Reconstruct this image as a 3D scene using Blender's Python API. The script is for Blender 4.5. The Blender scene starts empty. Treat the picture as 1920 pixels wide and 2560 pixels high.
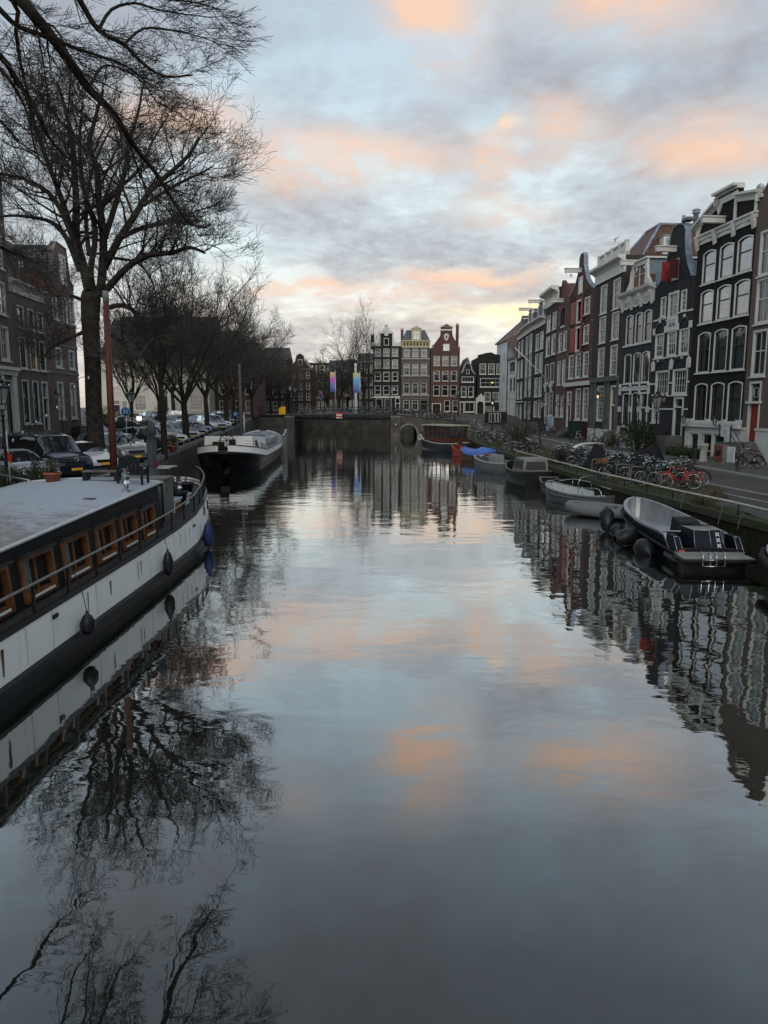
import bpy, math, random
import numpy as np
from mathutils import Vector, Matrix
S = bpy.context.scene
COL = S.collection
R = math.radians
# ---------------- camera ----------------
EYE = 4.4; FPX = 1775.0; PITCH = R(8.4)
cam = bpy.data.cameras.new('camera'); co = bpy.data.objects.new('camera', cam); COL.objects.link(co)
co.location = (0, 0, EYE); co.rotation_euler = (R(90) - PITCH, 0, 0)
cam.sensor_fit = 'VERTICAL'; cam.sensor_height = 36; cam.sensor_width = 27
cam.lens = 36 * FPX / 2560; cam.clip_start = 0.1; cam.clip_end = 4000
S.camera = co
S.view_settings.view_transform = 'Standard'; S.view_settings.look = 'None'
S.view_settings.exposure = 0.2; S.view_settings.gamma = 1.0
def at(x, y, Y):
    """world point at distance Y seen where the photo has pixel x, y (used as a tape measure)"""
    a = (x - 960) / FPX; b = -(y - 1280) / FPX
    ry = math.cos(PITCH) + b * math.sin(PITCH); rz = -math.sin(PITCH) + b * math.cos(PITCH)
    return Vector((a * Y / ry, Y, EYE + rz * Y / ry))
def onz(x, y, z):
    a = (x - 960) / FPX; b = -(y - 1280) / FPX
    ry = math.cos(PITCH) + b * math.sin(PITCH); rz = -math.sin(PITCH) + b * math.cos(PITCH)
    t = (z - EYE) / rz
    return Vector((a * t, ry * t, z))
# ---------------- node helper ----------------
class NT:
    def __init__(s, tree): s.t = tree; s.n = tree.nodes; s.l = tree.links
    def new(s, typ, **kw):
        n = s.n.new(typ)
        for k, v in kw.items():
            if k == 'inp':
                for i, x in v.items():
                    if hasattr(x, 'is_linked') or isinstance(x, bpy.types.NodeSocket): s.l.new(x, n.inputs[i])
                    else: n.inputs[i].default_value = x
            else: setattr(n, k, v)
        return n
    def math(s, op, a, b=0.0, c=0.0, clamp=False):
        n = s.new('ShaderNodeMath', operation=op, use_clamp=clamp, inp={0: a, 1: b, 2: c}); return n.outputs[0]
    def vmath(s, op, a, b=(0, 0, 0)):
        n = s.new('ShaderNodeVectorMath', operation=op, inp={0: a, 1: b}); return n.outputs[0]
    def mix(s, f, a, b, blend='MIX'):
        n = s.new('ShaderNodeMix', data_type='RGBA', blend_type=blend)
        for i, x in ((0, f), (6, a), (7, b)):
            if isinstance(x, bpy.types.NodeSocket): s.l.new(x, n.inputs[i])
            else: n.inputs[i].default_value = (tuple(x) + (1,) if i and len(x) == 3 else x)
        return n.outputs[2]
    def ramp(s, f, stops, interp='LINEAR'):
        n = s.n.new('ShaderNodeValToRGB'); n.color_ramp.interpolation = interp
        e = n.color_ramp.elements
        while len(e) < len(stops): e.new(0.5)
        for i, (p, c) in enumerate(stops):
            e[i].position = p; e[i].color = tuple(c) + (1,) if not isinstance(c, (int, float)) else (c, c, c, 1)
        s.l.new(f, n.inputs[0]); return n.outputs[0]
    def noise(s, vec, scale, detail=4, rough=.55, dist=0.0, dim='3D'):
        n = s.new('ShaderNodeTexNoise', noise_dimensions=dim, inp={'Scale': scale, 'Detail': detail, 'Roughness': rough, 'Distortion': dist})
        if vec is not None: s.l.new(vec, n.inputs['Vector'])
        return n.outputs[0]
# ---------------- world ----------------
SUN_AZ = R(184); SUN_EL = R(30)      # sun lamp moved behind the camera as soft fill; real sun is low ahead
W = bpy.data.worlds.new('World'); S.world = W; W.use_nodes = True
w = NT(W.node_tree); w.n.clear()
tc = w.new('ShaderNodeTexCoord'); d = tc.outputs['Generated']
sky = w.new('ShaderNodeTexSky', sky_type='NISHITA', sun_disc=False, sun_elevation=SUN_EL, sun_rotation=SUN_AZ, altitude=0)
sep = w.new('ShaderNodeSeparateXYZ', inp={0: d}); dx, dy, dz = sep.outputs
zz = w.math('MAXIMUM', dz, 0.0)
den = w.math('ADD', zz, 0.19)
cv = w.new('ShaderNodeCombineXYZ', inp={0: w.math('DIVIDE', dx, den), 1: w.math('DIVIDE', dy, den), 2: 0.37}).outputs[0]
cv2 = w.vmath('ADD', cv, (3.1, 7.7, 1.9))
n1 = w.noise(cv, 1.9, 8, .58, .25)
n2 = w.noise(cv2, 4.4, 7, .6, .3)
n3 = w.noise(w.vmath('ADD', cv, (11.0, 2.0, 4.0)), 1.3, 5, .5, .2)
n4 = w.noise(w.vmath('ADD', cv, (5.0, 9.0, 2.0)), 10.5, 6, .62, .2)
cover = w.ramp(w.math('ADD', w.math('ADD', w.math('MULTIPLY', n1, .52), w.math('MULTIPLY', n2, .32)), w.math('MULTIPLY', n4, .16)), [(.42, 0), (.475, .5), (.54, 1)])
gap_lo = w.ramp(zz, [(0, (.74, .64, .58)), (.09, (.92, .88, .78)), (.20, (.76, .87, .87)), (.38, (.55, .68, .76)), (.6, (.42, .54, .66)), (1, (.40, .50, .62))])
cl_hi = w.ramp(zz, [(0, (.60, .52, .49)), (.08, (.46, .42, .42)), (.22, (.385, .39, .42)), (.42, (.36, .385, .43)), (1, (.33, .36, .41))])
cloudc = w.mix(w.ramp(w.math('ADD', w.math('MULTIPLY', n3, .55), w.math('MULTIPLY', n4, .45)), [(.40, 0), (.60, 1)]), cl_hi, w.mix(.55, cl_hi, gap_lo))
base = w.mix(cover, gap_lo, cloudc)
# clouds lit from below by the sunrise: soft patches at their places in the sky
dyc = w.math('MAXIMUM', dy, .08)
wob = w.math('MULTIPLY', w.math('SUBTRACT', n2, .5), .11); wob2 = w.math('MULTIPLY', w.math('SUBTRACT', n1, .5), .11)
gx = w.math('ADD', w.math('DIVIDE', dx, dyc), wob); gz = w.math('ADD', w.math('DIVIDE', dz, dyc), wob2)
front = w.math('GREATER_THAN', dy, .1)
def patch(px, py, rx, ry, amp):
    v = at(px, py, 1.0); cx = v.x; cz = v.z - EYE
    rx /= 1775; ry /= 1775
    a = w.math('DIVIDE', w.math('SUBTRACT', gx, cx), rx); b = w.math('DIVIDE', w.math('SUBTRACT', gz, cz), ry)
    q = w.math('ADD', w.math('MULTIPLY', a, a), w.math('MULTIPLY', b, b))
    return w.math('MULTIPLY', w.math('POWER', 2.718, w.math('MULTIPLY', q, -1.0)), amp)
def total(ps):
    s = patch(*ps[0])
    for p in ps[1:]: s = w.math('ADD', s, patch(*p))
    return w.math('MULTIPLY', s, front)
peach = total([(880, 400, 230, 58, 1.15), (1385, 305, 90, 60, .85), (1260, 315, 26, 26, .8), (1240, 415, 45, 50, .7), (1350, 400, 90, 40, .45),
               (1105, 70, 95, 100, 1.0), (1560, 15, 190, 70, .9), (1840, 340, 190, 75, .75), (1640, 350, 150, 60, .35),
               (880, 735, 300, 34, .85), (1190, 680, 190, 22, .9), (1290, 545, 90, 26, .45), (380, 300, 150, 60, .7), (550, 330, 80, 60, .5),
               (1080, -60, 110, 120, .9), (1620, -110, 200, 80, .5), (700, -150, 120, 90, .35), (1850, 600, 120, 30, .5), (1250, 520, 120, 30, .3)])
peach = w.math('MULTIPLY', peach, w.ramp(w.math('ADD', w.math('MULTIPLY', n2, .6), w.math('MULTIPLY', n1, .4)), [(.40, .25), (.54, 1.15)]), clamp=True)
gold = total([(1300, 790, 130, 28, .8), (1180, 665, 150, 10, .35), (1380, 800, 120, 40, .5), (1000, 800, 260, 20, .15), (1260, 315, 22, 20, .25)])
col = w.mix(w.math('MULTIPLY', peach, .80), base, (1.00, .62, .40))
col = w.mix(w.math('MULTIPLY', gold, w.ramp(n1, [(.4, .9), (.62, .35)]), clamp=True), col, (1.25, .98, .55))
sc = w.new('ShaderNodeVectorMath', operation='SCALE', inp={0: col}); sc.inputs['Scale'].default_value = 10.0
skymix = w.mix(.93, sky.outputs[0], sc.outputs[0])
lift = w.math('ADD', 1.0, w.math('MULTIPLY', w.math('MAXIMUM', w.math('MULTIPLY', dy, -1.0), 0.0), BACK := 0.9))  # unseen sky behind the camera brightened as added fill light
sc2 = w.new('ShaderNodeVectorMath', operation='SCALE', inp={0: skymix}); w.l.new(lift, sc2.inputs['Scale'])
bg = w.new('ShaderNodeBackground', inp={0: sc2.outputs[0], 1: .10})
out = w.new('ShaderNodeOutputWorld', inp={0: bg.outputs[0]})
# ---------------- sun ----------------
sl = bpy.data.lights.new('sun', 'SUN'); sl.energy = 0.9; sl.angle = R(30); sl.color = (1, .86, .70)
so = bpy.data.objects.new('sun', sl); COL.objects.link(so)
sd = Vector((math.sin(SUN_AZ) * math.cos(SUN_EL), math.cos(SUN_AZ) * math.cos(SUN_EL), math.sin(SUN_EL)))
so.rotation_euler = (-sd).to_track_quat('-Z', 'Y').to_euler(); so.location = (0, 0, 60)
# ---------------- materials ----------------
MATS = {}
def mat(name, col=(.5, .5, .5), rough=.7, metal=0.0, noise=None, bump=0.0, bscale=30, spec=.22, coat=0.0, emit=None, es=1.0):
    """plain procedural material: colour broken up by two noises (noise=(amount, scale))"""
    if name in MATS: return MATS[name]
    m = bpy.data.materials.new(name); m.use_nodes = True; MATS[name] = m
    t = NT(m.node_tree); b = t.n['Principled BSDF']
    b.inputs['Roughness'].default_value = rough; b.inputs['Metallic'].default_value = metal
    b.inputs['Specular IOR Level'].default_value = spec; b.inputs['Coat Weight'].default_value = coat
    tc = t.new('ShaderNodeTexCoord'); o = tc.outputs['Object']
    amt, sc = noise or (.12, 3.0)
    k = t.noise(o, sc, 6, .62)
    k2 = t.noise(o, sc * 7.3, 3, .6)
    f = t.math('ADD', t.math('MULTIPLY', k, .7), t.math('MULTIPLY', k2, .3))
    lo = tuple(max(0, c * (1 - amt * 1.8)) for c in col); hi = tuple(min(1, c * (1 + amt * 1.4)) for c in col)
    c = t.ramp(f, [(.32, lo), (.68, hi)]); t.l.new(c, b.inputs['Base Color'])
    t.l.new(t.math('ADD', rough - .08, t.math('MULTIPLY', k2, .16), clamp=True), b.inputs['Roughness'])
    if bump:
        bn = t.new('ShaderNodeBump', inp={'Strength': bump, 'Distance': .02, 'Height': t.noise(o, bscale, 4, .6)})
        t.l.new(bn.outputs[0], b.inputs['Normal'])
    if emit: b.inputs['Emission Color'].default_value = tuple(emit) + (1,); b.inputs['Emission Strength'].default_value = es
    return m
def brick(name, c1, c2, mortar, soot=.35, sw=1.0, sz=.068, bw=.22):
    if name in MATS: return MATS[name]
    m = bpy.data.materials.new(name); m.use_nodes = True; MATS[name] = m
    t = NT(m.node_tree); b = t.n['Principled BSDF']; b.inputs['Roughness'].default_value = .85; b.inputs['Specular IOR Level'].default_value = .25
    tc = t.new('ShaderNodeTexCoord'); o = tc.outputs['Object']
    sp = t.new('ShaderNodeSeparateXYZ', inp={0: o})
    v = t.new('ShaderNodeCombineXYZ', inp={0: t.math('ADD', sp.outputs[0], sp.outputs[1]), 1: sp.outputs[2], 2: 0.0}).outputs[0]
    br = t.new('ShaderNodeTexBrick', inp={'Vector': v, 'Color1': tuple(c1) + (1,), 'Color2': tuple(c2) + (1,), 'Mortar': tuple(mortar) + (1,), 'Scale': 1.0, 'Mortar Size': .008, 'Brick Width': bw, 'Row Height': sz, 'Bias': 0.0})
    big = t.noise(o, .35, 5, .6, .4); fine = t.noise(o, 5, 5, .65)
    streak = t.noise(t.vmath('MULTIPLY', o, (3.0, 3.0, .25)), 1.0, 5, .6)
    f = t.math('ADD', t.math('ADD', t.math('MULTIPLY', big, .5), t.math('MULTIPLY', fine, .25)), t.math('MULTIPLY', streak, .25))
    k = t.ramp(f, [(.35, 1 - soot), (.65, 1 + soot * .5)])
    c = t.mix(1.0, br.outputs[0], k, 'MULTIPLY'); t.l.new(c, b.inputs['Base Color'])
    bn = t.new('ShaderNodeBump', inp={'Strength': .5, 'Distance': .01, 'Height': t.math('SUBTRACT', t.math('MULTIPLY', fine, .4), br.outputs[1])})
    t.l.new(bn.outputs[0], b.inputs['Normal']); return m
def tiles(name, c1, c2, sx=.22, sz=.26):
    if name in MATS: return MATS[name]
    m = bpy.data.materials.new(name); m.use_nodes = True; MATS[name] = m
    t = NT(m.node_tree); b = t.n['Principled BSDF']; b.inputs['Roughness'].default_value = .6
    tc = t.new('ShaderNodeTexCoord'); o = tc.outputs['Object']; sp = t.new('ShaderNodeSeparateXYZ', inp={0: o})
    u = t.math('FRACT', t.math('DIVIDE', sp.outputs[1], sx)); q = t.math('FRACT', t.math('DIVIDE', sp.outputs[2], sz))
    wv = t.math('SINE', t.math('MULTIPLY', u, 6.283)); h = t.math('ADD', t.math('MULTIPLY', wv, .5), t.math('MULTIPLY', q, -.9))
    n = t.noise(o, 2.2, 6, .7); k = t.math('ADD', t.math('MULTIPLY', n, 1.1), t.math('MULTIPLY', h, .12))
    edge = t.math('GREATER_THAN', q, .84)
    c = t.mix(t.math('MULTIPLY', edge, .6), t.ramp(k, [(.35, c1), (.75, c2)]), tuple(x * .25 for x in c1)); t.l.new(c, b.inputs['Base Color'])
    bn = t.new('ShaderNodeBump', inp={'Strength': .9, 'Distance': .05, 'Height': h}); t.l.new(bn.outputs[0], b.inputs['Normal']); return m
def glassmat(name, tint=(.03, .035, .04), clear=.6, rough=.03, refl=.0):
    if name in MATS: return MATS[name]
    m = bpy.data.materials.new(name); m.use_nodes = True; MATS[name] = m
    t = NT(m.node_tree); t.n.clear()
    fr = t.new('ShaderNodeFresnel', inp={'IOR': 1.6})
    tc = t.new('ShaderNodeTexCoord'); wv = t.noise(tc.outputs['Object'], 1.7, 2, .5)
    bn = t.new('ShaderNodeBump', inp={'Strength': .12, 'Distance': .05, 'Height': wv})
    gl = t.new('ShaderNodeBsdfGlossy', inp={'Color': (.9, .93, .96, 1), 'Roughness': rough, 'Normal': bn.outputs[0]})
    tr = t.new('ShaderNodeBsdfTransparent', inp={'Color': (.75, .8, .8, 1)}); df = t.new('ShaderNodeBsdfDiffuse', inp={'Color': tuple(tint) + (1,)})
    a = t.new('ShaderNodeMixShader', inp={0: clear, 1: df.outputs[0], 2: tr.outputs[0]})
    f = t.math('ADD', fr.outputs[0], refl, clamp=True)
    x = t.new('ShaderNodeMixShader', inp={0: f, 1: a.outputs[0], 2: gl.outputs[0]})
    o = t.new('ShaderNodeOutputMaterial', inp={0: x.outputs[0]}); return m
WHITE = mat('white_paint', (.52, .52, .485), .5, noise=(.10, 1.4), bump=.1)
CREAM = mat('cream_paint', (.60, .57, .46), .5, noise=(.08, 1.3))
STONE = mat('grey_stone', (.17, .165, .155), .85, noise=(.3, 1.2), bump=.4)
DSTONE = mat('dark_stone', (.10, .10, .095), .85, noise=(.3, 1.5), bump=.4)
BLACK = mat('black_paint', (.012, .012, .014), .4)
IRON = mat('black_iron', (.014, .015, .015), .45, noise=(.3, 6))
DARKSASH = mat('dark_sash_paint', (.018, .022, .022), .35)
ROOM = mat('dark_room', (.012, .012, .013), .9)
CURT = mat('curtain_cloth', (.42, .44, .44), .9, noise=(.2, 5))
ZINC = mat('zinc_sheet', (.20, .24, .30), .5, noise=(.25, 2))
GLASS = glassmat('window_glass', clear=.75, refl=.05)
GLASSR = glassmat('window_glass_bright', clear=.5, refl=.30)
REDP = mat('red_shutter_paint', (.23, .035, .028), .5, noise=(.12, 3))
CHROME = mat('polished_metal', (.6, .6, .6), .22, metal=1.0)
ALU = mat('brushed_aluminium', (.50, .52, .54), .38, metal=.85, noise=(.15, 2))
RUBBER = mat('black_rubber', (.015, .015, .016), .7)
WOOD = mat('varnished_wood', (.33, .115, .030), .45, noise=(.25, 4))
OLDWOOD = mat('weathered_wood', (.13, .125, .115), .8, noise=(.3, 4))
LEAF = mat('evergreen_leaf', (.028, .045, .018), .7, noise=(.5, 4))
LEAF2 = mat('dry_leaf', (.06, .062, .032), .8, noise=(.5, 4))
TERRA = mat('terracotta', (.30, .115, .06), .8, noise=(.2, 5))
# ---------------- mesh builder ----------------
class MB:
    def __init__(s): s.v = []; s.f = []; s.m = []; s.mats = []; s.sm = []
    def mi(s, m):
        if m is None: return 0
        if m not in s.mats: s.mats.append(m)
        return s.mats.index(m)
    def face(s, pts, m=None, sm=False):
        i = len(s.v); s.v += [tuple(p) for p in pts]; s.f.append(tuple(range(i, i + len(pts)))); s.m.append(s.mi(m)); s.sm.append(sm)
    def add(s, vs, fs, m=None, sm=False):
        i = len(s.v); s.v += [tuple(p) for p in vs]; k = s.mi(m)
        for f in fs: s.f.append(tuple(j + i for j in f)); s.m.append(k); s.sm.append(sm)
    def box(s, a, b, m=None, M=None):
        x0, y0, z0 = a; x1, y1, z1 = b
        vs = [(x, y, z) for z in (z0, z1) for y in (y0, y1) for x in (x0, x1)]
        if M: vs = [M @ Vector(p) for p in vs]
        s.add(vs, [(0, 2, 3, 1), (4, 5, 7, 6), (0, 1, 5, 4), (2, 6, 7, 3), (0, 4, 6, 2), (1, 3, 7, 5)], m)
    def cbox(s, c, sz, m=None, M=None):
        s.box(tuple(c[i] - sz[i] / 2 for i in range(3)), tuple(c[i] + sz[i] / 2 for i in range(3)), m, M)
    def prism(s, poly, a, b, axis='y', m=None):
        """poly of 2-D points swept along an axis from a to b"""
        def P(p, t): return {'y': (p[0], t, p[1]), 'z': (p[0], p[1], t), 'x': (t, p[0], p[1])}[axis]
        n = len(poly); vs = [P(p, a) for p in poly] + [P(p, b) for p in poly]
        s.add(vs, [tuple(range(n)), tuple(range(2 * n - 1, n - 1, -1))] + [(i, i + n, (i + 1) % n + n, (i + 1) % n) for i in range(n)], m)
    def ring(s, outer, inner, a, b, m=None):
        """frame between two outlines with the same point count, in the x-z plane, from y=a to y=b"""
        n = len(outer)
        vs = [(p[0], t, p[1]) for t in (a, b) for P in (outer, inner) for p in P]
        fs = []
        for i in range(n):
            j = (i + 1) % n
            fs += [(i, j, n + j, n + i), (2 * n + i, 3 * n + i, 3 * n + j, 2 * n + j), (i, 2 * n + i, 2 * n + j, j), (n + i, n + j, 3 * n + j, 3 * n + i)]
        s.add(vs, fs, m)
    def tube(s, pts, r, n=6, m=None, sm=True, caps=True):
        pts = [Vector(p) for p in pts]; k = len(pts)
        if not hasattr(r, '__len__'): r = [r] * k
        vs = []; prev = None
        for i, p in enumerate(pts):
            t = (pts[min(i + 1, k - 1)] - pts[max(i - 1, 0)])
            if t.length < 1e-9: t = Vector((0, 0, 1))
            t.normalize()
            if prev is None: u = t.orthogonal().normalized()
            else:
                u = prev - t * prev.dot(t)
                u = u.normalized() if u.length > 1e-6 else t.orthogonal().normalized()
            prev = u; q = t.cross(u)
            for j in range(n):
                a = 2 * math.pi * j / n
                vs.append(p + (u * math.cos(a) + q * math.sin(a)) * r[i])
        fs = [(i * n + j, i * n + (j + 1) % n, (i + 1) * n + (j + 1) % n, (i + 1) * n + j) for i in range(k - 1) for j in range(n)]
        if caps: fs += [tuple(range(n - 1, -1, -1)), tuple(range((k - 1) * n, k * n))]
        s.add(vs, fs, m, sm)
    def lathe(s, prof, c=(0, 0, 0), n=12, m=None, sm=True, M=None):
        vs = []
        for r, z in prof:
            for j in range(n):
                a = 2 * math.pi * j / n; p = Vector((c[0] + r * math.cos(a), c[1] + r * math.sin(a), c[2] + z)); vs.append(M @ p if M else p)
        k = len(prof)
        fs = [(i * n + j, i * n + (j + 1) % n, (i + 1) * n + (j + 1) % n, (i + 1) * n + j) for i in range(k - 1) for j in range(n)]
        fs += [tuple(range(n - 1, -1, -1)), tuple(range((k - 1) * n, k * n))]
        s.add(vs, fs, m, sm)
    def grid(s, rows, m=None, sm=True, close=False):
        n = len(rows[0]); vs = [p for r in rows for p in r]; k = len(rows)
        fs = [(i * n + j, i * n + (j + 1) % n, (i + 1) * n + (j + 1) % n, (i + 1) * n + j) for i in range(k - 1) for j in range(n if close else n - 1)]
        s.add(vs, fs, m, sm)
    def torus(s, c, Rr, r, ax='y', n=20, k=5, m=None, a0=0, a1=6.2832):
        pts = []
        full = abs(a1 - a0) > 6.28
        for i in range(n + 1):
            a = a0 + (a1 - a0) * i / n
            p = {'y': (math.cos(a), 0, math.sin(a)), 'z': (math.cos(a), math.sin(a), 0), 'x': (0, math.cos(a), math.sin(a))}[ax]
            pts.append(Vector(c) + Vector(p) * Rr)
        s.tube(pts, r, k, m, caps=not full)
    def mesh(s, name, default=None):
        me = bpy.data.meshes.new(name); me.from_pydata(s.v, [], s.f)
        for m in (s.mats or [default or WHITE]): me.materials.append(m)
        me.polygons.foreach_set('material_index', s.m); me.polygons.foreach_set('use_smooth', s.sm)
        me.update(); return me
    def build(s, name, m=None, parent=None, loc=None, **kw):
        if m is not None and not s.mats: s.mats = [m]
        o = bpy.data.objects.new(name, s.mesh(name)); COL.objects.link(o)
        if parent: o.parent = parent
        if loc is not None: o.location = loc
        for k, v in kw.items(): o[k] = v
        return o
def put(name, me, parent=None, loc=(0, 0, 0), rot=None, **kw):
    o = bpy.data.objects.new(name, me); COL.objects.link(o); o.parent = parent; o.location = loc
    if rot: o.rotation_euler = rot
    for k, v in kw.items(): o[k] = v
    return o
def thing(name, label, cat, loc=(0, 0, 0), rz=0.0, group=None):
    o = bpy.data.objects.new(name, None); COL.objects.link(o); o.empty_display_size = .2
    o.location = loc; o.rotation_euler = (0, 0, rz); o['label'] = label; o['category'] = cat
    if group: o['group'] = group
    return o
def tag(o, label, cat, group=None):
    o['label'] = label; o['category'] = cat
    if group: o['group'] = group
    return o
def copy_tree(o, parent=None):
    c = o.copy(); COL.objects.link(c); c.parent = parent
    for ch in [x for x in o.children]: copy_tree(ch, c)
    return c
def lerp(a, b, t): return a + (b - a) * t
def table(t, Y):
    for (y0, z0), (y1, z1) in zip(t, t[1:]):
        if Y <= y1: return z0 + (z1 - z0) * max(0, (Y - y0)) / (y1 - y0)
    return t[-1][1]
GLT = [(0, 1.1), (30, 1.15), (38, 1.3), (57, 1.7), (75, 2.1), (90, 2.6), (105, 3.0), (112, 3.2), (400, 3.2)]
GRT = [(0, 1.05), (80, 1.05), (95, 1.35), (108, 2.2), (116, 2.9), (125, 3.2), (400, 3.2)]
QRT = [(-20, 15.8), (5, 12.9), (20.3, 11.1), (32, 9.8), (50, 9.0), (70, 8.9), (96, 9.0), (107, 9.6), (108, 9.6)]
GL = lambda Y: table(GLT, Y); GR = lambda Y: table(GRT, Y); QR = lambda Y: table(QRT, Y)
QL = lambda Y: -10.04 - .085 * Y
# ---------------- setting ----------------
def paving(name, c1, c2, mortar, bw, rh, moss=0.0, rot=0.0):
    m = bpy.data.materials.new(name); m.use_nodes = True
    t = NT(m.node_tree); b = t.n['Principled BSDF']
    o = t.new('ShaderNodeTexCoord').outputs['Object']
    mp = t.new('ShaderNodeMapping', inp={0: o}); mp.inputs['Rotation'].default_value = (0, 0, rot)
    wob = t.noise(o, .5, 2); 
    br = t.new('ShaderNodeTexBrick', inp={'Vector': mp.outputs[0], 'Color1': tuple(c1) + (1,), 'Color2': tuple(c2) + (1,), 'Mortar': tuple(mortar) + (1,), 'Scale': 1.0, 'Mortar Size': .008, 'Brick Width': bw, 'Row Height': rh})
    k = t.noise(o, .35, 7, .65, .3); k2 = t.noise(o, 3.5, 5, .6)
    c = t.mix(1.0, br.outputs[0], t.ramp(k, [(.35, .72), (.65, 1.25)]), 'MULTIPLY')
    c = t.mix(1.0, c, t.ramp(k2, [(.3, .75), (.7, 1.2)]), 'MULTIPLY')
    if moss:
        f = t.ramp(t.math('ADD', t.math('MULTIPLY', k, .6), t.math('MULTIPLY', k2, .4)), [(.50, 0), (.60, moss)])
        c = t.mix(f, c, (.05, .065, .02))
    t.l.new(c, b.inputs['Base Color'])
    t.l.new(t.ramp(k, [(.4, .45), (.6, .75)]), b.inputs['Roughness'])
    bn = t.new('ShaderNodeBump', inp={'Strength': .5, 'Distance': .012, 'Height': t.math('SUBTRACT', t.math('MULTIPLY', k2, .5), br.outputs[1])})
    t.l.new(bn.outputs[0], b.inputs['Normal']); return m
GROUND = paving('street_clinkers', (.066, .060, .055), (.048, .045, .042), (.022, .022, .018), .20, .10, .35)
ROADM = paving('road_clinkers', (.070, .064, .060), (.050, .046, .044), (.026, .026, .024), .20, .09, 0.0, R(42))
PAVE = paving('pavement_tiles', (.080, .076, .070), (.064, .062, .057), (.026, .03, .02), .30, .30, .3)
def strip(name, xa, xb, zf, ys, m, dz=0.0, nx=2):
    b = MB(); rows = []
    for Y in ys:
        a, c = xa(Y), xb(Y); rows.append([(lerp(a, c, i / (nx - 1)), Y, zf(Y) + dz) for i in range(nx)])
    if xa(ys[0]) < xb(ys[0]): rows = rows[::-1]
    b.grid(rows, m, sm=False)
    # make normals face up
    o = b.build(name)
    o['kind'] = 'structure'; return o
def yr(a, b, n): return [lerp(a, b, i / n) for i in range(n + 1)]
b = MB()
YY = yr(-60, 107, 80)
b.grid([[(QL(Y) - .1, Y, GL(Y)), (QL(Y) - 60, Y, GL(Y)), (-900, Y, GL(Y))] for Y in YY], GROUND, sm=False)
b.grid([[(900, Y, GR(Y)), (QR(Y) + 60, Y, GR(Y)), (QR(Y) + .1, Y, GR(Y))] for Y in YY], GROUND, sm=False)
YY = yr(107, 127, 10)
b.grid([[(-17, Y, GL(Y)), (-60, Y, GL(Y)), (-900, Y, GL(Y))] for Y in YY], GROUND, sm=False)
b.grid([[(900, Y, GR(Y)), (60, Y, GR(Y)), (9.7, Y, GR(Y))] for Y in YY], GROUND, sm=False)
b.face([(-900, 127, 3.2), (-17, 127, 3.2), (-17, 152, 3.2), (-900, 152, 3.2)], GROUND)
b.face([(-8.5, 127, 3.2), (900, 127, 3.2), (900, 152, 3.2), (-8.5, 152, 3.2)], GROUND)
b.face([(-900, 152, 3.2), (900, 152, 3.2), (900, 3000, 3.2), (-900, 3000, 3.2)], GROUND)
g = b.build('ground'); g['kind'] = 'structure'
kx = lambda off: (lambda Y: QR(Y) + off)
strip('road', kx(4.45), kx(8.1), GR, yr(-20, 112, 60), ROADM, .004)
strip('pavement', kx(8.25), kx(20), GR, yr(-20, 112, 60), PAVE, .06)
KERB = mat('kerb_stone', (.30, .29, .27), .8, noise=(.2, 2))
def kerb(name, x0, x1, zf, h, y0=-20, y1=112):
    b = MB()
    for Ya, Yb in zip(yr(y0, y1, 60), yr(y0, y1, 60)[1:]):
        p = [(x0(Ya), Ya), (x1(Ya), Ya), (x1(Yb), Yb), (x0(Yb), Yb)]
        za, zb = zf(Ya), zf(Yb)
        vs = [(p[0][0], p[0][1], za - .1), (p[1][0], p[1][1], za - .1), (p[2][0], p[2][1], zb - .1), (p[3][0], p[3][1], zb - .1)] + \
             [(p[0][0], p[0][1], za + h), (p[1][0], p[1][1], za + h), (p[2][0], p[2][1], zb + h), (p[3][0], p[3][1], zb + h)]
        b.add(vs, [(4, 5, 6, 7), (0, 1, 5, 4), (3, 7, 6, 2), (1, 2, 6, 5), (0, 4, 7, 3)], KERB)
    o = b.build(name); o['kind'] = 'structure'; return o
kerb('kerb', kx(8.10), kx(8.25), GR, .10); kerb('kerb', kx(4.33), kx(4.45), GR, .03); kerb('kerb', kx(3.0), kx(3.1), GR, .012, 8, 34)
lx = lambda off: (lambda Y: QL(Y) - off)
strip('road', lx(6.5), lx(3.2), GL, yr(-20, 104, 60), ROADM, .004)
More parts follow.
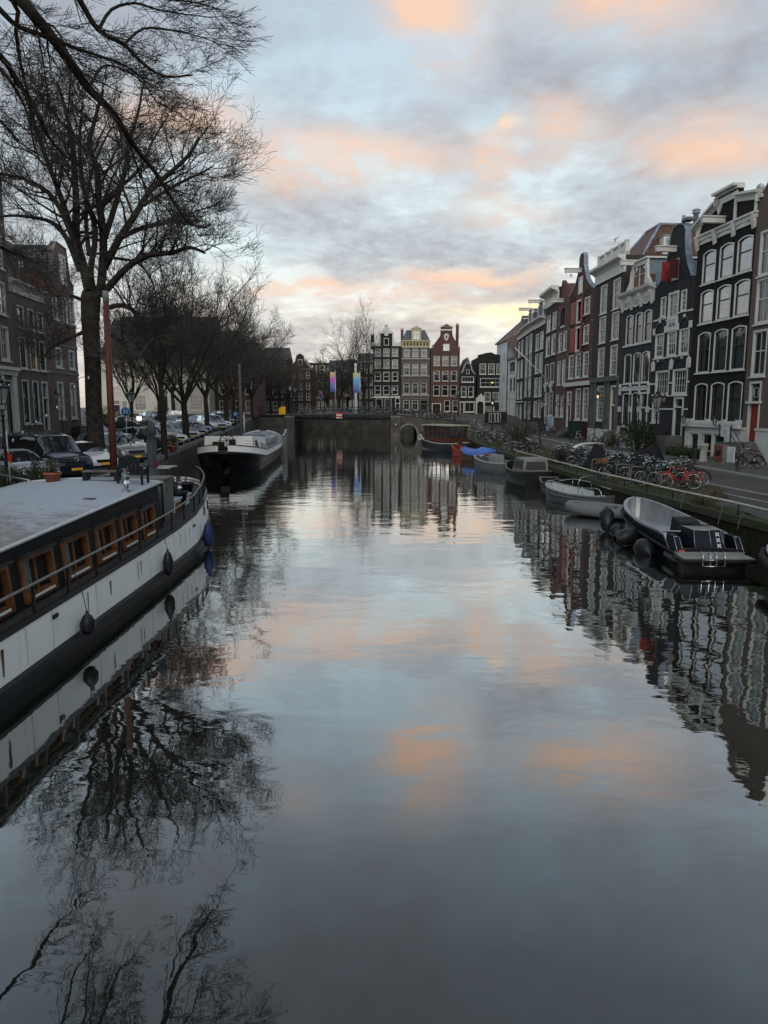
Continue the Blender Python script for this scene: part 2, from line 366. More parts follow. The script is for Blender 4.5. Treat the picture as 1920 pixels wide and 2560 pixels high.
# water
def watermat():
    m = bpy.data.materials.new('canal_water'); m.use_nodes = True; t = NT(m.node_tree); t.n.clear()
    o = t.new('ShaderNodeNewGeometry').outputs['Position']
    # long low swell lying across the canal, small ripples on top, and calm and ruffled patches
    a = t.noise(t.vmath('MULTIPLY', o, (.42, 1.0, 1.0)), .95, 1, .4, .3)
    bb = t.noise(t.vmath('MULTIPLY', o, (.7, 1.0, 1.0)), 2.7, 1, .4, .5)
    cc = t.noise(t.vmath('MULTIPLY', o, (.6, 1.0, 1.0)), 7.5, 2, .5, .3)
    pat = t.ramp(t.noise(t.vmath('MULTIPLY', o, (.22, .07, 1)), 1.0, 3, .5, .4), [(.36, .35), (.62, 1.0)])
    sp = t.new('ShaderNodeSeparateXYZ', inp={0: o})
    yf = t.math('DIVIDE', sp.outputs[1], 60.0)
    near = t.ramp(yf, [(.05, .10), (.25, .5), (.5, 1.0)]); nearA = t.ramp(yf, [(.05, .28), (.22, .5), (.5, .6)]); nearB = t.ramp(yf, [(.05, .5), (.22, .6), (.5, .8)])
    left = t.ramp(t.math('DIVIDE', t.math('ADD', sp.outputs[0], 8.0), 16.0), [(.1, 1.35), (.5, .75), (1.0, 1.1)])
    h = t.math('ADD', t.math('MULTIPLY', a, nearA), t.math('ADD', t.math('MULTIPLY', t.math('MULTIPLY', bb, .24), t.math('MULTIPLY', nearB, left)), t.math('MULTIPLY', t.math('MULTIPLY', cc, .12), t.math('MULTIPLY', pat, near))))
    bn = t.new('ShaderNodeBump', inp={'Strength': 1.0, 'Distance': WAVE, 'Height': h})
    gl = t.new('ShaderNodeBsdfGlossy', inp={'Color': (.95, .97, .96, 1), 'Roughness': .012, 'Normal': bn.outputs[0]})
    df = t.new('ShaderNodeBsdfDiffuse', inp={'Color': (.010, .012, .009, 1)})
    lw = t.new('ShaderNodeLayerWeight', inp={'Blend': .5})   # facing = 1 - cos
    f = t.ramp(lw.outputs['Facing'], [(0, .05), (.26, .098), (.36, .15), (.46, .26), (.56, .42), (.70, .60), (.84, .78), (1, .95)])
    x = t.new('ShaderNodeMixShader', inp={0: f, 1: df.outputs[0], 2: gl.outputs[0]})
    t.new('ShaderNodeOutputMaterial', inp={0: x.outputs[0]}); return m
WAVE = .017
b = MB(); b.face([(-70, -60, 0), (70, -60, 0), (70, 156, 0), (-70, 156, 0)], watermat())
o = b.build('water'); o['kind'] = 'structure'
b = MB(); b.face([(-70, -60, -2.2), (70, -60, -2.2), (70, 156, -2.2), (-70, 156, -2.2)], mat('canal_bed', (.02, .02, .015), .9))
o = b.build('canal_bed'); o['kind'] = 'structure'
# quay walls
QWL = brick('quay_brick', (.085, .08, .072), (.06, .056, .05), (.05, .048, .042), .5, bw=.5, sz=.25)
def mossmat(name, dark, green, amt):
    m = bpy.data.materials.new(name); m.use_nodes = True; t = NT(m.node_tree); b = t.n['Principled BSDF']; b.inputs['Roughness'].default_value = .95; b.inputs['Specular IOR Level'].default_value = .15
    o = t.new('ShaderNodeTexCoord').outputs['Object']
    k = t.noise(o, .9, 7, .7, .5); k2 = t.noise(t.vmath('MULTIPLY', o, (1, 2.5, .5)), 3.0, 5, .7); f = t.math('ADD', t.math('MULTIPLY', k, .55), t.math('MULTIPLY', k2, .45))
    c = t.mix(t.ramp(f, [(.5 - amt, 0), (.5 - amt + .16, 1)]), dark, green)
    c = t.mix(1.0, c, t.ramp(t.noise(o, 14, 4, .7), [(.3, .55), (.7, 1.35)]), 'MULTIPLY')
    t.l.new(c, b.inputs['Base Color'])
    bn = t.new('ShaderNodeBump', inp={'Strength': .9, 'Distance': .05, 'Height': t.math('ADD', k2, t.noise(o, 20, 4, .7))}); t.l.new(bn.outputs[0], b.inputs['Normal']); return m
MOSSW = mossmat('mossy_quay_face', (.024, .023, .016), (.034, .040, .012), .02)
MOSST = mossmat('mossy_coping', (.070, .068, .055), (.052, .066, .020), .06)
MOSSG = mossmat('mossy_ground', (.055, .050, .036), (.042, .062, .017), .04)
def quay(label, xf, sgn, zf, y0, y1, n, wm, cm, lip=.42):
    T = thing('quay_wall', label, 'quay wall', (0, 0, 0))
    for part, (da, db, z0, z1), m in (('wall', (.0, .6, -2.3, -.22), wm), ('coping', (-.05, lip, -.22, .02), cm)):
        b = MB(); Y = yr(y0, y1, n)
        for ya, yb in zip(Y, Y[1:]):
            vs = []
            for y in (ya, yb):
                x0, x1 = xf(y) + sgn * da, xf(y) + sgn * db; g = zf(y)
                lo = g + z0 if part == 'coping' else -2.3
                vs += [(x0, y, lo), (x1, y, lo), (x1, y, g + z1), (x0, y, g + z1)]
            b.add(vs, [(0, 4, 7, 3), (3, 7, 6, 2), (2, 6, 5, 1), (0, 1, 2, 3), (4, 5, 6, 7)], m)
        b.build(part, None, T)
    return T
quay('mossy green stone quay wall under the bicycles', QR, 1, GR, -30, 106, 90, MOSSW, MOSST, .5)
quay('dark grey quay wall below the row of parked cars', QL, -1, GL, -30, 106, 90, QWL, STONE)
# low white pipe rail on the right quay
PIPE = mat('worn_white_pipe', (.42, .41, .36), .6, noise=(.3, 6))
T = thing('pipe_rail', 'long low off-white pipe rail along the edge of the mossy quay', 'rail')
b = MB(); b.tube([(QR(Y) + .18, Y, GR(Y) + .36 + .012 * math.sin(Y * .9)) for Y in yr(9, 50.5, 30)], .038, 8, PIPE); b.build('rail', None, T)
for i in range(21):
    Y = 10 + i * 2.0; b = MB(); b.tube([(QR(Y) + .18, Y, GR(Y) - .02), (QR(Y) + .18, Y, GR(Y) + .35)], .022, 6, IRON); b.build('post', None, T)
T = thing('pipe_rail', 'low grey pipe rail on the quay before the parked estate cars', 'rail')
b = MB(); b.tube([(QL(Y) - .2, Y, GL(Y) + .38) for Y in yr(42.5, 62, 16)], .035, 6, PIPE); b.build('rail', None, T)
for i in range(9):
    Y = 43 + i * 2.3; b = MB(); b.tube([(QL(Y) - .2, Y, GL(Y)), (QL(Y) - .2, Y, GL(Y) + .37)], .025, 6, PIPE); b.build('post', None, T)
# grassy verge on the right quay
def verge(y0, y1, a, c):
    return strip('verge', lambda Y: QR(Y) + a, lambda Y: QR(Y) + c(Y), GR, yr(y0, y1, 50), MOSSG, .009)
vw = lambda Y: .6 + 3.2 * min(1, max(0, (Y - 24) / 5)) + .35 * math.sin(Y * 1.7) + .2 * math.sin(Y * 4.1)
verge(19.5, 104, .48, vw)
rng = random.Random(5)
def blades(name, pts, hmin, hmax, wd, m, lean=.5):
    v = []; f = []
    for (x, y, z) in pts:
        h = rng.uniform(hmin, hmax); a = rng.uniform(0, 6.28); ln = rng.uniform(0, lean) * h; b2 = rng.uniform(0, 6.28)
        dx, dy = math.cos(a) * wd, math.sin(a) * wd; lx_, ly = math.cos(b2) * ln, math.sin(b2) * ln
        i = len(v); v += [(x - dx, y - dy, z), (x + dx, y + dy, z), (x + dx * .6 + lx_ * .4, y + dy * .6 + ly * .4, z + h * .6), (x + lx_, y + ly, z + h)]
        f += [(i, i + 1, i + 2), (i, i + 2, i + 3)]
    me = bpy.data.meshes.new(name); me.from_pydata(v, [], f); me.materials.append(m)
    o = bpy.data.objects.new(name, me); COL.objects.link(o); o['kind'] = 'stuff'; return o
GRASSM = mat('grass_blade', (.045, .068, .020), .7, noise=(.4, 1.2)); GRASSD = mat('dry_grass_blade', (.095, .082, .05), .8, noise=(.3, 2))
pts = []
for i in range(15000):
    Y = 22 + 50 * rng.random() ** 1.5; X = QR(Y) + rng.uniform(.1, vw(Y))
    if math.sin(X * 2.1 + Y * .8) + math.sin(Y * 1.3 - X) + rng.uniform(-1, 1) > -.3: pts.append((X, Y, GR(Y) + .005))
o = blades('grass', pts, .03, .13, .012, GRASSM); tag(o, 'short green grass growing between the quay edge and the bicycles', 'grass')
pts = []
for c in range(60):
    Y = 24 + 48 * rng.random(); X = QR(Y) + rng.uniform(.4, max(.6, vw(Y) - .2))
    for i in range(55): pts.append((X + rng.gauss(0, .16), Y + rng.gauss(0, .3), GR(Y) + .005))
o = blades('tall_grass', pts, .15, .5, .009, GRASSD, .7); tag(o, 'tufts of tall dry grass on the verge under the bicycles', 'grass')
# ---------------- bridge ----------------
BSTONE = mat('bridge_stone', (.080, .073, .064), .9, noise=(.35, .8), bump=.5, bscale=8)
BGIRD = mat('bridge_steel', (.022, .026, .026), .6, noise=(.3, 2))
T = thing('canal_bridge', 'low canal bridge with dark steel span and stone side arch', 'bridge', (0, 107, 0))
def dk(x): return table([(-30, 3.2), (-15, 3.30), (-6, 3.36), (1, 3.30), (9.6, 2.55), (14, 2.3)], x)
b = MB(); xs = yr(-19, 10.2, 24)
b.grid([[(x, -.05, dk(x)), (x, 11, dk(x))] for x in xs], ROADM, sm=False); b.grid([[(x, -.05, dk(x) - .22), (x, -.05, dk(x))] for x in xs], BGIRD, sm=False)
b.grid([[(x, 11, dk(x)), (x, 11, dk(x) - .22)] for x in xs], BGIRD, sm=False); b.grid([[(x, 11, dk(x) - .22), (x, -.05, dk(x) - .22)] for x in xs], BGIRD, sm=False)
b.build('deck', None, T)
b = MB()
for yy in (0, 3.6, 7.2, 10.6):
    b.box((-13.4, yy, 2.98), (1.0, yy + .15, 3.1), BGIRD); b.box((-13.4, yy, 2.42), (1.0, yy + .15, 2.54), BGIRD)
    for i in range(24):
        x = -13.4 + .6 * i; s = i % 2
        b.tube([(x, yy + .07, 2.5 if s else 3.0), (x + .6, yy + .07, 3.0 if s else 2.5)], .045, 4, BGIRD)
for i in range(8): b.box((-13.2 + i * 2, .2, 2.75), (-13.0 + i * 2, 10.6, 2.95), BGIRD)
b.build('girder', None, T)
for nm, x0, x1, l in (('pier', -14.7, -13.4, None), ('pier', 1.0, 2.4, None)):
    b = MB(); b.box((x0, -.5, -2.2), (x1, 11.4, 3.02), BSTONE); b.box((x0 - .08, -.58, 2.9), (x1 + .08, 11.5, 3.12), STONE); b.build(nm, None, T)
b = MB(); poly = [(2.4, -2.2)]
for i in range(13):
    a = math.pi * (1 - i / 12); poly.append((3.66 + 1.26 * math.cos(a), .5 + 1.26 * math.sin(a)))
poly = [(2.4, 3.08), (2.4, .5)] + poly[2:] + [(4.92, -2.2), (10.2, -2.2), (10.2, dk(10.2) - .22), (6, dk(6) - .22)]
b.prism(poly, -.1, 11.1, 'y', BSTONE)
b.ring([(3.66 + 1.5 * math.cos(math.pi * i / 14), .5 + 1.5 * math.sin(math.pi * i / 14)) for i in range(15)], [(3.66 + 1.27 * math.cos(math.pi * i / 14), .5 + 1.27 * math.sin(math.pi * i / 14)) for i in range(15)], -.16, -.08, STONE)
b.build('arch_wall', None, T)
b = MB(); b.box((-20, -.1, -2.2), (-14.78, 11.2, 2.95), BSTONE); b.build('abutment', None, T)
b = MB()
for off in (1.05, .72, .38):
    b.tube([(x, .12, dk(x) + off) for x in xs], .03 if off > 1 else .018, 5, IRON)
b.build('railing', None, T)
for i in range(22):
    x = -18.5 + i * 1.35; b = MB(); b.tube([(x, .12, dk(x)), (x, .12, dk(x) + 1.12)], [.04, .03], 5, IRON); b.lathe([(.02, 0), (.05, .03), (.045, .07), (.01, .1)], (x, .12, dk(x) + 1.1), 6, IRON); b.build('railing_post', None, T)
b = MB()
for off in (1.05, .72, .38): b.tube([(x, 10.8, dk(x) + off) for x in xs], .03 if off > 1 else .018, 5, IRON)
for i in range(22):
    x = -18.5 + i * 1.35; b.tube([(x, 10.8, dk(x)), (x, 10.8, dk(x) + 1.12)], .03, 5, IRON)
b.build('railing', None, T)
FWALL = mat('far_wall_stone', (.050, .046, .040), .9, noise=(.4, .8))
# the quay walls beyond the bridge
T = thing('quay_wall', 'brown stone quay wall seen through the bridge on the left, carrying vertical streaks', 'quay wall', (0, 152, 0))
b = MB(); b.box((-60, -.2, -2.2), (-8.4, .3, 3.0), FWALL); b.build('wall', None, T); b = MB(); b.box((-60, -.25, 3.0), (-8.4, .5, 3.22), STONE); b.build('coping', None, T)
T = thing('quay_wall', 'stone quay wall seen under the right half of the steel span', 'quay wall', (0, 126.5, 0))
b = MB(); b.box((-8.5, -.1, -2.2), (60, .5, 3.0), FWALL); b.box((-8.5, .5, -2.2), (-8.2, 26, 3.0), FWALL); b.build('wall', None, T); b = MB(); b.box((-8.6, -.2, 3.0), (60, .6, 3.22), STONE); b.box((-8.6, .6, 3.0), (-8.1, 25.4, 3.22), STONE); b.build('coping', None, T)
# ---------------- houses ----------------
WC = {}
def arcpts(w, h, arch, inset=0.0):
    """outline of a window opening w x h with a raised segmental head"""
    x0, x1, z0, z1 = -w / 2 + inset, w / 2 - inset, inset, h - inset
    if not arch: return [(x0, z0), (x1, z0), (x1, z1), (x0, z1)]
    n = 8; out = [(x0, z0), (x1, z0)]
    for i in range(n + 1):
        t = 1 - i / n; out.append((lerp(x0, x1, t), z1 - arch + arch * math.sin(math.pi * t) ** .8))
    return out
def window(T, u, z, w, h, nx=2, ny=2, cas=.11, sash='w', arch=0.0, curt=0, sill=1, glass=None, case=None, lit=0, split=.5, meet=1):
    """sash window centred at u, foot at z; frame > pane, curtain"""
    cas = round(cas * .82, 3)
    key = (round(w, 2), round(h, 2), nx, ny, cas, sash, round(arch, 2), sill, case and case.name, split, meet)
    cm = case or WHITE; sm = {'w': WHITE, 'd': DARKSASH, 'b': WOOD}[sash]
    if key not in WC:
        b = MB()
        b.ring(arcpts(w, h, arch), arcpts(w, h, arch, cas), -.02, .16, cm)
        b.ring(arcpts(w, h, arch, cas), arcpts(w, h, arch, cas + .055), .06, .13, sm)
        i0 = cas + .055; x0, x1, z0, z1 = -w / 2 + i0, w / 2 - i0, i0, h - i0
        zm = lerp(z0, z1, split)
        if meet: b.box((x0 - .01, .05, zm - .035), (x1 + .01, .115, zm + .035), sm)
        bw = .016 if sash == 'w' else .014
        for k in range(1, nx): x = lerp(x0, x1, k / nx); b.box((x - bw, .07, z0), (x + bw, .11, z1), sm)
        for seg0, seg1 in ((z0, zm), (zm, z1)) if meet else ((z0, z1),):
            for k in range(1, ny): zq = lerp(seg0, seg1, k / ny); b.box((x0, .072, zq - bw), (x1, .108, zq + bw), sm)
        if sill: b.box((-w / 2 - .08, -.12, -.10), (w / 2 + .08, .16, -.002), cm)
        p = MB(); p.face([(q[0], .10, q[1]) for q in arcpts(w, h, arch, cas + .03)], None)
        WC[key] = (b.mesh('window'), p)
        for gm in (GLASS, GLASSR):
            pp = MB(); pp.v = list(p.v); pp.f = list(p.f); pp.m = [0]; pp.sm = [False]; pp.mats = [gm]; WC[key + (gm.name,)] = pp.mesh('pane')
        c = MB(); x0 = -w / 2 + .15; x1 = -x0
        def drape(c, a, e, zb, zt):
            n = max(4, int((e - a) / .05)); rows = [[(lerp(a, e, i / n), .30 + .025 * math.sin(i * 2.1) * f, zz) for i in range(n + 1)] for zz, f in ((zb, 1.3), (zt, .8))]
            c.grid(rows, CURT)
        drape(c, x0, x0 + (x1 - x0) * .30, .1, h - .12); drape(c, x1 - (x1 - x0) * .22, x1, .1, h - .12); WC[key + ('c1',)] = c.mesh('curtain')
        c = MB(); drape(c, x0, x1, .1, h - .12); WC[key + ('c2',)] = c.mesh('curtain')
        c = MB(); drape(c, x0, x1, h * .55, h - .12); WC[key + ('c3',)] = c.mesh('curtain')
    o = put('window', WC[key][0], T, (u, 0, z))
    put('pane', WC[key + ((glass or GLASS).name,)], o)
    if curt: put('curtain', WC[key + ('c%d' % curt,)], o)
    if lit:
        l = MB(); l.lathe([(.02, 0), (.10, .03), (.12, .16), (.02, .2)], (w * .1, .42, h * .45), 8, LITM); l.build('lamp', None, o)
    return o
LITM = mat('lamp_glow', (1, .7, .35), .5, emit=(1, .55, .2), es=9.0)
WARM = mat('warm_room', (.30, .17, .08), .9, emit=(.9, .42, .15), es=.12)
def wallgrid(b, u0, u1, z0, z1, holes, m, room=ROOM, yb=.55):
    """front wall (y = 0) with real openings, their reveals and a dark room behind"""
    U = sorted(set([u0, u1] + [h[0] for h in holes] + [h[1] for h in holes])); Z = sorted(set([z0, z1] + [h[2] for h in holes] + [h[3] for h in holes]))
    U = [x for x in U if u0 <= x <= u1]; Z = [x for x in Z if z0 <= x <= z1]
    for a, c in zip(U, U[1:]):
        run = None
        for p, q in zip(Z, Z[1:]):
            mx, mz = (a + c) / 2, (p + q) / 2
            inside = any(h[0] < mx < h[1] and h[2] < mz < h[3] for h in holes)
            if inside:
                if run is not None: b.face([(a, 0, run), (c, 0, run), (c, 0, p), (a, 0, p)], m); run = None
            elif run is None: run = p
        if run is not None: b.face([(a, 0, run), (c, 0, run), (c, 0, Z[-1]), (a, 0, Z[-1])], m)
    for h in holes:
        a, c, p, q = h[:4]; rm = h[4] if len(h) > 4 and h[4] else room
        b.face([(a, 0, p), (a, .2, p), (a, .2, q), (a, 0, q)], m); b.face([(c, .2, p), (c, 0, p), (c, 0, q), (c, .2, q)], m)
        b.face([(a, 0, q), (a, .2, q), (c, .2, q), (c, 0, q)], m); b.face([(a, .2, p), (a, 0, p), (c, 0, p), (c, .2, p)], m)
        for P in ([(a, .2, p), (a, yb, p), (a, yb, q), (a, .2, q)], [(c, yb, p), (c, .2, p), (c, .2, q), (c, yb, q)], [(a, .2, q), (a, yb, q), (c, yb, q), (c, .2, q)], [(a, yb, p), (a, .2, p), (c, .2, p), (c, yb, p)], [(a, yb, p), (c, yb, p), (c, yb, q), (a, yb, q)]):
            b.face(P, rm)
class House:
    def __init__(s, label, p0, p1, zb, ze, m, name='canal_house', depth=11, group=None):
        s.w = math.dist(p0, p1); rz = math.atan2(p1[1] - p0[1], p1[0] - p0[0])
        s.T = thing(name, label, 'house', (p0[0], p0[1], 0), rz, group); s.zb = zb; s.ze = ze; s.m = m; s.holes = []; s.d = depth; s.gable = None; s.g = random.Random(hash(label) % 1000 if False else sum(map(ord, label)))
    def win(s, u0, u1, z0, z1, room=None, **kw):
        s.holes.append((u0, u1, z0, z1 - kw.get('arch', 0) * 0, room))
        return window(s.T, (u0 + u1) / 2, z0, u1 - u0, z1 - z0, **kw)
    def row(s, us, w, z0, z1, curts=None, **kw):
        for i, u in enumerate(us):
            c = curts[i] if curts else s.g.choice([0, 0, 1, 2, 3, 0])
            g = kw.get('glass') or s.g.choice([GLASS, GLASS, GLASS, GLASSR])
            k = dict(kw); k['glass'] = g; s.win(u - w / 2, u + w / 2, z0, z1, curt=c, **k)
    def part(s, name, fn, m=None, parent=None, **kw):
        b = MB(); fn(b); return b.build(name, m, parent or s.T, **kw)
    def bx(s, name, a, c, m, parent=None):
        b = MB(); b.box(a, c, m); return b.build(name, None, parent or s.T)
    def door(s, u0, u1, z0, z1, m, top=None, frame=.12, fm=None, panels=True):
        """door leaf, frame and handle in a real opening; top = height where a fan light begins"""
        fm = fm or WHITE; s.holes.append((u0, u1, z0, z1))
        b = MB(); w = u1 - u0
        b.ring([(u0, z0), (u1, z0), (u1, z1), (u0, z1)], [(u0 + frame, z0 + .01), (u1 - frame, z0 + .01), (u1 - frame, z1 - frame), (u0 + frame, z1 - frame)], -.04, .2, fm)
        o = b.build('door_frame', None, s.T)
        zt = top or z1 - frame
        if top:
            b = MB(); b.box((u0 + frame, -.03, top), (u1 - frame, .2, top + .12), fm); b.build('transom', None, o)
            b = MB(); b.face([(u0 + frame, .12, top + .12), (u1 - frame, .12, top + .12), (u1 - frame, .12, z1 - frame), (u0 + frame, .12, z1 - frame)], GLASS); b.build('pane', None, o)
        b = MB(); a, c = u0 + frame, u1 - frame; b.box((a, .12, z0), (c, .17, zt), m)
        if panels:
            hh = zt - z0; cx = (a + c) / 2
            for p, q in ((.06, .38), (.44, .93)):
                b.ring([(a + .1, z0 + p * hh), (c - .1, z0 + p * hh), (c - .1, z0 + q * hh), (a + .1, z0 + q * hh)], [(a + .16, z0 + p * hh + .06), (c - .16, z0 + p * hh + .06), (c - .16, z0 + q * hh - .06), (a + .16, z0 + q * hh - .06)], .10, .122, m)
        d = b.build('door', None, s.T)
        b = MB(); b.lathe([(.01, 0), (.04, .01), (.04, .05), (.01, .07)], (0, 0, 0), 8, CHROME, M=Matrix.Translation((c - .1, .07, z0 + .42 * (zt - z0)))); b.box(((a + c) / 2 - .13, .105, z0 + .405 * (zt - z0)), ((a + c) / 2 + .13, .12, z0 + .43 * (zt - z0)), CHROME); b.build('handle', None, d)
        return d
    def cornice(s, z0, z1, out=.45, u0=None, u1=None, m=None, brackets=0, mid=None):
        m = m or WHITE; u0 = -.06 if u0 is None else u0; u1 = s.w + .06 if u1 is None else u1; h = z1 - z0
        def f(b):
            b.box((u0, -.06, z0), (u1, .1, z0 + h * .72), m)
            b.box((u0, -.12, z0), (u1, .0, z0 + h * .10), m)
            prof = [(0, z0 + h * .58), (-.14, z0 + h * .60), (-.2, z0 + h * .68), (-out * .75, z0 + h * .78), (-out, z0 + h * .84), (-out, z1), (.0, z1 + .02)]
            b.prism(prof, u0 - .1, u1 + .1, 'x', m)
            for i in range(brackets):
                u = lerp(u0 + .12, u1 - .12, i / (brackets - 1)); pr = [(-.06, z0 - .25), (-.16, z0 - .15), (-.2, z0 + h * .2), (-out * .6, z0 + h * .5), (-out * .8, z0 + h * .74), (-.06, z0 + h * .74)]
                b.prism(pr, u - .12, u + .12, 'x', m)
        return s.part('cornice', f)
    def string(s, z, h=.14, u0=None, u1=None, m=None, out=.05, name='string_course'):
        return s.bx(name, (0.002 if u0 is None else u0, -out, z), ((s.w - .002) if u1 is None else u1, .05, z + h), m or WHITE)
    def anchors(s, z, us):
        def f(b):
            for u in us: b.box((u - .025, -.035, z - .3), (u + .025, -.003, z + .3), IRON)
        return s.part('wall_anchor', f)
    def finish(s, gable=None, cope=None, cr=.09, roof='ridge', rm=None, rh=2.6, gt=.32, rear=True, ginset=0.0):
        w, d, zb, ze = s.w, s.d, s.zb, s.ze
        gh = [h for h in s.holes if h[3] > ze + .01]; fh = [h for h in s.holes if h[3] <= ze + .01]
        def f(b):
            wallgrid(b, 0, w, zb, ze, fh, s.m)
            b.face([(0, d, zb), (0, 0, zb), (0, 0, ze), (0, d, ze)], s.m); b.face([(w, 0, zb), (w, d, zb), (w, d, ze), (w, 0, ze)], s.m)
            b.face([(w, d, zb), (0, d, zb), (0, d, ze), (w, d, ze)], s.m)
            if gable: b.prism(gable, 0, gt, 'y', s.m)
        s.part('wall', f)
        if gable and cope:
            def f(b):
                n = len(gable)
                for i in range(1, n):
                    a, c = gable[i - 1], gable[i]
                    if abs(a[1] - ze) < .01 and abs(c[1] - ze) < .01: continue
                    L = math.dist(a, c)
                    if L < .02: continue
                    nx, nz = -(c[1] - a[1]) / L * .07, (c[0] - a[0]) / L * .07
                    if nz < 0 or True:
                        b.add([(a[0] + nx * k, y, a[1] + nz * k) for y in (-.07, gt + .05) for k in (-.25, 1)] + [(c[0] + nx * k, y, c[1] + nz * k) for y in (-.07, gt + .05) for k in (-.25, 1)],
                              [(0, 4, 5, 1), (2, 3, 7, 6), (1, 5, 7, 3), (0, 2, 6, 4), (0, 1, 3, 2), (4, 6, 7, 5)], cope)
            s.part('gable_coping', f)
        rm = rm or TILED
        def g(b):
            if roof == 'ridge':
                y0 = gt if gable else .05
                b.add([(0.05, y0, ze), (w - .05, y0, ze), (w / 2, y0, ze + rh), (.05, d, ze), (w - .05, d, ze), (w / 2, d, ze + rh)], [(0, 3, 5, 2), (1, 2, 5, 4), (0, 2, 1), (3, 4, 5)], rm)
            elif roof == 'hip':
                i = min(w, d) * .32
                b.add([(0, .0, ze), (w, .0, ze), (w, d, ze), (0, d, ze), (i, i, ze + rh), (w - i, i, ze + rh), (w - i, d - i, ze + rh), (i, d - i, ze + rh)], [(0, 1, 5, 4), (1, 2, 6, 5), (2, 3, 7, 6), (3, 0, 4, 7), (4, 5, 6, 7)], rm)
            elif roof == 'mansard':
                i = .9
                b.add([(0, .1, ze), (w, .1, ze), (w, d, ze), (0, d, ze), (i, i, ze + rh), (w - i, i, ze + rh), (w - i, d - i, ze + rh), (i, d - i, ze + rh)], [(0, 1, 5, 4), (1, 2, 6, 5), (2, 3, 7, 6), (3, 0, 4, 7), (4, 5, 6, 7)], rm)
            elif roof == 'cross':   # ridge parallel to the facade
                b.add([(0, .05, ze), (w, .05, ze), (w, d, ze), (0, d, ze), (0, d / 2, ze + rh), (w, d / 2, ze + rh)], [(0, 1, 5, 4), (2, 3, 4, 5), (0, 4, 3), (1, 2, 5)], rm)
            else: b.face([(0, 0, ze), (w, 0, ze), (w, d, ze), (0, d, ze)], ZINC)
        return s.part('roof', g)
    def beam(s, u, z, out=1.5, m=None):
        def f(b):
            b.box((u - .16, -out, z), (u + .16, .1, z + .34), m or WHITE); b.box((u - .24, -out - .05, z + .34), (u + .24, .1, z + .42), m or WHITE)
            b.tube([(u, -out + .15, z), (u, -out + .15, z - .22)], .025, 5, IRON)
        return s.part('hoist_beam', f)
    def dormer(s, u, z, w, h, y=.35, m=None, side=None, curt=0, top='arch', dep=2.2):
        m = m or WHITE
        o = s.bx('dormer', (u - w / 2, y + .2, z), (u + w / 2, y + dep, z + h), side or ZINC)
        def f(b):
            i = w * .5 - .22
            b.ring([(u - w / 2 - .12, z), (u + w / 2 + .12, z), (u + w / 2 + .12, z + h), (u - w / 2 - .12, z + h)], [(u - i, z + .2), (u + i, z + .2), (u + i, z + h - .35), (u - i, z + h - .35)], y, y + .2, m)
            if top == 'arch': b.prism([(u - w / 2 - .25, z + h)] + [(u + (w / 2 + .25) * -math.cos(math.pi * k / 8), z + h + .08 + .4 * math.sin(math.pi * k / 8)) for k in range(9)] + [(u + w / 2 + .25, z + h)], y - .1, y + .3, 'y', m)
            elif top == 'tri': b.prism([(u - w / 2 - .3, z + h), (u + w / 2 + .3, z + h), (u, z + h + .55)], y - .12, y + .3, 'y', m)
            else: b.box((u - w / 2 - .22, y - .15, z + h), (u + w / 2 + .22, y + dep, z + h + .14), m)
            b.box((u - .03, y + .04, z + .2), (u + .03, y + .1, z + h - .35), m); b.box((u - i, y + .04, z + h * .5), (u + i, y + .1, z + h * .5 + .05), m)
        b = MB(); f(b); b.build('dormer_window', None, o)
        i = w * .5 - .22; b = MB(); b.face([(u - i, y + .12, z + .2), (u + i, y + .12, z + .2), (u + i, y + .12, z + h - .35), (u - i, y + .12, z + h - .35)], GLASSR); b.build('pane', None, o)
        return o
    def steps(s, u0, u1, z0, z1, out, m, along=0):
        n = max(2, round((z1 - z0) / .18))
        def f(b):
            for i in range(n):
                y1 = -out * (1 - i / n); b.box((u0, y1, z0 - .05), (u1, -.001, lerp(z0, z1, (i + 1) / n)), m) if along == 0 else None
                if along:
                    L = along * (1 - i / n); a, c = (u1, u1 + L) if along > 0 else (u0 + L, u0)
                    b.box((min(a, c), -out, z0 - .05), (max(a, c), -.001, lerp(z0, z1, (i + 1) / n) - .02), m)
            if along: b.box((u0, -out - .02, z0 - .05), (u1, -.001, z1), m)
        return s.part('stoop', f)
    def railing(s, pts, h=.95, m=None):
        def f(b):
            for i, p in enumerate(pts):
                b.tube([p, (p[0], p[1], p[2] + h)], .035, 6, m or IRON); b.lathe([(.03, 0), (.055, .04), (.05, .09), (.01, .13)], (p[0], p[1], p[2] + h), 6, m or IRON)
            for a, c in zip(pts, pts[1:]):
                for k in (h - .03, h * .5): b.tube([(a[0], a[1], a[2] + k), (c[0], c[1], c[2] + k)], .022, 5, m or IRON)
        return s.part('stoop_railing', f)
    def chimney(s, u, y, z, h, w=.7, m=None):
        def f(b):
            b.box((u - w / 2, y, z), (u + w / 2, y + w, z + h), m or s.m); b.box((u - w / 2 - .06, y - .06, z + h), (u + w / 2 + .06, y + w + .06, z + h + .12), STONE)
            for k in (-.15, .15): b.lathe([(.11, 0), (.09, .35)], (u + k, y + w / 2, z + h + .12), 7, TERRA)
        return s.part('chimney', f)
TILED = tiles('dark_roof_tiles', (.020, .022, .024), (.05, .05, .05)); TILER = tiles('red_roof_tiles', (.060, .024, .014), (.15, .058, .034)); TILEG = tiles('grey_slate', (.05, .055, .065), (.11, .12, .14))
BRB = brick('black_painted_brick', (0.013, 0.011, 0.012), (0.010, 0.009, 0.010), (.008, .008, .008), .3)
BRC = brick('charcoal_brick', (0.035, 0.035, 0.039), (0.027, 0.027, 0.032), (.014, .014, .016), .3)
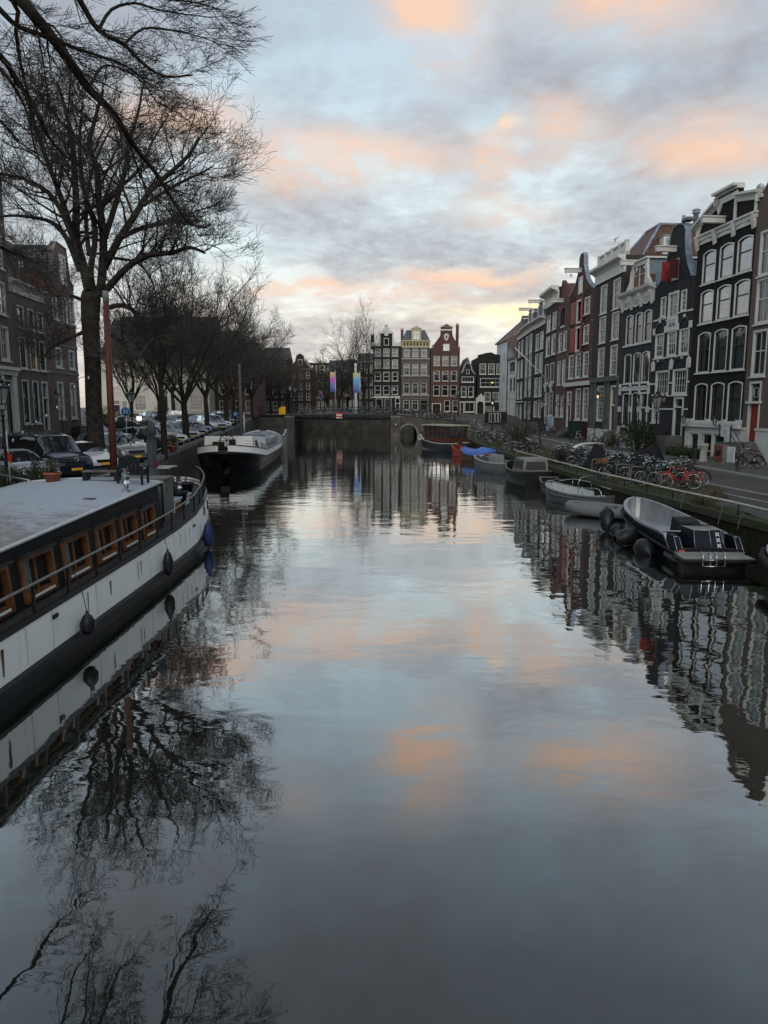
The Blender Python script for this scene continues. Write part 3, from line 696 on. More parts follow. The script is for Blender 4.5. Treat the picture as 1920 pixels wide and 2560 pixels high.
BRD = brick('slate_painted_brick', (0.039, 0.042, 0.051), (0.034, 0.037, 0.047), (.024, .026, .03), .2)
BRE = brick('umber_brick', (0.058, 0.044, 0.043), (0.038, 0.031, 0.031), (.03, .027, .026), .3)
BRF = brick('red_brown_brick', (0.123, 0.053, 0.039), (0.085, 0.039, 0.031), (.07, .05, .045), .35)
BRG = brick('rose_brick', (.135, .070, .056), (.115, .058, .048), (.07, .05, .045), .25)
BRH = brick('chocolate_brick', (0.044, 0.029, 0.025), (0.036, 0.024, 0.021), (.03, .024, .022), .3)
BRI = brick('dark_grey_brick', (0.032, 0.029, 0.029), (0.024, 0.023, 0.023), (.018, .017, .017), .3)
BRA = brick('pale_brown_brick', (.135, .098, .080), (.105, .075, .062), (.11, .10, .09), .3)
BRL = brick('left_brown_brick', (0.21, 0.145, 0.122), (0.155, 0.108, 0.092), (.09, .08, .075), .35)
BRK = brick('dull_brown_brick', (.155, .122, .106), (.115, .09, .08), (.09, .082, .075), .35)
TRIMF = mat('dull_trim', (.33, .33, .31), .6)
WPL = mat('white_plaster', (.60, .61, .60), .8, noise=(.16, .5), bump=.15, bscale=6)
RX = {'A': ((22.48, 44.91), (23.0, 38.6)), 'B': ((21.86, 51.6), (22.48, 44.91)), 'C': ((21.3, 57.71), (21.86, 51.6)), 'D': ((20.83, 63.87), (21.3, 57.71)), 'E': ((20.53, 71.39), (20.83, 63.87)), 'F': ((20.2, 80.0), (20.53, 71.39)),
      'G': ((20.31, 85.53), (20.2, 80.0)), 'H': ((20.45, 92.4), (20.31, 85.53)), 'I': ((20.59, 99.57), (20.45, 92.4)), 'J': ((21.11, 109.15), (20.59, 99.57)), 'K': ((21.59, 117.75), (21.11, 109.15)), 'L': ((22.2, 128), (21.59, 117.75))}
gz_ = 1.0
# --- A: pale brown brick house at the right edge, red door
h = House('brown brick house with a red front door and tall white windows, nearest on the right', *RX['A'], gz_, 15.6, BRA)
for z0, z1 in ((12.15, 14.75), (9.35, 12.0), (6.25, 9.0)): h.row([1.25, 3.3, 5.35], 1.45, z0, z1, nx=2, ny=1 if z1 > 9.1 else 1, cas=.14, split=.55, curts=[2, 1, 2] if z0 < 7 else [2, 3, 2], glass=GLASS)
h.row([3.7, 5.4], 1.35, 2.75, 5.5, nx=2, ny=1, cas=.14, curts=[1, 1])
h.door(.55, 1.75, 2.28, 5.95, mat('red_door_paint', (.24, .028, .022), .4, noise=(.12, 5)), top=4.6, frame=.13)
def f(b):
    b.torus((1.15, .06, 5.28), .30, .02, 'y', 16, 4, WHITE); [b.torus((1.15 + s * .42, .06, 5.28), .26, .018, 'y', 10, 4, WHITE, a0=math.pi / 2 * (1 if s > 0 else -1), a1=math.pi / 2 * (3 if s > 0 else 1)) for s in (-1, 1)]
h.part('fanlight', f)
h.string(4.62, .14, .40, 1.90, out=.14, name='door_hood')
h.bx('plinth', (-.0, -.07, gz_), (.5, -.002, 3.0), WHITE); h.bx('plinth', (1.85, -.25, gz_), (6.3, -.002, 3.0), WHITE); h.string(3.0, .14, 1.8, 6.32, out=.3); h.string(3.0, .14, 0, .5, out=.12)
h.steps(.2, 1.9, 1.05, 2.26, 1.7, DSTONE, along=1.4)
h.bx('stoop_wall', (.1, -1.78, 1.0), (2.3, -1.70, 2.05), WPL)
h.railing([(.25, -1.6, 2.27), (1.55, -1.6, 2.27), (3.1, -1.7, 1.2)])
b = MB(); b.box((.55, -1.66, 2.60), (1.35, -1.60, 3.2), mat('pale_sign', (.5, .54, .56), .6)); b.box((.8, -1.665, 2.75), (1.1, -1.66, 3.05), mat('sign_print', (.35, .40, .42), .6)); b.build('notice_board', None, h.T)
h.beam(3.2, 17.8, .6)
h.finish(gable=[(0, 15.6), (6.3, 15.6), (6.3, 16.6), (5.6, 17.1), (4.9, 19.3), (1.5, 19.3), (.9, 17.4), (.1, 16.9)], cope=WHITE, rh=3.4, rm=TILED)
b = MB(); b.torus((.15, -.05, 17.25), .26, .11, 'y', 14, 6, WHITE); b.box((-.1, -.15, 16.75), (.5, .3, 16.95), WHITE); b.lathe([(.05, 0), (.13, .1), (.05, .3)], (.15, -.05, 17.1), 8, WHITE); b.build('scroll_ornament', None, h.T)
# --- B: tall black house with white pediment
h = House('tall black brick house with arched white windows under a big white pediment', *RX['B'], gz_, 15.9, BRB)
uB = [1.62, 3.68, 5.70]
for z0, z1 in ((12.72, 14.9), (10.08, 12.3), (6.75, 9.5), (3.42, 6.05)):
    h.row(uB, 1.62, z0, z1, nx=1, ny=1, cas=.095, sash='d', arch=.16, split=.58, curts={12.72: [0, 0, 0], 10.08: [1, 1, 1], 6.75: [1, 2, 2], 3.42: [1, 2, 2]}[z0], glass=GLASSR if z0 > 10 else GLASS)
h.anchors(9.9, [.4, 2.65, 4.7, 6.4]); h.anchors(6.45, [.4, 2.65, 4.7, 6.4]); h.anchors(12.5, [.4, 2.65, 4.7, 6.4])
def f(b):
    b.box((-.05, -.1, 1.0), (.62, -.002, 3.6), WHITE); b.box((6.1, -.1, 1.0), (6.72, -.002, 3.6), WHITE); b.box((-.05, -.1, 2.62), (6.72, -.002, 3.35), WHITE)
    b.box((-.1, -.3, 3.05), (6.75, -.1, 3.3), WHITE)
    for a, c in ((1.78, 2.3), (3.5, 3.68), (5.0, 6.1)): b.box((a, -.098, 1.0), (c, -.002, 2.62), WHITE)
    for a, c in ((.62, .82), (2.46, 2.86), (4.5, 4.88), (6.1, 6.2)): b.box((a, -.098, 3.35), (c, -.002, 3.6), WHITE)
h.part('white_plinth', f)
h.door(.62, 1.78, 1.05, 2.62, DARKSASH, frame=.1); h.win(2.3, 3.5, 1.4, 2.6, nx=2, ny=1, meet=0, cas=.08, sash='d', sill=0); h.win(3.68, 5.0, 1.4, 2.6, nx=2, ny=1, meet=0, cas=.08, sash='d', sill=0)
# pediment: white mouldings over black
def f(b):
    b.box((-.1, -.14, 15.72), (6.8, .1, 15.98), WHITE); b.box((-.18, -.26, 15.98), (6.85, .1, 16.1), WHITE)
    for u in (.12, 2.3, 4.45, 6.6): b.prism([(-.02, 15.2), (-.14, 15.1), (-.22, 15.5), (-.3, 15.98), (-.02, 15.98)], u - .14, u + .14, 'x', WHITE)
    for a, c in ((.26, 2.16), (2.44, 4.31), (4.59, 6.46)):
        b.ring([(lerp(a, c, i / 8), 15.72) for i in range(9)], [(lerp(a, c, i / 8), 15.45 + .24 * math.sin(math.pi * i / 8)) for i in range(9)], -.10, -.004, WHITE)
    def mould(p, q, t=.20, o=.42):
        L = math.dist(p, q); nx, nz = -(q[1] - p[1]) / L, (q[0] - p[0]) / L
        for (t0, t1, oo) in ((0, t * .6, o * .45), (t * .6, t * 1.3, o)):
            pr = [(p[0] + nx * t0, p[1] + nz * t0), (q[0] + nx * t0, q[1] + nz * t0), (q[0] + nx * t1, q[1] + nz * t1), (p[0] + nx * t1, p[1] + nz * t1)]; b.prism(pr, -oo, .28, 'y', WHITE)
    mould((-.3, 16.55), (2.35, 17.55)); mould((4.5, 17.45), (6.9, 17.0)) ; mould((2.35, 17.5), (2.35, 18.0), .12, .3)
    mould((2.2, 18.0), (4.75, 18.0), .22, .5); mould((6.9, 16.6), (6.9, 17.0), .05, .3)
    b.prism([(-.2, 16.1), (.15, 16.1), (.4, 16.7), (2.6, 17.5), (2.6, 17.9), (2.3, 17.9), (-.2, 16.75)], -.1, -.02, 'y', WHITE)
    b.prism([(6.5, 16.1), (6.72, 16.1), (6.72, 17.2), (4.6, 17.6), (4.5, 17.2), (6.5, 16.8)], -.1, -.02, 'y', WHITE)
    b.prism([(2.3, 17.3), (2.5, 16.9), (2.9, 17.5), (4.3, 17.5), (4.3, 16.1), (4.55, 16.1), (4.55, 17.9), (2.4, 17.9)], -.1, -.02, 'y', WHITE)
h.part('pediment', f)
h.beam(3.1, 16.25, 1.5)
h.finish(gable=[(0, 15.9), (6.7, 15.9), (6.7, 17.15), (4.6, 17.55), (4.6, 18.0), (2.35, 18.0), (2.35, 17.5), (-.1, 16.55)], rh=1.8, rm=TILED)
b = MB(); b.box((-.3, -1.0, 0), (-.05, 0, 0), IRON)
def wall_lamp(T, u, z, out=.55, lit=False):
    o = thing_lantern_mesh; L = put('wall_lantern', o[0], T, (u, -out, z)); put('glass', o[1] if not lit else o[2], L)
def lanternmesh(k=1.0):
    b = MB()
    b.lathe([(.02, 0), (.06, .02), (.05, .06), (.02, .1)], (0, 0, -.08), 6, IRON)
    for j in range(6):
        a = 2 * math.pi * j / 6; b.tube([(.085 * math.cos(a), .085 * math.sin(a), .02), (.17 * math.cos(a), .17 * math.sin(a), .42)], .011, 4, IRON)
    b.lathe([(.20, .42), (.21, .45), (.12, .53), (.07, .60), (.08, .64), (.02, .70), (.03, .76), (.005, .80)], (0, 0, 0), 6, IRON)
    b.tube([(0, 0, -.05), (0, .25, -.18), (0, .54, -.1)], .018, 5, IRON); b.torus((0, .35, -.02), .10, .012, 'x', 10, 4, IRON)
    g = MB(); g.lathe([(.075, .02), (.155, .41)], (0, 0, 0), 6, LANTG, sm=False)
    g2 = MB(); g2.lathe([(.075, .02), (.155, .41)], (0, 0, 0), 6, LANTG, sm=False); g2.lathe([(.01, .1), (.04, .14), (.04, .24), (.01, .28)], (0, 0, 0), 6, LITM)
    return b.mesh('wall_lantern'), g.mesh('glass'), g2.mesh('glass')
LANTG = glassmat('lantern_glass', tint=(.5, .5, .48), clear=.65, refl=.05)
thing_lantern_mesh = lanternmesh()
wall_lamp(h.T, .55, 3.3); wall_lamp(h.T, 4.55, 3.25)
# --- C: 1616 house with the bell gable
h = House('charcoal gabled house dated 1616 with white arches over its windows', *RX['C'], gz_, 13.6, BRC)
h.row([1.52], .85, 11.25, 12.75, nx=1, ny=1, cas=.12, curts=[3]); h.row([4.62], .82, 11.3, 12.8, nx=1, ny=2, cas=.12, curts=[2]); h.row([3.08], 1.6, 10.95, 12.9, nx=2, ny=2, cas=.2, curts=[3])
h.row([1.22, 3.18, 5.0], 1.42, 8.2, 10.05, nx=3, ny=2, cas=.14, curts=[3, 3, 2], glass=GLASS)
h.row([2.0, 4.72], 2.2, 5.3, 7.2, nx=5, ny=3, cas=.17, meet=0, curts=[1, 0], glass=GLASS)
h.row([1.2], 1.2, 3.2, 5.0, nx=3, ny=2, cas=.14, curts=[1]); h.door(4.05, 5.5, 2.3, 5.15, DARKSASH, top=4.35, frame=.16)
h.string(11.05, .12, .1, 2.2); h.string(11.18, .12, 3.95, 6.0); h.string(8.05, .12, .4, 5.8, out=.06)
h.string(6.15, .12, 0, .85); h.string(6.15, .12, 3.15, 3.6); h.string(6.15, .12, 5.85, 6.1); h.string(4.2, .12, 0, .55); h.string(4.2, .12, 1.85, 4.0); h.string(4.2, .12, 5.55, 6.1)
def f(b):
    for u, z in ((.35, 10.0), (2.2, 10.0), (4.1, 10.0), (5.85, 10.0)): b.box((u - .16, -.1, z), (u + .16, -.004, z + .5), WHITE)
    for u, z in ((.45, 7.25), (3.38, 7.25), (5.9, 7.25)): b.box((u - .24, -.1, z - .05), (u + .24, -.004, z + .6), WHITE); b.prism([(u - .24, z + .6), (u + .24, z + .6), (u, z + .75)], -.1, -.004, 'y', WHITE)
    b.box((2.36, -.09, 10.05), (3.95, -.004, 10.95), WHITE)
    for u in (1.2, 4.9): b.box((u - .12, -.08, 10.85), (u + .12, -.004, 11.05), WHITE); b.box((u - .12, -.08, 7.9), (u + .12, -.004, 8.05), WHITE)
h.part('stone_block', f)
for c, r, z, ra, ri in ((1.3, .85, 10.1, .8, .67), (5.0, .85, 10.1, .8, .67), (1.95, 1.15, 7.25, .75, .6), (4.7, 1.05, 7.25, .75, .6)):
    b = MB(); b.ring([(c + r * math.cos(math.pi * i / 12), z + ra * math.sin(math.pi * i / 12)) for i in range(13)], [(c + (r - .14) * math.cos(math.pi * i / 12), z + ri * math.sin(math.pi * i / 12)) for i in range(13)], -.07, -.002, BLACK); b.build('relief_arch', None, h.T)
def text(T, s, size, M, m, name='lettering', ext=.01, font=None, align='CENTER'):
    c = bpy.data.curves.new(name, 'FONT'); c.body = s; c.size = size; c.extrude = ext; c.align_x = align; c.align_y = 'CENTER'
    o = bpy.data.objects.new(name, c); dg = bpy.context.evaluated_depsgraph_get(); COL.objects.link(o)
    bpy.context.view_layer.update(); me = bpy.data.meshes.new_from_object(o.evaluated_get(bpy.context.evaluated_depsgraph_get())); bpy.data.objects.remove(o)
    me.transform(M); me.materials.clear(); me.materials.append(m); x = bpy.data.objects.new(name, me); COL.objects.link(x); x.parent = T; return x
text(h.T, '1616', .52, Matrix.Translation((3.15, -.10, 10.5)) @ Matrix.Rotation(R(90), 4, 'X'), BLACK, 'date_numerals')
G_ = [(0, 13.6), (6.1, 13.6), (5.62, 13.65), (4.95, 14.6), (4.55, 15.6), (4.42, 16.6), (4.4, 17.0), (4.1, 17.45), (3.6, 17.65), (3.05, 17.7), (2.5, 17.6), (2.1, 17.2), (1.95, 16.6), (1.85, 15.8), (1.5, 14.8), (.9, 14.0), (.35, 13.65)]
h.holes.append((2.75, 3.55, 13.75, 15.15))
b = MB(); b.ring([(2.7, 13.7), (3.6, 13.7), (3.6, 15.2), (2.7, 15.2)], [(2.85, 13.85), (3.45, 13.85), (3.45, 15.05), (2.85, 15.05)], -.08, .02, WHITE); b.box((2.85, -.02, 13.85), (3.45, -.005, 15.05), GLASSR); b.box((3.13, -.05, 13.85), (3.17, -.02, 15.05), WHITE); b.build('hatch_window', None, h.T)
b = MB(); b.box((2.62, -.85, 13.75), (2.68, -.08, 15.1), REDP); b.build('shutter', None, h.T); b = MB(); b.box((3.66, -.75, 13.75), (3.72, -.08, 15.1), mat('dark_red_paint', (.06, .015, .015), .6)); b.build('shutter', None, h.T)
h.beam(2.95, 15.75, 1.5); h.anchors(16.7, [3.1]); h.anchors(13.1, [.9, 2.9, 4.0, 5.4])
h.finish(gable=G_, cope=ZINC, rh=3.7, rm=TILED, roof='cross')
b = MB(); b.box((3.75, -.1, 17.65), (4.6, .5, 17.85), STONE); b.lathe([(.14, 0), (.12, .5)], (3.5, .2, 17.7), 8, ZINC); b.build('gable_cap', None, h.T)
h.steps(3.9, 5.7, 1.05, 2.28, 1.3, DSTONE, along=-1.6); h.railing([(5.6, -1.25, 2.3), (3.95, -1.25, 2.3), (2.3, -1.3, 1.1)])
wall_lamp(h.T, 3.55, 4.75)
# --- D: slate house with ornate white cornice and neck dormer
h = House('slate blue house with swagged white cornice and a white banded ground floor', *RX['D'], gz_, 13.2, BRD)
uD = [1.66, 3.5, 5.18]
for z0, z1, c in ((9.65, 12.15, [1, 2, 2]), (6.4, 8.9, [2, 2, 2]), (2.75, 5.62, [2, 2, 0])):
    h.row(uD if z0 > 3 else uD[:2], 1.42, z0, z1, nx=1, ny=1, cas=.095, sash='d', arch=.15, split=.56, curts=c, sill=z0 < 9)
h.door(4.5, 5.95, 2.3, 5.62, DARKSASH, top=4.3, frame=.15)
h.string(9.5, .14, .55, 5.95, out=.1); h.anchors(9.25, [.5, 2.55, 4.3, 5.9]); h.anchors(12.5, [.5, 2.55, 4.3, 5.9])
def f(b):
    for u in (.35, 2.55, 4.32, 5.98):
        b.box((u - .19, -.1, 5.45), (u + .19, -.004, 6.25), WHITE); b.prism([(u - .19, 6.25), (u + .19, 6.25), (u, 6.42)], -.1, -.004, 'y', WHITE); b.torus((u, -.1, 6.05), .07, .02, 'y', 8, 4, BLACK)
        b.box((u - .30, -.06, 4.0), (u + .30, -.003, 4.45), WHITE); b.box((u - .24, -.06, 2.3), (u + .24, -.003, 2.75), WHITE)
    for a, c in ((.54, 2.36), (2.74, 4.13), (4.51, 5.79)):
        b.ring([(lerp(a, c, i / 8), 5.95 + .22 * math.sin(math.pi * i / 8)) for i in range(9)], [(lerp(a, c, i / 8), 5.78 + .22 * math.sin(math.pi * i / 8)) for i in range(9)], -.09, -.004, WHITE)
h.part('white_band', f)
h.bx('plinth', (-.01, -.14, 1.0), (4.3, -.004, 2.3), WHITE); h.bx('plinth', (4.3, -1.5, 1.0), (6.15, -.16, 1.9), WPL)
def f(b):
    b.box((0, -.08, 12.7), (6.18, .05, 13.75), WHITE)
    b.prism([(0, 13.6), (-.25, 13.7), (-.55, 13.85), (-.62, 14.05), (0, 14.1)], -.15, 6.3, 'x', WHITE)
    for u in (.25, 2.1, 4.0, 5.95): b.prism([(-.05, 12.55), (-.18, 12.5), (-.24, 12.9), (-.42, 13.3), (-.48, 13.6), (-.05, 13.65)], u - .15, u + .15, 'x', WHITE)
    for a, c in ((.4, 1.95), (2.25, 3.85), (4.15, 5.8)):
        for k in (0, .28): b.ring([(lerp(a, c, i / 8), 13.35 - k - .30 * math.sin(math.pi * i / 8)) for i in range(9)], [(lerp(a, c, i / 8), 13.2 - k - .30 * math.sin(math.pi * i / 8)) for i in range(9)], -.17, -.08, WHITE)
h.part('cornice', f)
h.ze = 13.6
h.dormer(3.1, 14.05, 2.7, 2.2, y=-.05, top='flat', dep=4.5, side=mat('blue_grey_dormer', (.16, .20, .235), .6)); h.beam(2.2, 16.1, 1.3)
def f(b):
    for s_ in (-1, 1): b.prism([(3.1 + s_ * 1.4, 14.05), (3.1 + s_ * 2.5, 14.05), (3.1 + s_ * 2.3, 14.3), (3.1 + s_ * 1.7, 14.9), (3.1 + s_ * 1.6, 15.6), (3.1 + s_ * 1.4, 15.9)], -.1, .1, 'y', WHITE)
h.part('scroll_wing', f)
h.finish(roof='ridge', rh=2.6, rm=TILER)
b = MB(); b.prism([(5.0, 13.7), (6.3, 13.7), (6.3, 14.9), (5.7, 15.1)], .3, 2.5, 'y', ZINC); b.build('roof_gutter', None, h.T)
h.railing([(.3, -1.3, 1.1), (2.2, -1.3, 1.1), (4.4, -1.45, 1.9), (6.0, -1.45, 1.9)], 1.1); wall_lamp(h.T, 5.2, 4.75)
# --- E: umber house with white cornice, balustrade and red tiled attic
h = House('umber brick house with a white balustrade over its cornice and red tiled attic', *RX['E'], gz_, 16.0, BRE)
for z0, z1 in ((13.1, 15.7), (10.4, 12.85), (7.2, 9.95)): h.row([2.55, 5.9], 1.75, z0, z1, nx=3 if z0 > 8 else 4, ny=2 if z0 > 8 else 3, cas=.13, curts=[0, 3] if z0 > 8 else [0, 0], glass=GLASS)
h.row([2.9], 2.0, 3.1, 6.4, nx=4, ny=4, cas=.14, curts=[0], glass=GLASS); h.door(5.6, 7.0, 2.3, 6.35, mat('dark_blue_door', (.02, .022, .05), .4), top=4.5, frame=.16, fm=CREAM)
h.string(6.75, .45, out=.28, m=DSTONE)
def f(b):
    for a, c in ((.05, .9), (1.05, 1.8), (4.0, 4.6), (4.75, 5.45), (7.1, 7.5)): b.box((a, -.12, 2.35), (c, -.003, 6.75), DSTONE)
h.part('pilaster', f); h.bx('plinth', (0, -.2, 1.0), (5.4, -.002, 2.35), WHITE)
h.cornice(16.0, 17.45, out=.7)
def f(b):
    b.box((.1, .1, 17.55), (7.4, .35, 17.75), WHITE); b.box((.1, .08, 18.55), (7.4, .37, 18.68), WHITE)
    for a, c in ((.1, .5), (2.0, 2.3), (3.6, 4.1), (5.6, 5.9), (7.0, 7.4)): b.box((a, .05, 17.5), (c, .4, 18.75), WHITE)
    for a, c in ((.5, 2.0), (2.3, 3.6), (4.1, 5.6), (5.9, 7.0)):
        for i in range(6): b.lathe([(.06, 0), (.09, .2), (.05, .45), (.06, .8)], (lerp(a, c, (i + .5) / 6), .22, 17.75), 6, WHITE)
h.part('balustrade', f)
h.steps(5.4, 7.3, 1.05, 2.28, 1.3, STONE); h.railing([(5.4, -1.3, 1.6), (3.4, -1.35, 1.1), (1.0, -1.35, 1.1)]); h.railing([(5.45, -1.3, 2.2), (7.4, -1.3, 2.2)]); wall_lamp(h.T, 3.6, 5.2, lit=True)
h.ze = 17.4
h.finish(roof='flat')
def f(b):
    x0, x1, y0, y1, za, zt = .4, 7.4, 1.6, 9.5, 17.45, 20.5
    b.add([(x0, y0, za), (x1, y0, za), (x1, y1, za), (x0, y1, za), (x0 + 2.0, y0 + 2.2, zt), (x1 - 2.0, y0 + 2.2, zt), (x1 - 2.0, y1 - 2, zt), (x0 + 2.0, y1 - 2, zt)], [(0, 1, 5, 4), (1, 2, 6, 5), (2, 3, 7, 6), (3, 0, 4, 7), (4, 5, 6, 7)], TILER)
    for p, q in (((x1, y0, za), (x1 - 2.0, y0 + 2.2, zt)), ((x0, y0, za), (x0 + 2.0, y0 + 2.2, zt)), ((x0 + 2.0, y0 + 2.2, zt), (x1 - 2, y0 + 2.2, zt)), ((x1, y1, za), (x1 - 2.0, y1 - 2, zt)), ((x1 - 2.0, y0 + 2.2, zt), (x1 - 2.0, y1 - 2, zt))): b.tube([p, q], .13, 5, ZINC)
at_ = h.part('attic_roof', f)
b = MB(); b.box((5.9, 3.3, 17.5), (7.5, 4.7, 19.0), WHITE); b.box((7.5, 3.55, 17.8), (7.53, 4.45, 18.8), GLASS); b.box((7.53, 3.97, 17.8), (7.55, 4.03, 18.8), WHITE); b.box((7.53, 3.55, 18.27), (7.55, 4.45, 18.33), WHITE); b.box((5.8, 3.2, 19.0), (7.6, 4.8, 19.1), ZINC); b.build('dormer', None, h.T)
b = MB(); b.lathe([(.22, 0), (.22, 1.0), (.34, 1.02), (.34, 1.12), (.22, 1.2), (.38, 1.3), (.05, 1.45)], (5.4, 7.0, 20.4), 10, ZINC); b.build('flue', None, h.T)
# --- F: red shutters
h = House('red brown brick house with bell gable and two tiers of open red shutters', *RX['F'], gz_, 15.9, BRF)
h.row([1.6, 4.05, 6.6], 1.7, 7.45, 9.95, nx=2, ny=3, cas=.15, curts=[0, 0, 0], glass=GLASS)
h.row([6.35], 1.75, 13.65, 15.35, nx=2, ny=2, cas=.14, curts=[0]); h.row([6.35], 1.75, 10.75, 12.6, nx=2, ny=2, cas=.14, curts=[1])
for z0, z1 in ((13.15, 15.35), (10.25, 12.65)):
    h.holes.append((3.1, 4.6, z0, z1)); o = MB(); o.ring([(3.0, z0 - .1), (4.7, z0 - .1), (4.7, z1 + .1), (3.0, z1 + .1)], [(3.25, z0 + .1), (4.45, z0 + .1), (4.45, z1 - .1), (3.25, z1 - .1)], -.08, .05, WHITE); o.build('hatch_frame', None, h.T)
    for a, c in ((1.35, 2.98), (4.72, 5.3)):
        b = MB(); b.box((a, -.16, z0 - .05), (c, -.09, z1 + .05), REDP); b.box((a, -.18, z1 - .4), (c, -.16, z1 - .32), IRON); b.box((a, -.18, z0 + .3), (c, -.16, z0 + .38), IRON); b.build('shutter', None, h.T)
h.row([4.55, 7.05], 1.75, 3.08, 6.35, nx=3, ny=3, cas=.15, curts=[0, 0], glass=GLASS); h.door(.6, 2.2, 2.25, 6.1, mat('dark_green_door', (.015, .03, .022), .4), top=4.6, frame=.2)
h.string(6.6, .42, -.15, 8.75, out=.30)
def f(b):
    for u in (.3, 2.85, 5.3, 8.1):
        for z in (9.95, 8.6, 12.75): b.box((u - .22, -.05, z), (u + .22, -.003, z + .22), STONE)
    for c in (1.6, 6.35):
        for z in (10.1, 13.0, 15.55):
            b.ring([(c + .95 * math.cos(math.pi * i / 10), z + .55 * math.sin(math.pi * i / 10)) for i in range(11)], [(c + .8 * math.cos(math.pi * i / 10), z + .42 * math.sin(math.pi * i / 10)) for i in range(11)], -.05, -.002, BRH)
    b.box((3.0, -.06, 9.95), (5.0, -.003, 10.2), STONE)
h.part('stone_block', f)
G_ = [(0, 15.9), (8.6, 15.9), (7.9, 16.1), (6.9, 16.6), (6.0, 17.2), (5.3, 18.2), (4.95, 18.8), (4.9, 19.6), (4.55, 20.0), (3.75, 20.0), (3.35, 19.6), (3.3, 18.8), (2.9, 18.1), (2.2, 17.2), (1.3, 16.7), (.3, 16.4), (0, 16.2)]
b = MB(); b.ring([(3.4, 16.0), (4.6, 16.0), (4.6, 17.7), (3.4, 17.7)], [(3.6, 16.2), (4.4, 16.2), (4.4, 17.5), (3.6, 17.5)], -.08, .02, WHITE); b.box((3.6, -.02, 16.2), (4.4, -.005, 17.5), GLASSR); b.build('gable_window', None, h.T)
h.beam(3.9, 18.15, 1.7); h.finish(gable=G_, cope=ZINC, rh=3.2, rm=TILER, roof='cross')
h.steps(.4, 2.5, 1.05, 2.22, 2.0, DSTONE); wall_lamp(h.T, .2, 5.3)
b = MB(); b.torus((1.2, -1.0, 4.75), .36, .035, 'x', 16, 5, IRON); b.tube([(1.2, -.05, 4.9), (1.2, -.65, 4.9)], .03, 5, IRON); b.torus((1.2, -1.0, 4.75), .2, .02, 'x', 12, 4, IRON); b.build('hanging_sign', None, h.T)
# --- G
h = House('narrow rose brick house with a dark hatch shutter under its small gable', *RX['G'], gz_, 15.6, BRG)
h.row([1.9, 4.3], 1.5, 10.65, 12.8, nx=1, ny=1, cas=.13, curts=[0, 3]); h.row([1.75, 4.2], 1.5, 6.95, 9.65, nx=2, ny=1, cas=.14, curts=[0, 3]); h.row([1.5, 3.9], 1.4, 3.3, 5.85, nx=2, ny=2, cas=.14, curts=[2, 2], room=WARM)
h.holes.append((2.2, 3.6, 13.5, 15.4)); b = MB(); b.box((1.0, -.14, 13.55), (2.15, -.08, 15.3), mat('slate_shutter', (.05, .06, .075), .6)); b.build('shutter', None, h.T); b = MB(); b.box((2.1, -.1, 13.3), (3.7, .04, 13.5), WHITE); b.build('hatch_sill', None, h.T)
h.beam(2.8, 16.1, 1.4); h.finish(gable=[(0, 15.6), (5.5, 15.6), (5.0, 16.0), (4.2, 16.8), (3.7, 17.8), (2.2, 18.6), (1.8, 17.8), (1.3, 16.8), (.4, 16.0)], cope=BRF, rh=2.6, rm=TILER)
h.steps(.2, 1.4, 1.05, 2.2, 1.2, DSTONE); h.railing([(.2, -1.2, 2.2), (1.4, -1.2, 2.2), (3.4, -1.2, 1.1)])
# --- H
h = House('chocolate brick house with a high white boxed cornice and scrolled white sills', *RX['H'], gz_, 16.6, BRH)
h.row([1.95, 5.3], 2.1, 13.6, 15.6, nx=2, ny=1, cas=.15, curts=[0, 0]); h.row([1.9, 5.2], 2.2, 10.65, 13.05, nx=1, ny=1, cas=.15, curts=[3, 3], glass=GLASSR); h.row([1.8, 5.0], 2.2, 7.35, 9.7, nx=1, ny=1, cas=.15, sash='d', curts=[0, 0]); h.row([4.7], 2.4, 3.4, 6.3, nx=1, ny=1, cas=.16, sash='d', curts=[2])
h.door(1.2, 2.6, 2.3, 6.2, DARKSASH, top=4.6); h.cornice(16.6, 18.4, out=.9)
def f(b):
    for c in (1.8, 5.0): b.prism([(c - 1.1, 7.2), (c + 1.1, 7.2), (c + .8, 6.9), (c + .35, 6.75), (c + .12, 6.3), (c - .12, 6.3), (c - .35, 6.75), (c - .8, 6.9)], -.2, -.004, 'y', WHITE)
h.part('scrolled_sill', f); h.bx('plinth', (3.2, -.18, 1.0), (6.8, -.002, 3.3), mat('pale_blue_plinth', (.36, .42, .48), .7))
b = MB(); b.tube([(3.4, -.1, 7.6), (3.4, -4.3, 11.6)], .06, 6, WHITE); b.lathe([(.02, 0), (.1, .05), (.02, .12)], (3.4, -4.3, 11.6), 6, WHITE); b.build('flagpole', None, h.T)
h.ze = 18.3; h.finish(roof='flat')
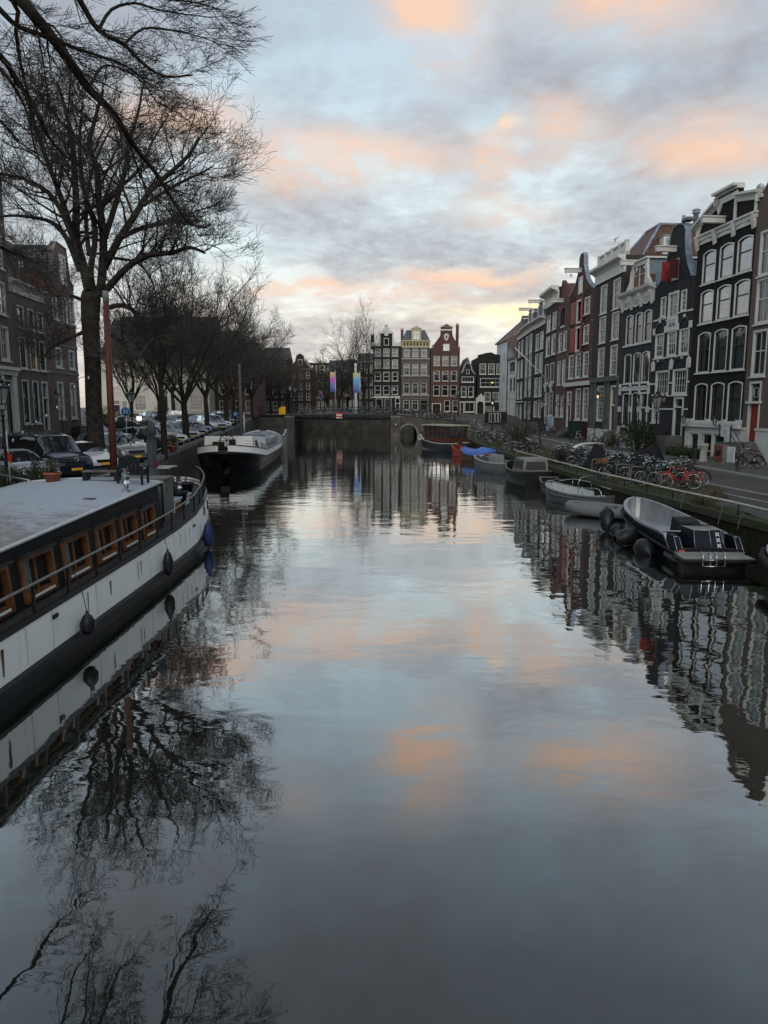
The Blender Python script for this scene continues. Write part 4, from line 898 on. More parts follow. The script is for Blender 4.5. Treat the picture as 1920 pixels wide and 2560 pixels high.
# --- I, J, K
for nm, lab, us, he, rows in (('I', 'dark grey brick house with pale neck dormer, next to the boxed cornice', [2.1, 5.1], 14.9, ((11.9, 14.1), (8.9, 11.45), (5.8, 8.3))), ('J', 'wide black brick house with low cornice and tall white shop windows', [2.6, 6.4], 15.0, ((12.0, 14.6), (8.8, 11.8), (5.9, 8.6)))):
    h = House(lab, *RX[nm], gz_, he, BRI)
    for z0, z1 in rows: h.row(us, 2.1 if nm == 'I' else 2.4, z0, z1, nx=2, ny=1, cas=.17)
    h.row(us, 2.2, 2.6 + (.4 if nm == 'I' else 0), 5.2, nx=2, ny=2, cas=.18, sill=0); h.cornice(he - .05, he + .95, out=.8); h.ze = he + .9
    h.dormer(h.w * .5, he + .95, 2.6, 2.1, y=.1, top='tri' if nm == 'I' else 'flat'); h.beam(h.w * .5, he + 3.0, 1.6)
    def f(b):
        for s_ in (-1, 1): b.prism([(h.w / 2 + s_ * 1.4, he + .95), (h.w / 2 + s_ * 2.8, he + .95), (h.w / 2 + s_ * 2.0, he + 1.4), (h.w / 2 + s_ * 1.7, he + 2.6), (h.w / 2 + s_ * 1.4, he + 2.9)], .0, .2, 'y', WHITE)
    h.part('scroll_wing', f); h.finish(roof='ridge', rh=2.4, rm=TILED)
    if nm == 'I': h.steps(1.0, 3.4, 1.05, 2.4, 1.4, STONE, along=2.2); h.railing([(1.0, -1.4, 2.4), (3.4, -1.4, 2.4), (5.6, -1.4, 1.2)])
h = House('narrow dark house with a white cornice beside the white corner house', *RX['K'], gz_, 15.0, BRI)
for z0, z1 in ((12.2, 14.6), (8.9, 11.6), (5.7, 8.3)): h.row([2.4, 6.2], 2.2, z0, z1, nx=2, ny=1, cas=.2)
h.row([2.4, 6.2], 2.2, 2.6, 4.9, nx=2, ny=2, cas=.2); h.string(5.1, .2, out=.25); h.cornice(14.95, 15.9, out=.6); h.ze = 15.85; h.dormer(4.3, 15.9, 2.4, 1.9, y=.2, top='flat'); h.finish(roof='ridge', rh=2.6, rm=TILED)
# --- L: white corner house, blind white wall toward the bridge
h = House('white plastered corner house with a red tiled hipped roof and blank end wall', (20.9, 134), (21.59, 117.75), gz_, 12.6, WPL, depth=9)
h.row([12.2, 14.9], 1.9, 6.9, 9.3, nx=2, ny=1, cas=.12, sash='d'); h.row([11.4, 13.4, 15.3], 1.3, 3.1, 6.0, nx=2, ny=2, cas=.12); h.win(10.8, 15.2, 10.2, 11.9, nx=5, ny=1, meet=0, cas=.12, sash='d')
h.string(12.3, .3, u0=9.6, out=.3, m=STONE)
h.finish(roof='flat')
b = MB(); b.box((-.02, -.06, 12.4), (9.5, 9, 15.75), WPL); b.box((-.02, -.06, 1.0), (9.5, -.01, 12.4), WPL); b.build('tower', None, h.T)
b = MB(); [b.box((u, -.075, z), (u + .09, -.055, z + 1.3), IRON) for u, z in ((3.0, 12.6), (6.5, 12.6), (2.4, 8.4), (6.2, 8.6), (2.2, 4.8), (6.0, 5.0))]; b.build('wall_slit', None, h.T)
b = MB(); b.add([(-.3, -.35, 15.75), (9.8, -.35, 15.75), (16.3, -.3, 12.62), (16.3, 9.2, 12.62), (-.3, 9.2, 15.75), (4.0, 3.6, 19.6), (16.3, 4.0, 19.2)], [(0, 1, 5), (1, 6, 5), (1, 2, 6), (2, 3, 6), (3, 4, 5, 6), (4, 0, 5)], TILER); b.tube([(-.3, -.35, 15.8), (4, 3.6, 19.65), (16.3, 4, 19.25)], .14, 5, ZINC); b.build('roof', None, h.T)
b = MB(); b.tube([(9.7, -.12, 1.0), (9.7, -.12, 15.6)], .07, 6, IRON); b.build('drainpipe', None, h.T)
# ---------------- houses on the left bank ----------------
LXp = {'L1': ((-23.02, 37.6), (-23.83, 46.72)), 'L2': ((-23.83, 46.72), (-24.32, 52.25)), 'L3': ((-24.32, 52.25), (-24.91, 58.9))}
g_ = 1.2
h = House('tall brown brick house with white ground floor front at the left edge', *LXp['L1'], g_, 18.6, BRK)
for z0, z1 in ((15.6, 17.4), (12.9, 14.9), (10.1, 12.1), (7.3, 9.4)): h.row([2.0, 4.8, 7.9], 1.2, z0, z1, nx=2, ny=1, cas=.12, curts=[0, 2, 0])
h.win(5.2, 6.5, 2.7, 6.1, nx=1, ny=1, cas=.1, sash='d', curt=0); h.win(2.0, 3.6, 2.7, 6.1, nx=1, ny=1, cas=.1, sash='d', curt=1); h.win(7.2, 8.4, 2.7, 6.1, nx=1, ny=1, cas=.1, sash='d')
def f(b):
    for a, c in ((0, 2.0), (3.6, 5.2), (6.5, 7.2), (8.4, 9.05)): b.box((a, -.12, 2.5), (c, -.002, 6.4), WHITE)
    b.box((-.05, -.2, 6.4), (9.05, -.002, 6.7), WHITE); b.box((-.05, -.4, 6.7), (9.05, -.002, 6.9), WHITE); b.box((0, -.16, 1.2), (9.05, -.002, 2.5), STONE)
h.part('shop_front', f); h.string(18.3, .35, out=.2, m=STONE); h.finish(roof='cross', rh=1.5)
h = House('dark brown brick house with a white cornice and red hatch shutter, partly behind the elm', *LXp['L2'], g_, 11.9, BRK)
h.row([1.45, 3.15, 4.8], 1.05, 9.6, 11.0, nx=1, ny=1, cas=.09, sash='d', curts=[0, 0, 0]); h.row([1.45, 3.15, 4.8], 1.05, 6.95, 9.0, nx=1, ny=1, cas=.09, sash='d', curts=[0, 0, 0], glass=GLASS)
h.row([1.4, 3.1], 1.05, 3.3, 6.2, nx=1, ny=1, cas=.1, sash='d', curts=[0, 0], glass=GLASS); h.door(4.2, 5.3, 2.75, 6.2, DARKSASH, top=5.0)
b = MB(); b.lathe([(.02, 0), (.13, .04), (.15, .18), (.04, .26)], (3.15, .35, 8.3), 8, LITM); b.lathe([(.03, 0), (.10, .05), (.06, .5), (.02, .6)], (3.2, .33, 7.15), 8, LITM); b.build('lit_lamp', None, h.T)
h.cornice(11.7, 12.5, out=.4); h.ze = 12.4; h.finish(roof='mansard', rh=2.9, rm=TILEG)
o = h.dormer(2.6, 12.5, 1.7, 2.0, y=.05, top='tri', m=STONE); b = MB(); b.box((3.5, -.5, 12.4), (3.56, .1, 13.8), REDP); b.box((3.56, -.55, 12.4), (4.3, -.48, 13.8), REDP); b.build('shutter', None, h.T); h.beam(2.6, 14.3, 1.1)
wall_lamp(h.T, 5.4, 4.9); h.chimney(5.2, 3, 13.5, 2.6)
h.steps(4.1, 5.4, g_, 2.72, 1.3, STONE); h.railing([(4.1, -1.3, 2.7), (.4, -1.3, 1.3)], .95)
h = House('red brown brick corner house with a tall white framed gable window', *LXp['L3'], g_, 13.6, BRL)
h.row([2.45, 5.3], 1.35, 7.35, 8.85, nx=2, ny=2, cas=.16, curts=[3, 3]); h.row([2.35, 4.5, 6.05], 1.05, 10.9, 12.8, nx=2, ny=2, cas=.15, curts=[3, 3, 0]); h.row([2.35, 5.1], 1.3, 3.5, 6.3, nx=2, ny=1, cas=.14, curts=[2, 2])
h.string(9.0, .2, m=STONE); h.string(6.9, .2, m=STONE); h.string(10.6, .2, m=STONE)
G_ = [(0, 13.6), (6.6, 13.6), (6.6, 14.0), (5.9, 14.3), (5.6, 15.6), (5.4, 16.6), (3.3, 16.7), (2.6, 15.9), (2.4, 14.4), (.6, 14.0), (0, 14)]
b = MB(); b.ring([(3.7, 13.7), (5.0, 13.7), (5.0, 15.9), (3.7, 15.9)], [(3.9, 13.9), (4.8, 13.9), (4.8, 15.7), (3.9, 15.7)], -.1, .02, WHITE); b.box((3.9, -.03, 13.9), (4.8, -.01, 15.7), GLASSR); b.box((4.33, -.05, 13.9), (4.37, -.03, 15.7), WHITE); b.box((3.9, -.05, 14.8), (4.8, -.03, 14.85), WHITE); b.build('gable_window', None, h.T)
h.finish(gable=G_, cope=STONE, rh=2.8, rm=TILEG); h.chimney(5.9, 5, 14, 3.0)
# cream house and neighbours behind the trees, facing the camera
CRW = mat('cream_render', (.46, .45, .38), .85, noise=(.12, .5), bump=.1)
def front(label, x0, x1, Y, zb, ze, m, **kw): return House(label, (x0, Y), (x1, Y), zb, ze, m, **kw)
h = front('wide cream rendered house with a huge dark roof behind the bare trees', -39.5, -24.3, 100, 2.8, 10.9, CRW, depth=14)
h.row([1.8, 6.9, 11.3, 13.6], 1.5, 7.2, 9.3, nx=3, ny=2, cas=.1); h.row([5.6, 10.6, 13.4], 1.7, 3.9, 6.1, nx=3, ny=2, cas=.1); h.door(8.3, 9.5, 3.3, 6.0, BLACK, frame=.1); h.door(1.6, 2.8, 2.9, 5.4, BLACK, top=4.7, frame=.1); h.win(3.0, 3.8, 3.3, 5.3, nx=2, ny=3, cas=.08)
h.bx('plinth', (-.0, -.08, 2.8), (15.2, -.002, 3.5), DSTONE); h.steps(8.0, 9.8, 2.8, 3.3, 1.2, DSTONE, along=1.5); h.railing([(8.0, -1.2, 3.3), (9.8, -1.2, 3.3), (11.6, -1.2, 2.9)])
h.finish(roof='cross', rh=6.6, rm=tiles('brown_roof_tiles', (.022, .019, .018), (.045, .038, .034))); h.chimney(.6, 6.4, 16.2, 1.9)
TRIM = [('brown', BRL), ('umber', BRE), ('grey', BRI), ('rose', BRG), ('chocolate', BRH), ('red', BRF)]
spots = [(-24.3, -18.6, 104, 11.5, BRG, 'rose brick house just right of the cream one, behind the bare tree row'), (-33, -24, 116, 14.5, BRI, 'dark house rising behind the cream house roof'),]
def plainhouse(label, x0, x1, Y, zb, ze, m, nwin, floors, rm=None, roof='cross', rh=2.4, depth=9, white=0, gable=0):
    h = front(label, x0, x1, Y, zb, ze, m, depth=depth); w = h.w; fh = (ze - zb - .4) / floors
    for k in range(floors): h.row([w * (i + .5) / nwin for i in range(nwin)], min(1.3, w / nwin * .55), zb + fh * k + .55 * (fh / 3), zb + fh * (k + .88), nx=2, ny=1, cas=.09, case=STONE if Y > 112 and x0 < -14 else TRIMF)
    h.cornice(ze - .35, ze, out=.3, m=STONE if x0 < -14 else None)
    if gable:
        c = w / 2; G = [(0, ze), (w, ze), (w * .86, ze + .7), (c + w * .2, ze + 1.6), (c + w * .17, ze + 2.6), (c, ze + 3.1), (c - w * .17, ze + 2.6), (c - w * .2, ze + 1.6), (w * .14, ze + .7)]
        h.finish(gable=G, cope=WHITE, rh=2.6, rm=rm or TILED); b = MB(); b.ring([(c - .5, ze + .6), (c + .5, ze + .6), (c + .5, ze + 1.8), (c - .5, ze + 1.8)], [(c - .38, ze + .72), (c + .38, ze + .72), (c + .38, ze + 1.68), (c - .38, ze + 1.68)], -.06, .02, WHITE); b.box((c - .38, -.02, ze + .72), (c + .38, -.005, ze + 1.68), ROOM); b.build('gable_window', None, h.T)
    else: h.finish(roof=roof, rh=rh, rm=rm or TILED)
    return h
for x0, x1, Y, ze, m, lab in spots: plainhouse(lab, x0, x1, Y, 3.0, ze, m, 3, 3)
far = [(-31, -25.5, 150, 13, BRF, 'red brick house between tree trunks left of the yellow box'), (-25.5, -20, 150, 14.5, BRI, 'grey brick house between tree trunks behind the yellow box'), (-20, -15.2, 152, 12.5, BRH, 'chocolate brick house behind the left pair of bridge lamps'),
       (-41, -31, 140, 15, BRE, 'umber brick house far behind the moored barge')]
for x0, x1, Y, ze, m, lab in far: plainhouse(lab, x0, x1, Y, 3.2, ze, m, 3, 4, gable=(ze < 13.5))
# far side of the crossing canal, seen over the bridge
Yf = 205
def fx(px, Y=Yf): return at(px, 1018, Y).x
plainhouse('low terrace with a white gable end and cafe lights, left of the small banners', fx(742), fx(792), Yf, 3.2, 9.6, BRF, 6, 2, rh=4.5)
plainhouse('far dark house with a white curved gable between the small banners', fx(792), fx(822), Yf, 3.2, 13.2, BRI, 3, 3, gable=1)
plainhouse('far grey apartment block with a glass roof storey above the terrace', fx(700), fx(815), 240, 3.2, 19.0, BRI, 10, 4, roof='flat', rm=ZINC)
plainhouse('far brown house behind the tall left banner', fx(822), fx(868), Yf, 3.2, 14.8, BRH, 4, 3, rh=3)
plainhouse('far dark brick house between the tall banners', fx(868), fx(905), 190, 3.2, 14.0, BRE, 4, 3, rh=3)
plainhouse('far grey flat roofed house behind the tall thin tree', fx(895, 160), fx(935, 160), 160, 3.2, 14.5, BRI, 3, 4, rh=2)
plainhouse('long low brown terrace half hidden by trees far left of the bridge', fx(600), fx(742), 215, 3.2, 12.0, BRL, 12, 3, rh=3)
b = MB()
for i in range(60):
    x = lerp(fx(748), fx(790), rng.random()); b.lathe([(.02, 0), (.07, .05), (.02, .12)], (x, 200 + rng.random() * 3, 5.7 + .5 * math.sin(x * 1.5)), 5, LITM)
b.tube([(fx(746) + i * .5, 200, 5.9 + .35 * math.sin(i * 1.1)) for i in range(11)], .08, 4, mat('pale_awning', (.6, .55, .42), .8))
o = b.build('string_lights'); tag(o, 'string of warm cafe lights under a pale awning beyond the bridge', 'lights')
# ---------------- the four gabled houses right of the bridge centre ----------------
Yg = 130; zg = 3.2
h = front('black brick canal house with an ornate white neck gable', -1.98, 3.05, Yg, zg, 15.2, BRI, depth=10)
for z0, z1 in ((13.4, 14.8), (11.3, 12.9), (9.05, 10.7), (6.6, 8.25)): h.row([.85, 2.4, 3.95], 1.15, z0, z1, nx=1, ny=1, cas=.09, curts=[0, 0, 1 if z0 > 9 else 0], glass=GLASS, case=TRIMF)
h.string(6.05, .3, .1, 4.9, out=.2); h.row([1.1, 2.7], 1.2, 3.6, 5.9, nx=1, ny=1, cas=.08, sash='d'); h.door(4.0, 4.9, 3.25, 6.0, BLACK, top=5.0)
h.holes.append((2.0, 2.8, 15.3, 16.5))
b = MB(); b.ring([(1.95, 15.3), (2.85, 15.3), (2.85, 16.6), (1.95, 16.6)], [(2.05, 15.4), (2.75, 15.4), (2.75, 16.5), (2.05, 16.5)], -.08, .02, WHITE); b.box((2.05, -.03, 15.4), (2.75, -.01, 16.5), ROOM); b.build('gable_window', None, h.T)
def f(b):
    for s_ in (-1, 1):
        c = 2.4; P = [(c + s_ * 1.05, 15.2), (c + s_ * 2.65, 15.2), (c + s_ * 2.6, 15.7), (c + s_ * 2.2, 15.95), (c + s_ * 1.95, 15.6), (c + s_ * 1.6, 15.9), (c + s_ * 1.35, 16.5), (c + s_ * 1.3, 17.4), (c + s_ * 1.05, 17.5)]
        b.prism(P, -.08, .2, 'y', WHITE)
    b.prism([(1.1, 17.4), (3.7, 17.4), (3.6, 17.65), (3.2, 17.8), (2.95, 18.2), (2.7, 18.5), (2.4, 18.75), (2.1, 18.5), (1.85, 18.2), (1.6, 17.8), (1.2, 17.65)], -.1, .25, 'y', WHITE)
    b.lathe([(.1, 0), (.3, .15), (.32, .35), (.1, .5)], (2.4, .1, 18.5), 8, WHITE); b.prism([(2.1, 17.0), (2.7, 17.0), (2.75, 17.5), (2.05, 17.5)], -.14, -.05, 'y', WHITE)
h.part('gable_ornament', f); h.finish(gable=[(0, 15.2), (5.03, 15.2), (3.5, 15.25), (3.45, 17.45), (1.35, 17.45), (1.3, 15.25)], rh=1.9); h.chimney(-.1, 2, 14.8, 2.4, .6)
BRS = brick('banded_brick', (.115, .095, .085), (.09, .072, .065), (.08, .08, .075), .2)
h = front('grey brown banded brick house with a cream dormer and slate mansard', 3.12, 8.25, Yg, zg, 14.9, BRS, depth=10)
for z0, z1 in ((13.3, 14.85), (10.1, 12.1), (6.75, 8.7), (3.9, 5.65)): h.row([.95, 2.5, 4.05] if z0 > 4 else [.95, 2.5], 1.15, z0, z1, nx=2, ny=1, cas=.1, curts=[1, 1, 1] if z0 > 4 else [0, 0], glass=GLASS, split=.7, case=TRIMF)
h.door(3.4, 4.8, 3.25, 5.7, BLACK, top=4.9, fm=mat('grey_green_frame', (.12, .13, .12), .6))
for z in (12.95, 12.3, 9.9, 9.2, 8.85, 6.5, 5.9, 14.2, 7.6, 11.0): h.string(z, .10, out=.03, m=CREAM if z in (9.9, 6.5, 12.95) else STONE)
CY = mat('yellow_cream_trim', (.40, .36, .23), .6, noise=(.1, 2))
def f(b):
    b.box((0, -.1, 14.95), (5.13, .1, 16.0), CY); b.box((-.1, -.4, 16.0), (5.23, .1, 16.2), CY); b.box((0, -.3, 14.9), (5.13, 0, 15.05), CY)
    for i in range(9): b.box((.15 + i * .59, -.3, 15.05), (.3 + i * .59, -.1, 16.0), CY)
    for i in range(8): b.box((.38 + i * .59, -.115, 15.3), (.66 + i * .59, -.1, 15.75), BRH)
h.part('cornice', f); h.ze = 16.15; h.finish(roof='mansard', rh=1.95, rm=TILEG); h.dormer(2.66, 16.2, 1.5, 2.0, y=-.1, top='tri', m=CY); h.chimney(.2, 3, 16, 2.2, .5)
BRR = brick('bright_red_brick', (.125, .056, .042), (.095, .044, .034), (.08, .06, .05), .25)
h = front('red brick house with a tall neck gable and white oval ornament', 8.42, 13.6, Yg, zg, 14.9, BRR, depth=10)
for z0, z1 in ((11.75, 13.5), (9.05, 10.9), (6.4, 8.3)): h.row([1.05, 2.6, 4.15], 1.15, z0, z1, nx=1, ny=1, cas=.07, curts=[1, 3, 1] if z0 > 9 else [0, 0, 0], glass=GLASS, split=.66, case=TRIMF)
h.row([3.0, 4.5], 1.05, 3.6, 5.6, nx=1, ny=1, cas=.07, curts=[0, 3]); h.door(.25, 1.9, 3.25, 5.1, BLACK, fm=CREAM)
h.anchors(13.9, [.3, 1.8, 3.4, 4.9]); h.anchors(11.2, [.3, 1.8, 3.4, 4.9])
b = MB(); b.ring([(2.15, 14.35), (3.3, 14.35), (3.3, 15.6), (2.15, 15.6)], [(2.25, 14.45), (3.2, 14.45), (3.2, 15.5), (2.25, 15.5)], -.08, .02, WHITE); b.box((2.25, -.03, 14.45), (3.2, -.01, 15.5), GLASSR); b.box((2.7, -.05, 14.45), (2.75, -.03, 15.5), WHITE); b.build('gable_window', None, h.T)
def f(b):
    b.ring([(2.72 + .42 * math.cos(a) * (1 + .15 * math.sin(3 * a)), 16.8 + .62 * math.sin(a)) for a in [i * math.pi / 8 for i in range(16)]], [(2.72 + .17 * math.cos(a), 16.8 + .3 * math.sin(a)) for a in [i * math.pi / 8 for i in range(16)]], -.1, -.005, WHITE)
    b.box((1.65, -.15, 17.9), (3.8, .2, 18.15), WHITE); b.prism([(1.45, 18.5), (4.0, 18.5), (2.72, 19.15)], -.25, .3, 'y', WHITE); b.prism([(1.9, 18.56), (3.55, 18.56), (2.72, 18.98)], -.27, -.24, 'y', BRR)
    for u in (.25, 4.95): b.lathe([(.12, 0), (.22, .15), (.1, .35), (.14, .5), (.03, .7)], (u, .1, 14.9), 8, WHITE)
h.part('gable_ornament', f)
h.finish(gable=[(0, 14.9), (5.18, 14.9), (4.9, 15.2), (3.8, 17.0), (3.72, 18.5), (1.72, 18.5), (1.66, 17.0), (.3, 15.2)], cope=BRR, rh=2.4, rm=TILEG); h.chimney(4.9, 2.2, 14.6, 4.4, .5)
h = front('small black house with a white edged bell gable and shop window', 13.64, 16.5, Yg, zg, 10.3, BRI, depth=9)
h.row([.75, 2.05], .95, 6.2, 8.1, nx=1, ny=1, cas=.07); h.win(.35, 2.55, 8.85, 9.85, nx=4, ny=1, meet=0, cas=.08); h.string(5.3, .14, out=.1); h.win(.95, 2.75, 3.5, 5.3, nx=2, ny=1, meet=0, cas=.1); h.door(.1, .85, 3.25, 5.3, BLACK)
Gs = [(0, 10.3), (2.86, 10.3), (2.55, 10.5), (2.15, 11.0), (2.05, 11.7), (1.75, 12.15), (1.4, 12.3), (1.05, 12.15), (.75, 11.7), (.65, 11.0), (.3, 10.5)]
h.finish(gable=Gs, cope=WHITE, rh=3.0, rm=TILEG); b = MB(); b.ring([(1.15, 10.3), (1.7, 10.3), (1.7, 11.1), (1.15, 11.1)], [(1.22, 10.37), (1.63, 10.37), (1.63, 11.03), (1.22, 11.03)], -.08, .02, WHITE); b.box((1.22, -.03, 10.37), (1.63, -.01, 11.03), ROOM); b.build('gable_window', None, h.T)
h = front('grey brick house with small paned white windows beside the white corner house', 16.95, 21.5, Yg + 1, zg, 13.3, BRI, depth=10)
h.row([.95, 2.5, 4.0], 1.15, 10.3, 12.2, nx=3, ny=2, cas=.09, curts=[3, 3, 3]); h.win(.5, 4.3, 8.0, 9.6, nx=4, ny=1, cas=.1, lit=1); h.row([1.9, 3.4], 1.1, 5.4, 7.1, nx=3, ny=2, cas=.09); h.row([2.4], 1.6, 3.4, 4.5, nx=3, ny=1, cas=.09, room=WARM)
h.finish(gable=[(0, 13.3), (4.5, 13.3), (4.5, 13.7), (3.0, 13.9), (2.5, 14.2), (1.5, 14.1), (0, 13.7)], roof='flat'); b = MB(); b.prism([(-.3, 3.2), (-.3, 5.9), (-.1, 6.2), (.1, 6.2), (.1, 6.5), (.4, 6.5), (.5, 6.8), (.8, 6.8), (.9, 6.5), (1.2, 6.5), (1.2, 6.2), (1.4, 5.9), (1.4, 3.2), (1.15, 3.2), (1.15, 5.0), (.85, 5.4), (.25, 5.4), (-.02, 5.0), (-.02, 3.2)], -.5, -.05, 'y', WHITE); b.build('porch', None, h.T)

# the street goes on behind the camera: plain house rows that shade the quays and show in the glass
for i in range(9):
    x0 = -36 + i * 7.8; h = House('plain brick house of the row behind the camera, number %s from the left bank' % ('one two three four five six seven eight nine'.split()[i]), (x0 + 7.7, -34), (x0, -34), 1.0, 15.5 + 2 * ((i * 7) % 3) / 2, [BRI, BRL, BRH][i % 3], depth=9)
    h.row([1.5, 3.85, 6.2], 1.2, 4, 6.2, nx=2, ny=1, curts=[0, 1, 2]); h.row([1.5, 3.85, 6.2], 1.2, 8, 10.2, nx=2, ny=1, curts=[0, 1, 2]); h.cornice(h.ze - .4, h.ze, out=.3); h.finish(roof='cross', rh=2.5)
for i in range(5):
    y0 = -26 + i * 12.3; h = House('plain brick house on the left bank outside the frame, number %s' % ('one two three four five'.split()[i]), (-19.7 - .089 * y0 + .6, y0), (-19.7 - .089 * (y0 + 12) + .6, y0 + 12), 1.1, 14.5 + i % 2, [BRH, BRL][i % 2])
    for z in (3.2, 7.2, 11): h.row([2, 6, 10], 1.3, z, z + 2.2, nx=2, ny=1, curts=[0, 1, 0])
    h.cornice(h.ze - .4, h.ze, out=.3); h.finish(roof='cross', rh=2.5)
    y0 = -30 + i * 13.5; xf_ = lambda Y: 26.62 - .0923 * Y
    h = House('plain brick house on the right bank outside the frame, number %s' % ('one two three four five'.split()[i]), (xf_(y0 + 13.4), y0 + 13.4), (xf_(y0), y0), 1.0, 15 + i % 2, [BRI, BRG][i % 2])
    for z in (3.2, 7.2, 11): h.row([2, 6.5, 11], 1.3, z, z + 2.2, nx=2, ny=1, curts=[0, 1, 0])
    h.cornice(h.ze - .4, h.ze, out=.3); h.finish(roof='cross', rh=2.5)
# ---------------- trees ----------------
BARK = mat('tree_bark', (.034, .030, .025), .95, noise=(.45, 5), bump=.9, bscale=12, spec=.1)
TWIG = mat('twig_bark', (.066, .058, .051), .9, noise=(.2, 3), spec=.1)
class Tree:
    def __init__(s, seed, rmin, up=.10, wig=.16, ang=(28, 62), ratio=.66):
        s.r = random.Random(seed); s.rmin = rmin; s.up = up; s.wig = wig; s.ang = ang; s.ratio = ratio; s.limb = MB(); s.tw = MB(); s.n = 0
    def rv(s): return Vector((s.r.gauss(0, 1), s.r.gauss(0, 1), s.r.gauss(0, 1)))
    def side(s, d, a):
        v = d.cross(s.rv()); v = v.normalized() if v.length > 1e-5 else d.orthogonal().normalized()
        return (d * math.cos(a) + v * math.sin(a)).normalized()
    def poly(s, p, d, L, k, up, wig):
        pts = [p.copy()]; d = d.normalized()
        for i in range(k):
            d = (d + s.rv() * wig + Vector((0, 0, up))).normalized(); p = p + d * (L / k); pts.append(p.copy())
        return pts
    def grow(s, pts, r0, lvl, kids, Lk, t0=.2):
        """twigs and branches along a polyline; kids = children per level, Lk = their length"""
        k = len(pts) - 1; r1 = max(s.rmin, r0 * .35)
        rs = [lerp(r0, r1, i / k) for i in range(k + 1)]; s.n += 1
        (s.limb if r0 > .05 else s.tw).tube(pts, rs, 7 if r0 > .12 else 5 if r0 > .04 else 3, BARK if r0 > .05 else TWIG, sm=r0 > .04, caps=False)
        if lvl <= 0: return
        n = kids[-lvl] if lvl <= len(kids) else kids[0]
        for i in range(n):
            t = lerp(t0, 1.0, (i + s.r.random() * .9) / n); t = min(t, .999); f = t * k; j = int(f); f -= j
            p = pts[j].lerp(pts[j + 1], f); d = (pts[j + 1] - pts[j]).normalized()
            a = R(s.r.uniform(*s.ang)) * (.55 if i >= n - 1 else 1); dd = s.side(d, a)
            if dd.z < -.25: dd.z *= -.3; dd.normalize()
            L = Lk * s.r.uniform(.6, 1.15) * (1.1 - .45 * t); rr = max(s.rmin, min(lerp(r0, r1, t) * .62, L * .022))
            q = s.poly(p, dd, L, 5 if lvl > 2 else 4 if lvl > 1 else 3, s.up * (1 if lvl > 1 else .6), s.wig)
            s.grow(q, rr, lvl - 1, kids, Lk * s.ratio, .12)
    def finish(s, name, label, loc=(0, 0, 0), group=None):
        T = thing(name, label, 'tree', loc, 0, group); s.limb.build('trunk', None, T); s.tw.build('crown', None, T); return T
def smooth(pts, n=3):
    out = []
    for i in range(len(pts) - 1):
        p0 = pts[max(0, i - 1)]; p1 = pts[i]; p2 = pts[i + 1]; p3 = pts[min(len(pts) - 1, i + 2)]
        for k in range(n):
            t = k / n; out.append(.5 * ((2 * p1) + (p2 - p0) * t + (2 * p0 - 5 * p1 + 4 * p2 - p3) * t * t + (3 * p1 - p0 - 3 * p2 + p3) * t ** 3))
    out.append(pts[-1]); return out
# the big elm on the left quay: main limbs follow the photograph
t = Tree(11, .0068, up=.05, wig=.17); Yt = 36.9; base = Vector((-14.9, Yt, GL(Yt)))
C = 2.5136
def gp(lst, y0, y1): n = len(lst) - 1; return [at((x if x < 900 else 900 + (x - 900) * .88) / C, y / C, lerp(y0, y1, i / n)) for i, (x, y) in enumerate(lst)]
fork = at(228, 770, Yt)
tr = smooth([base + Vector((0, 0, -.3)), base + Vector((.0, 0, .6)), base + Vector((-.02, .0, 3)), Vector((base.x + .05, Yt, 6.5)), at(226, 800, Yt), at(228, 730, Yt)], 3)
t.limb.tube(tr, [.62, .58, .50, .46, .43, .41, .40, .40, .40, .40, .41, .42, .44, .46, .48, .42][:len(tr)], 12, BARK)
LIM = [([(560, 1830), (530, 1700), (480, 1500), (480, 1300), (470, 1100), (455, 900), (420, 720), (360, 520)], 34, 35.5, .27),
       ([(590, 1830), (570, 1700), (600, 1450), (540, 1250), (510, 1080), (500, 880), (520, 640)], 34, 31, .17),
       ([(620, 1860), (640, 1750), (650, 1500), (620, 1250), (610, 1050), (560, 920), (600, 740), (650, 560)], 34, 33, .25),
       ([(650, 1520), (730, 1270), (790, 1050), (810, 900), (870, 700), (900, 520)], 33.8, 35.5, .16),
       ([(655, 1680), (750, 1500), (850, 1350), (950, 1200), (1100, 1080), (1230, 970), (1300, 860)], 34, 32, .21),
       ([(660, 1830), (800, 1680), (950, 1600), (1100, 1590), (1230, 1555), (1340, 1590)], 34, 30.5, .19),
       ([(765, 1490), (900, 1430), (1070, 1400), (1200, 1400), (1320, 1430), (1380, 1410)], 33.6, 36.5, .13),
       ([(640, 1300), (750, 1180), (880, 1060), (960, 900), (1050, 760)], 33.8, 37, .12),
       ([(900, 1290), (1080, 1190), (1230, 1120), (1330, 1080), (1400, 1040)], 33, 35, .10),
       ([(500, 1650), (440, 1450), (340, 1250), (230, 1160), (100, 1110), (-60, 1080)], 34, 32, .17),
       ([(500, 1700), (420, 1500), (330, 1400), (200, 1365), (60, 1355), (-80, 1380)], 34, 36, .15),
       ([(470, 1520), (390, 1260), (300, 1020), (220, 800), (170, 600)], 34, 31.5, .17),
       ([(660, 1940), (780, 1920), (900, 2010), (1010, 2130), (1130, 2180)], 34, 31, .14),
       ([(530, 1890), (420, 1850), (330, 1850), (230, 1650)], 34, 36, .10), ([(540, 2080), (430, 2130), (330, 2180), (250, 2280)], 34, 31.5, .11),
       ([(560, 1600), (540, 1380), (560, 1150), (620, 960), (700, 800)], 34, 38, .13), ([(700, 1620), (860, 1650), (960, 1760), (1000, 1900)], 33.8, 36, .08), ([(660, 2080), (760, 2150), (830, 2260), (870, 2380)], 34, 32, .1)]
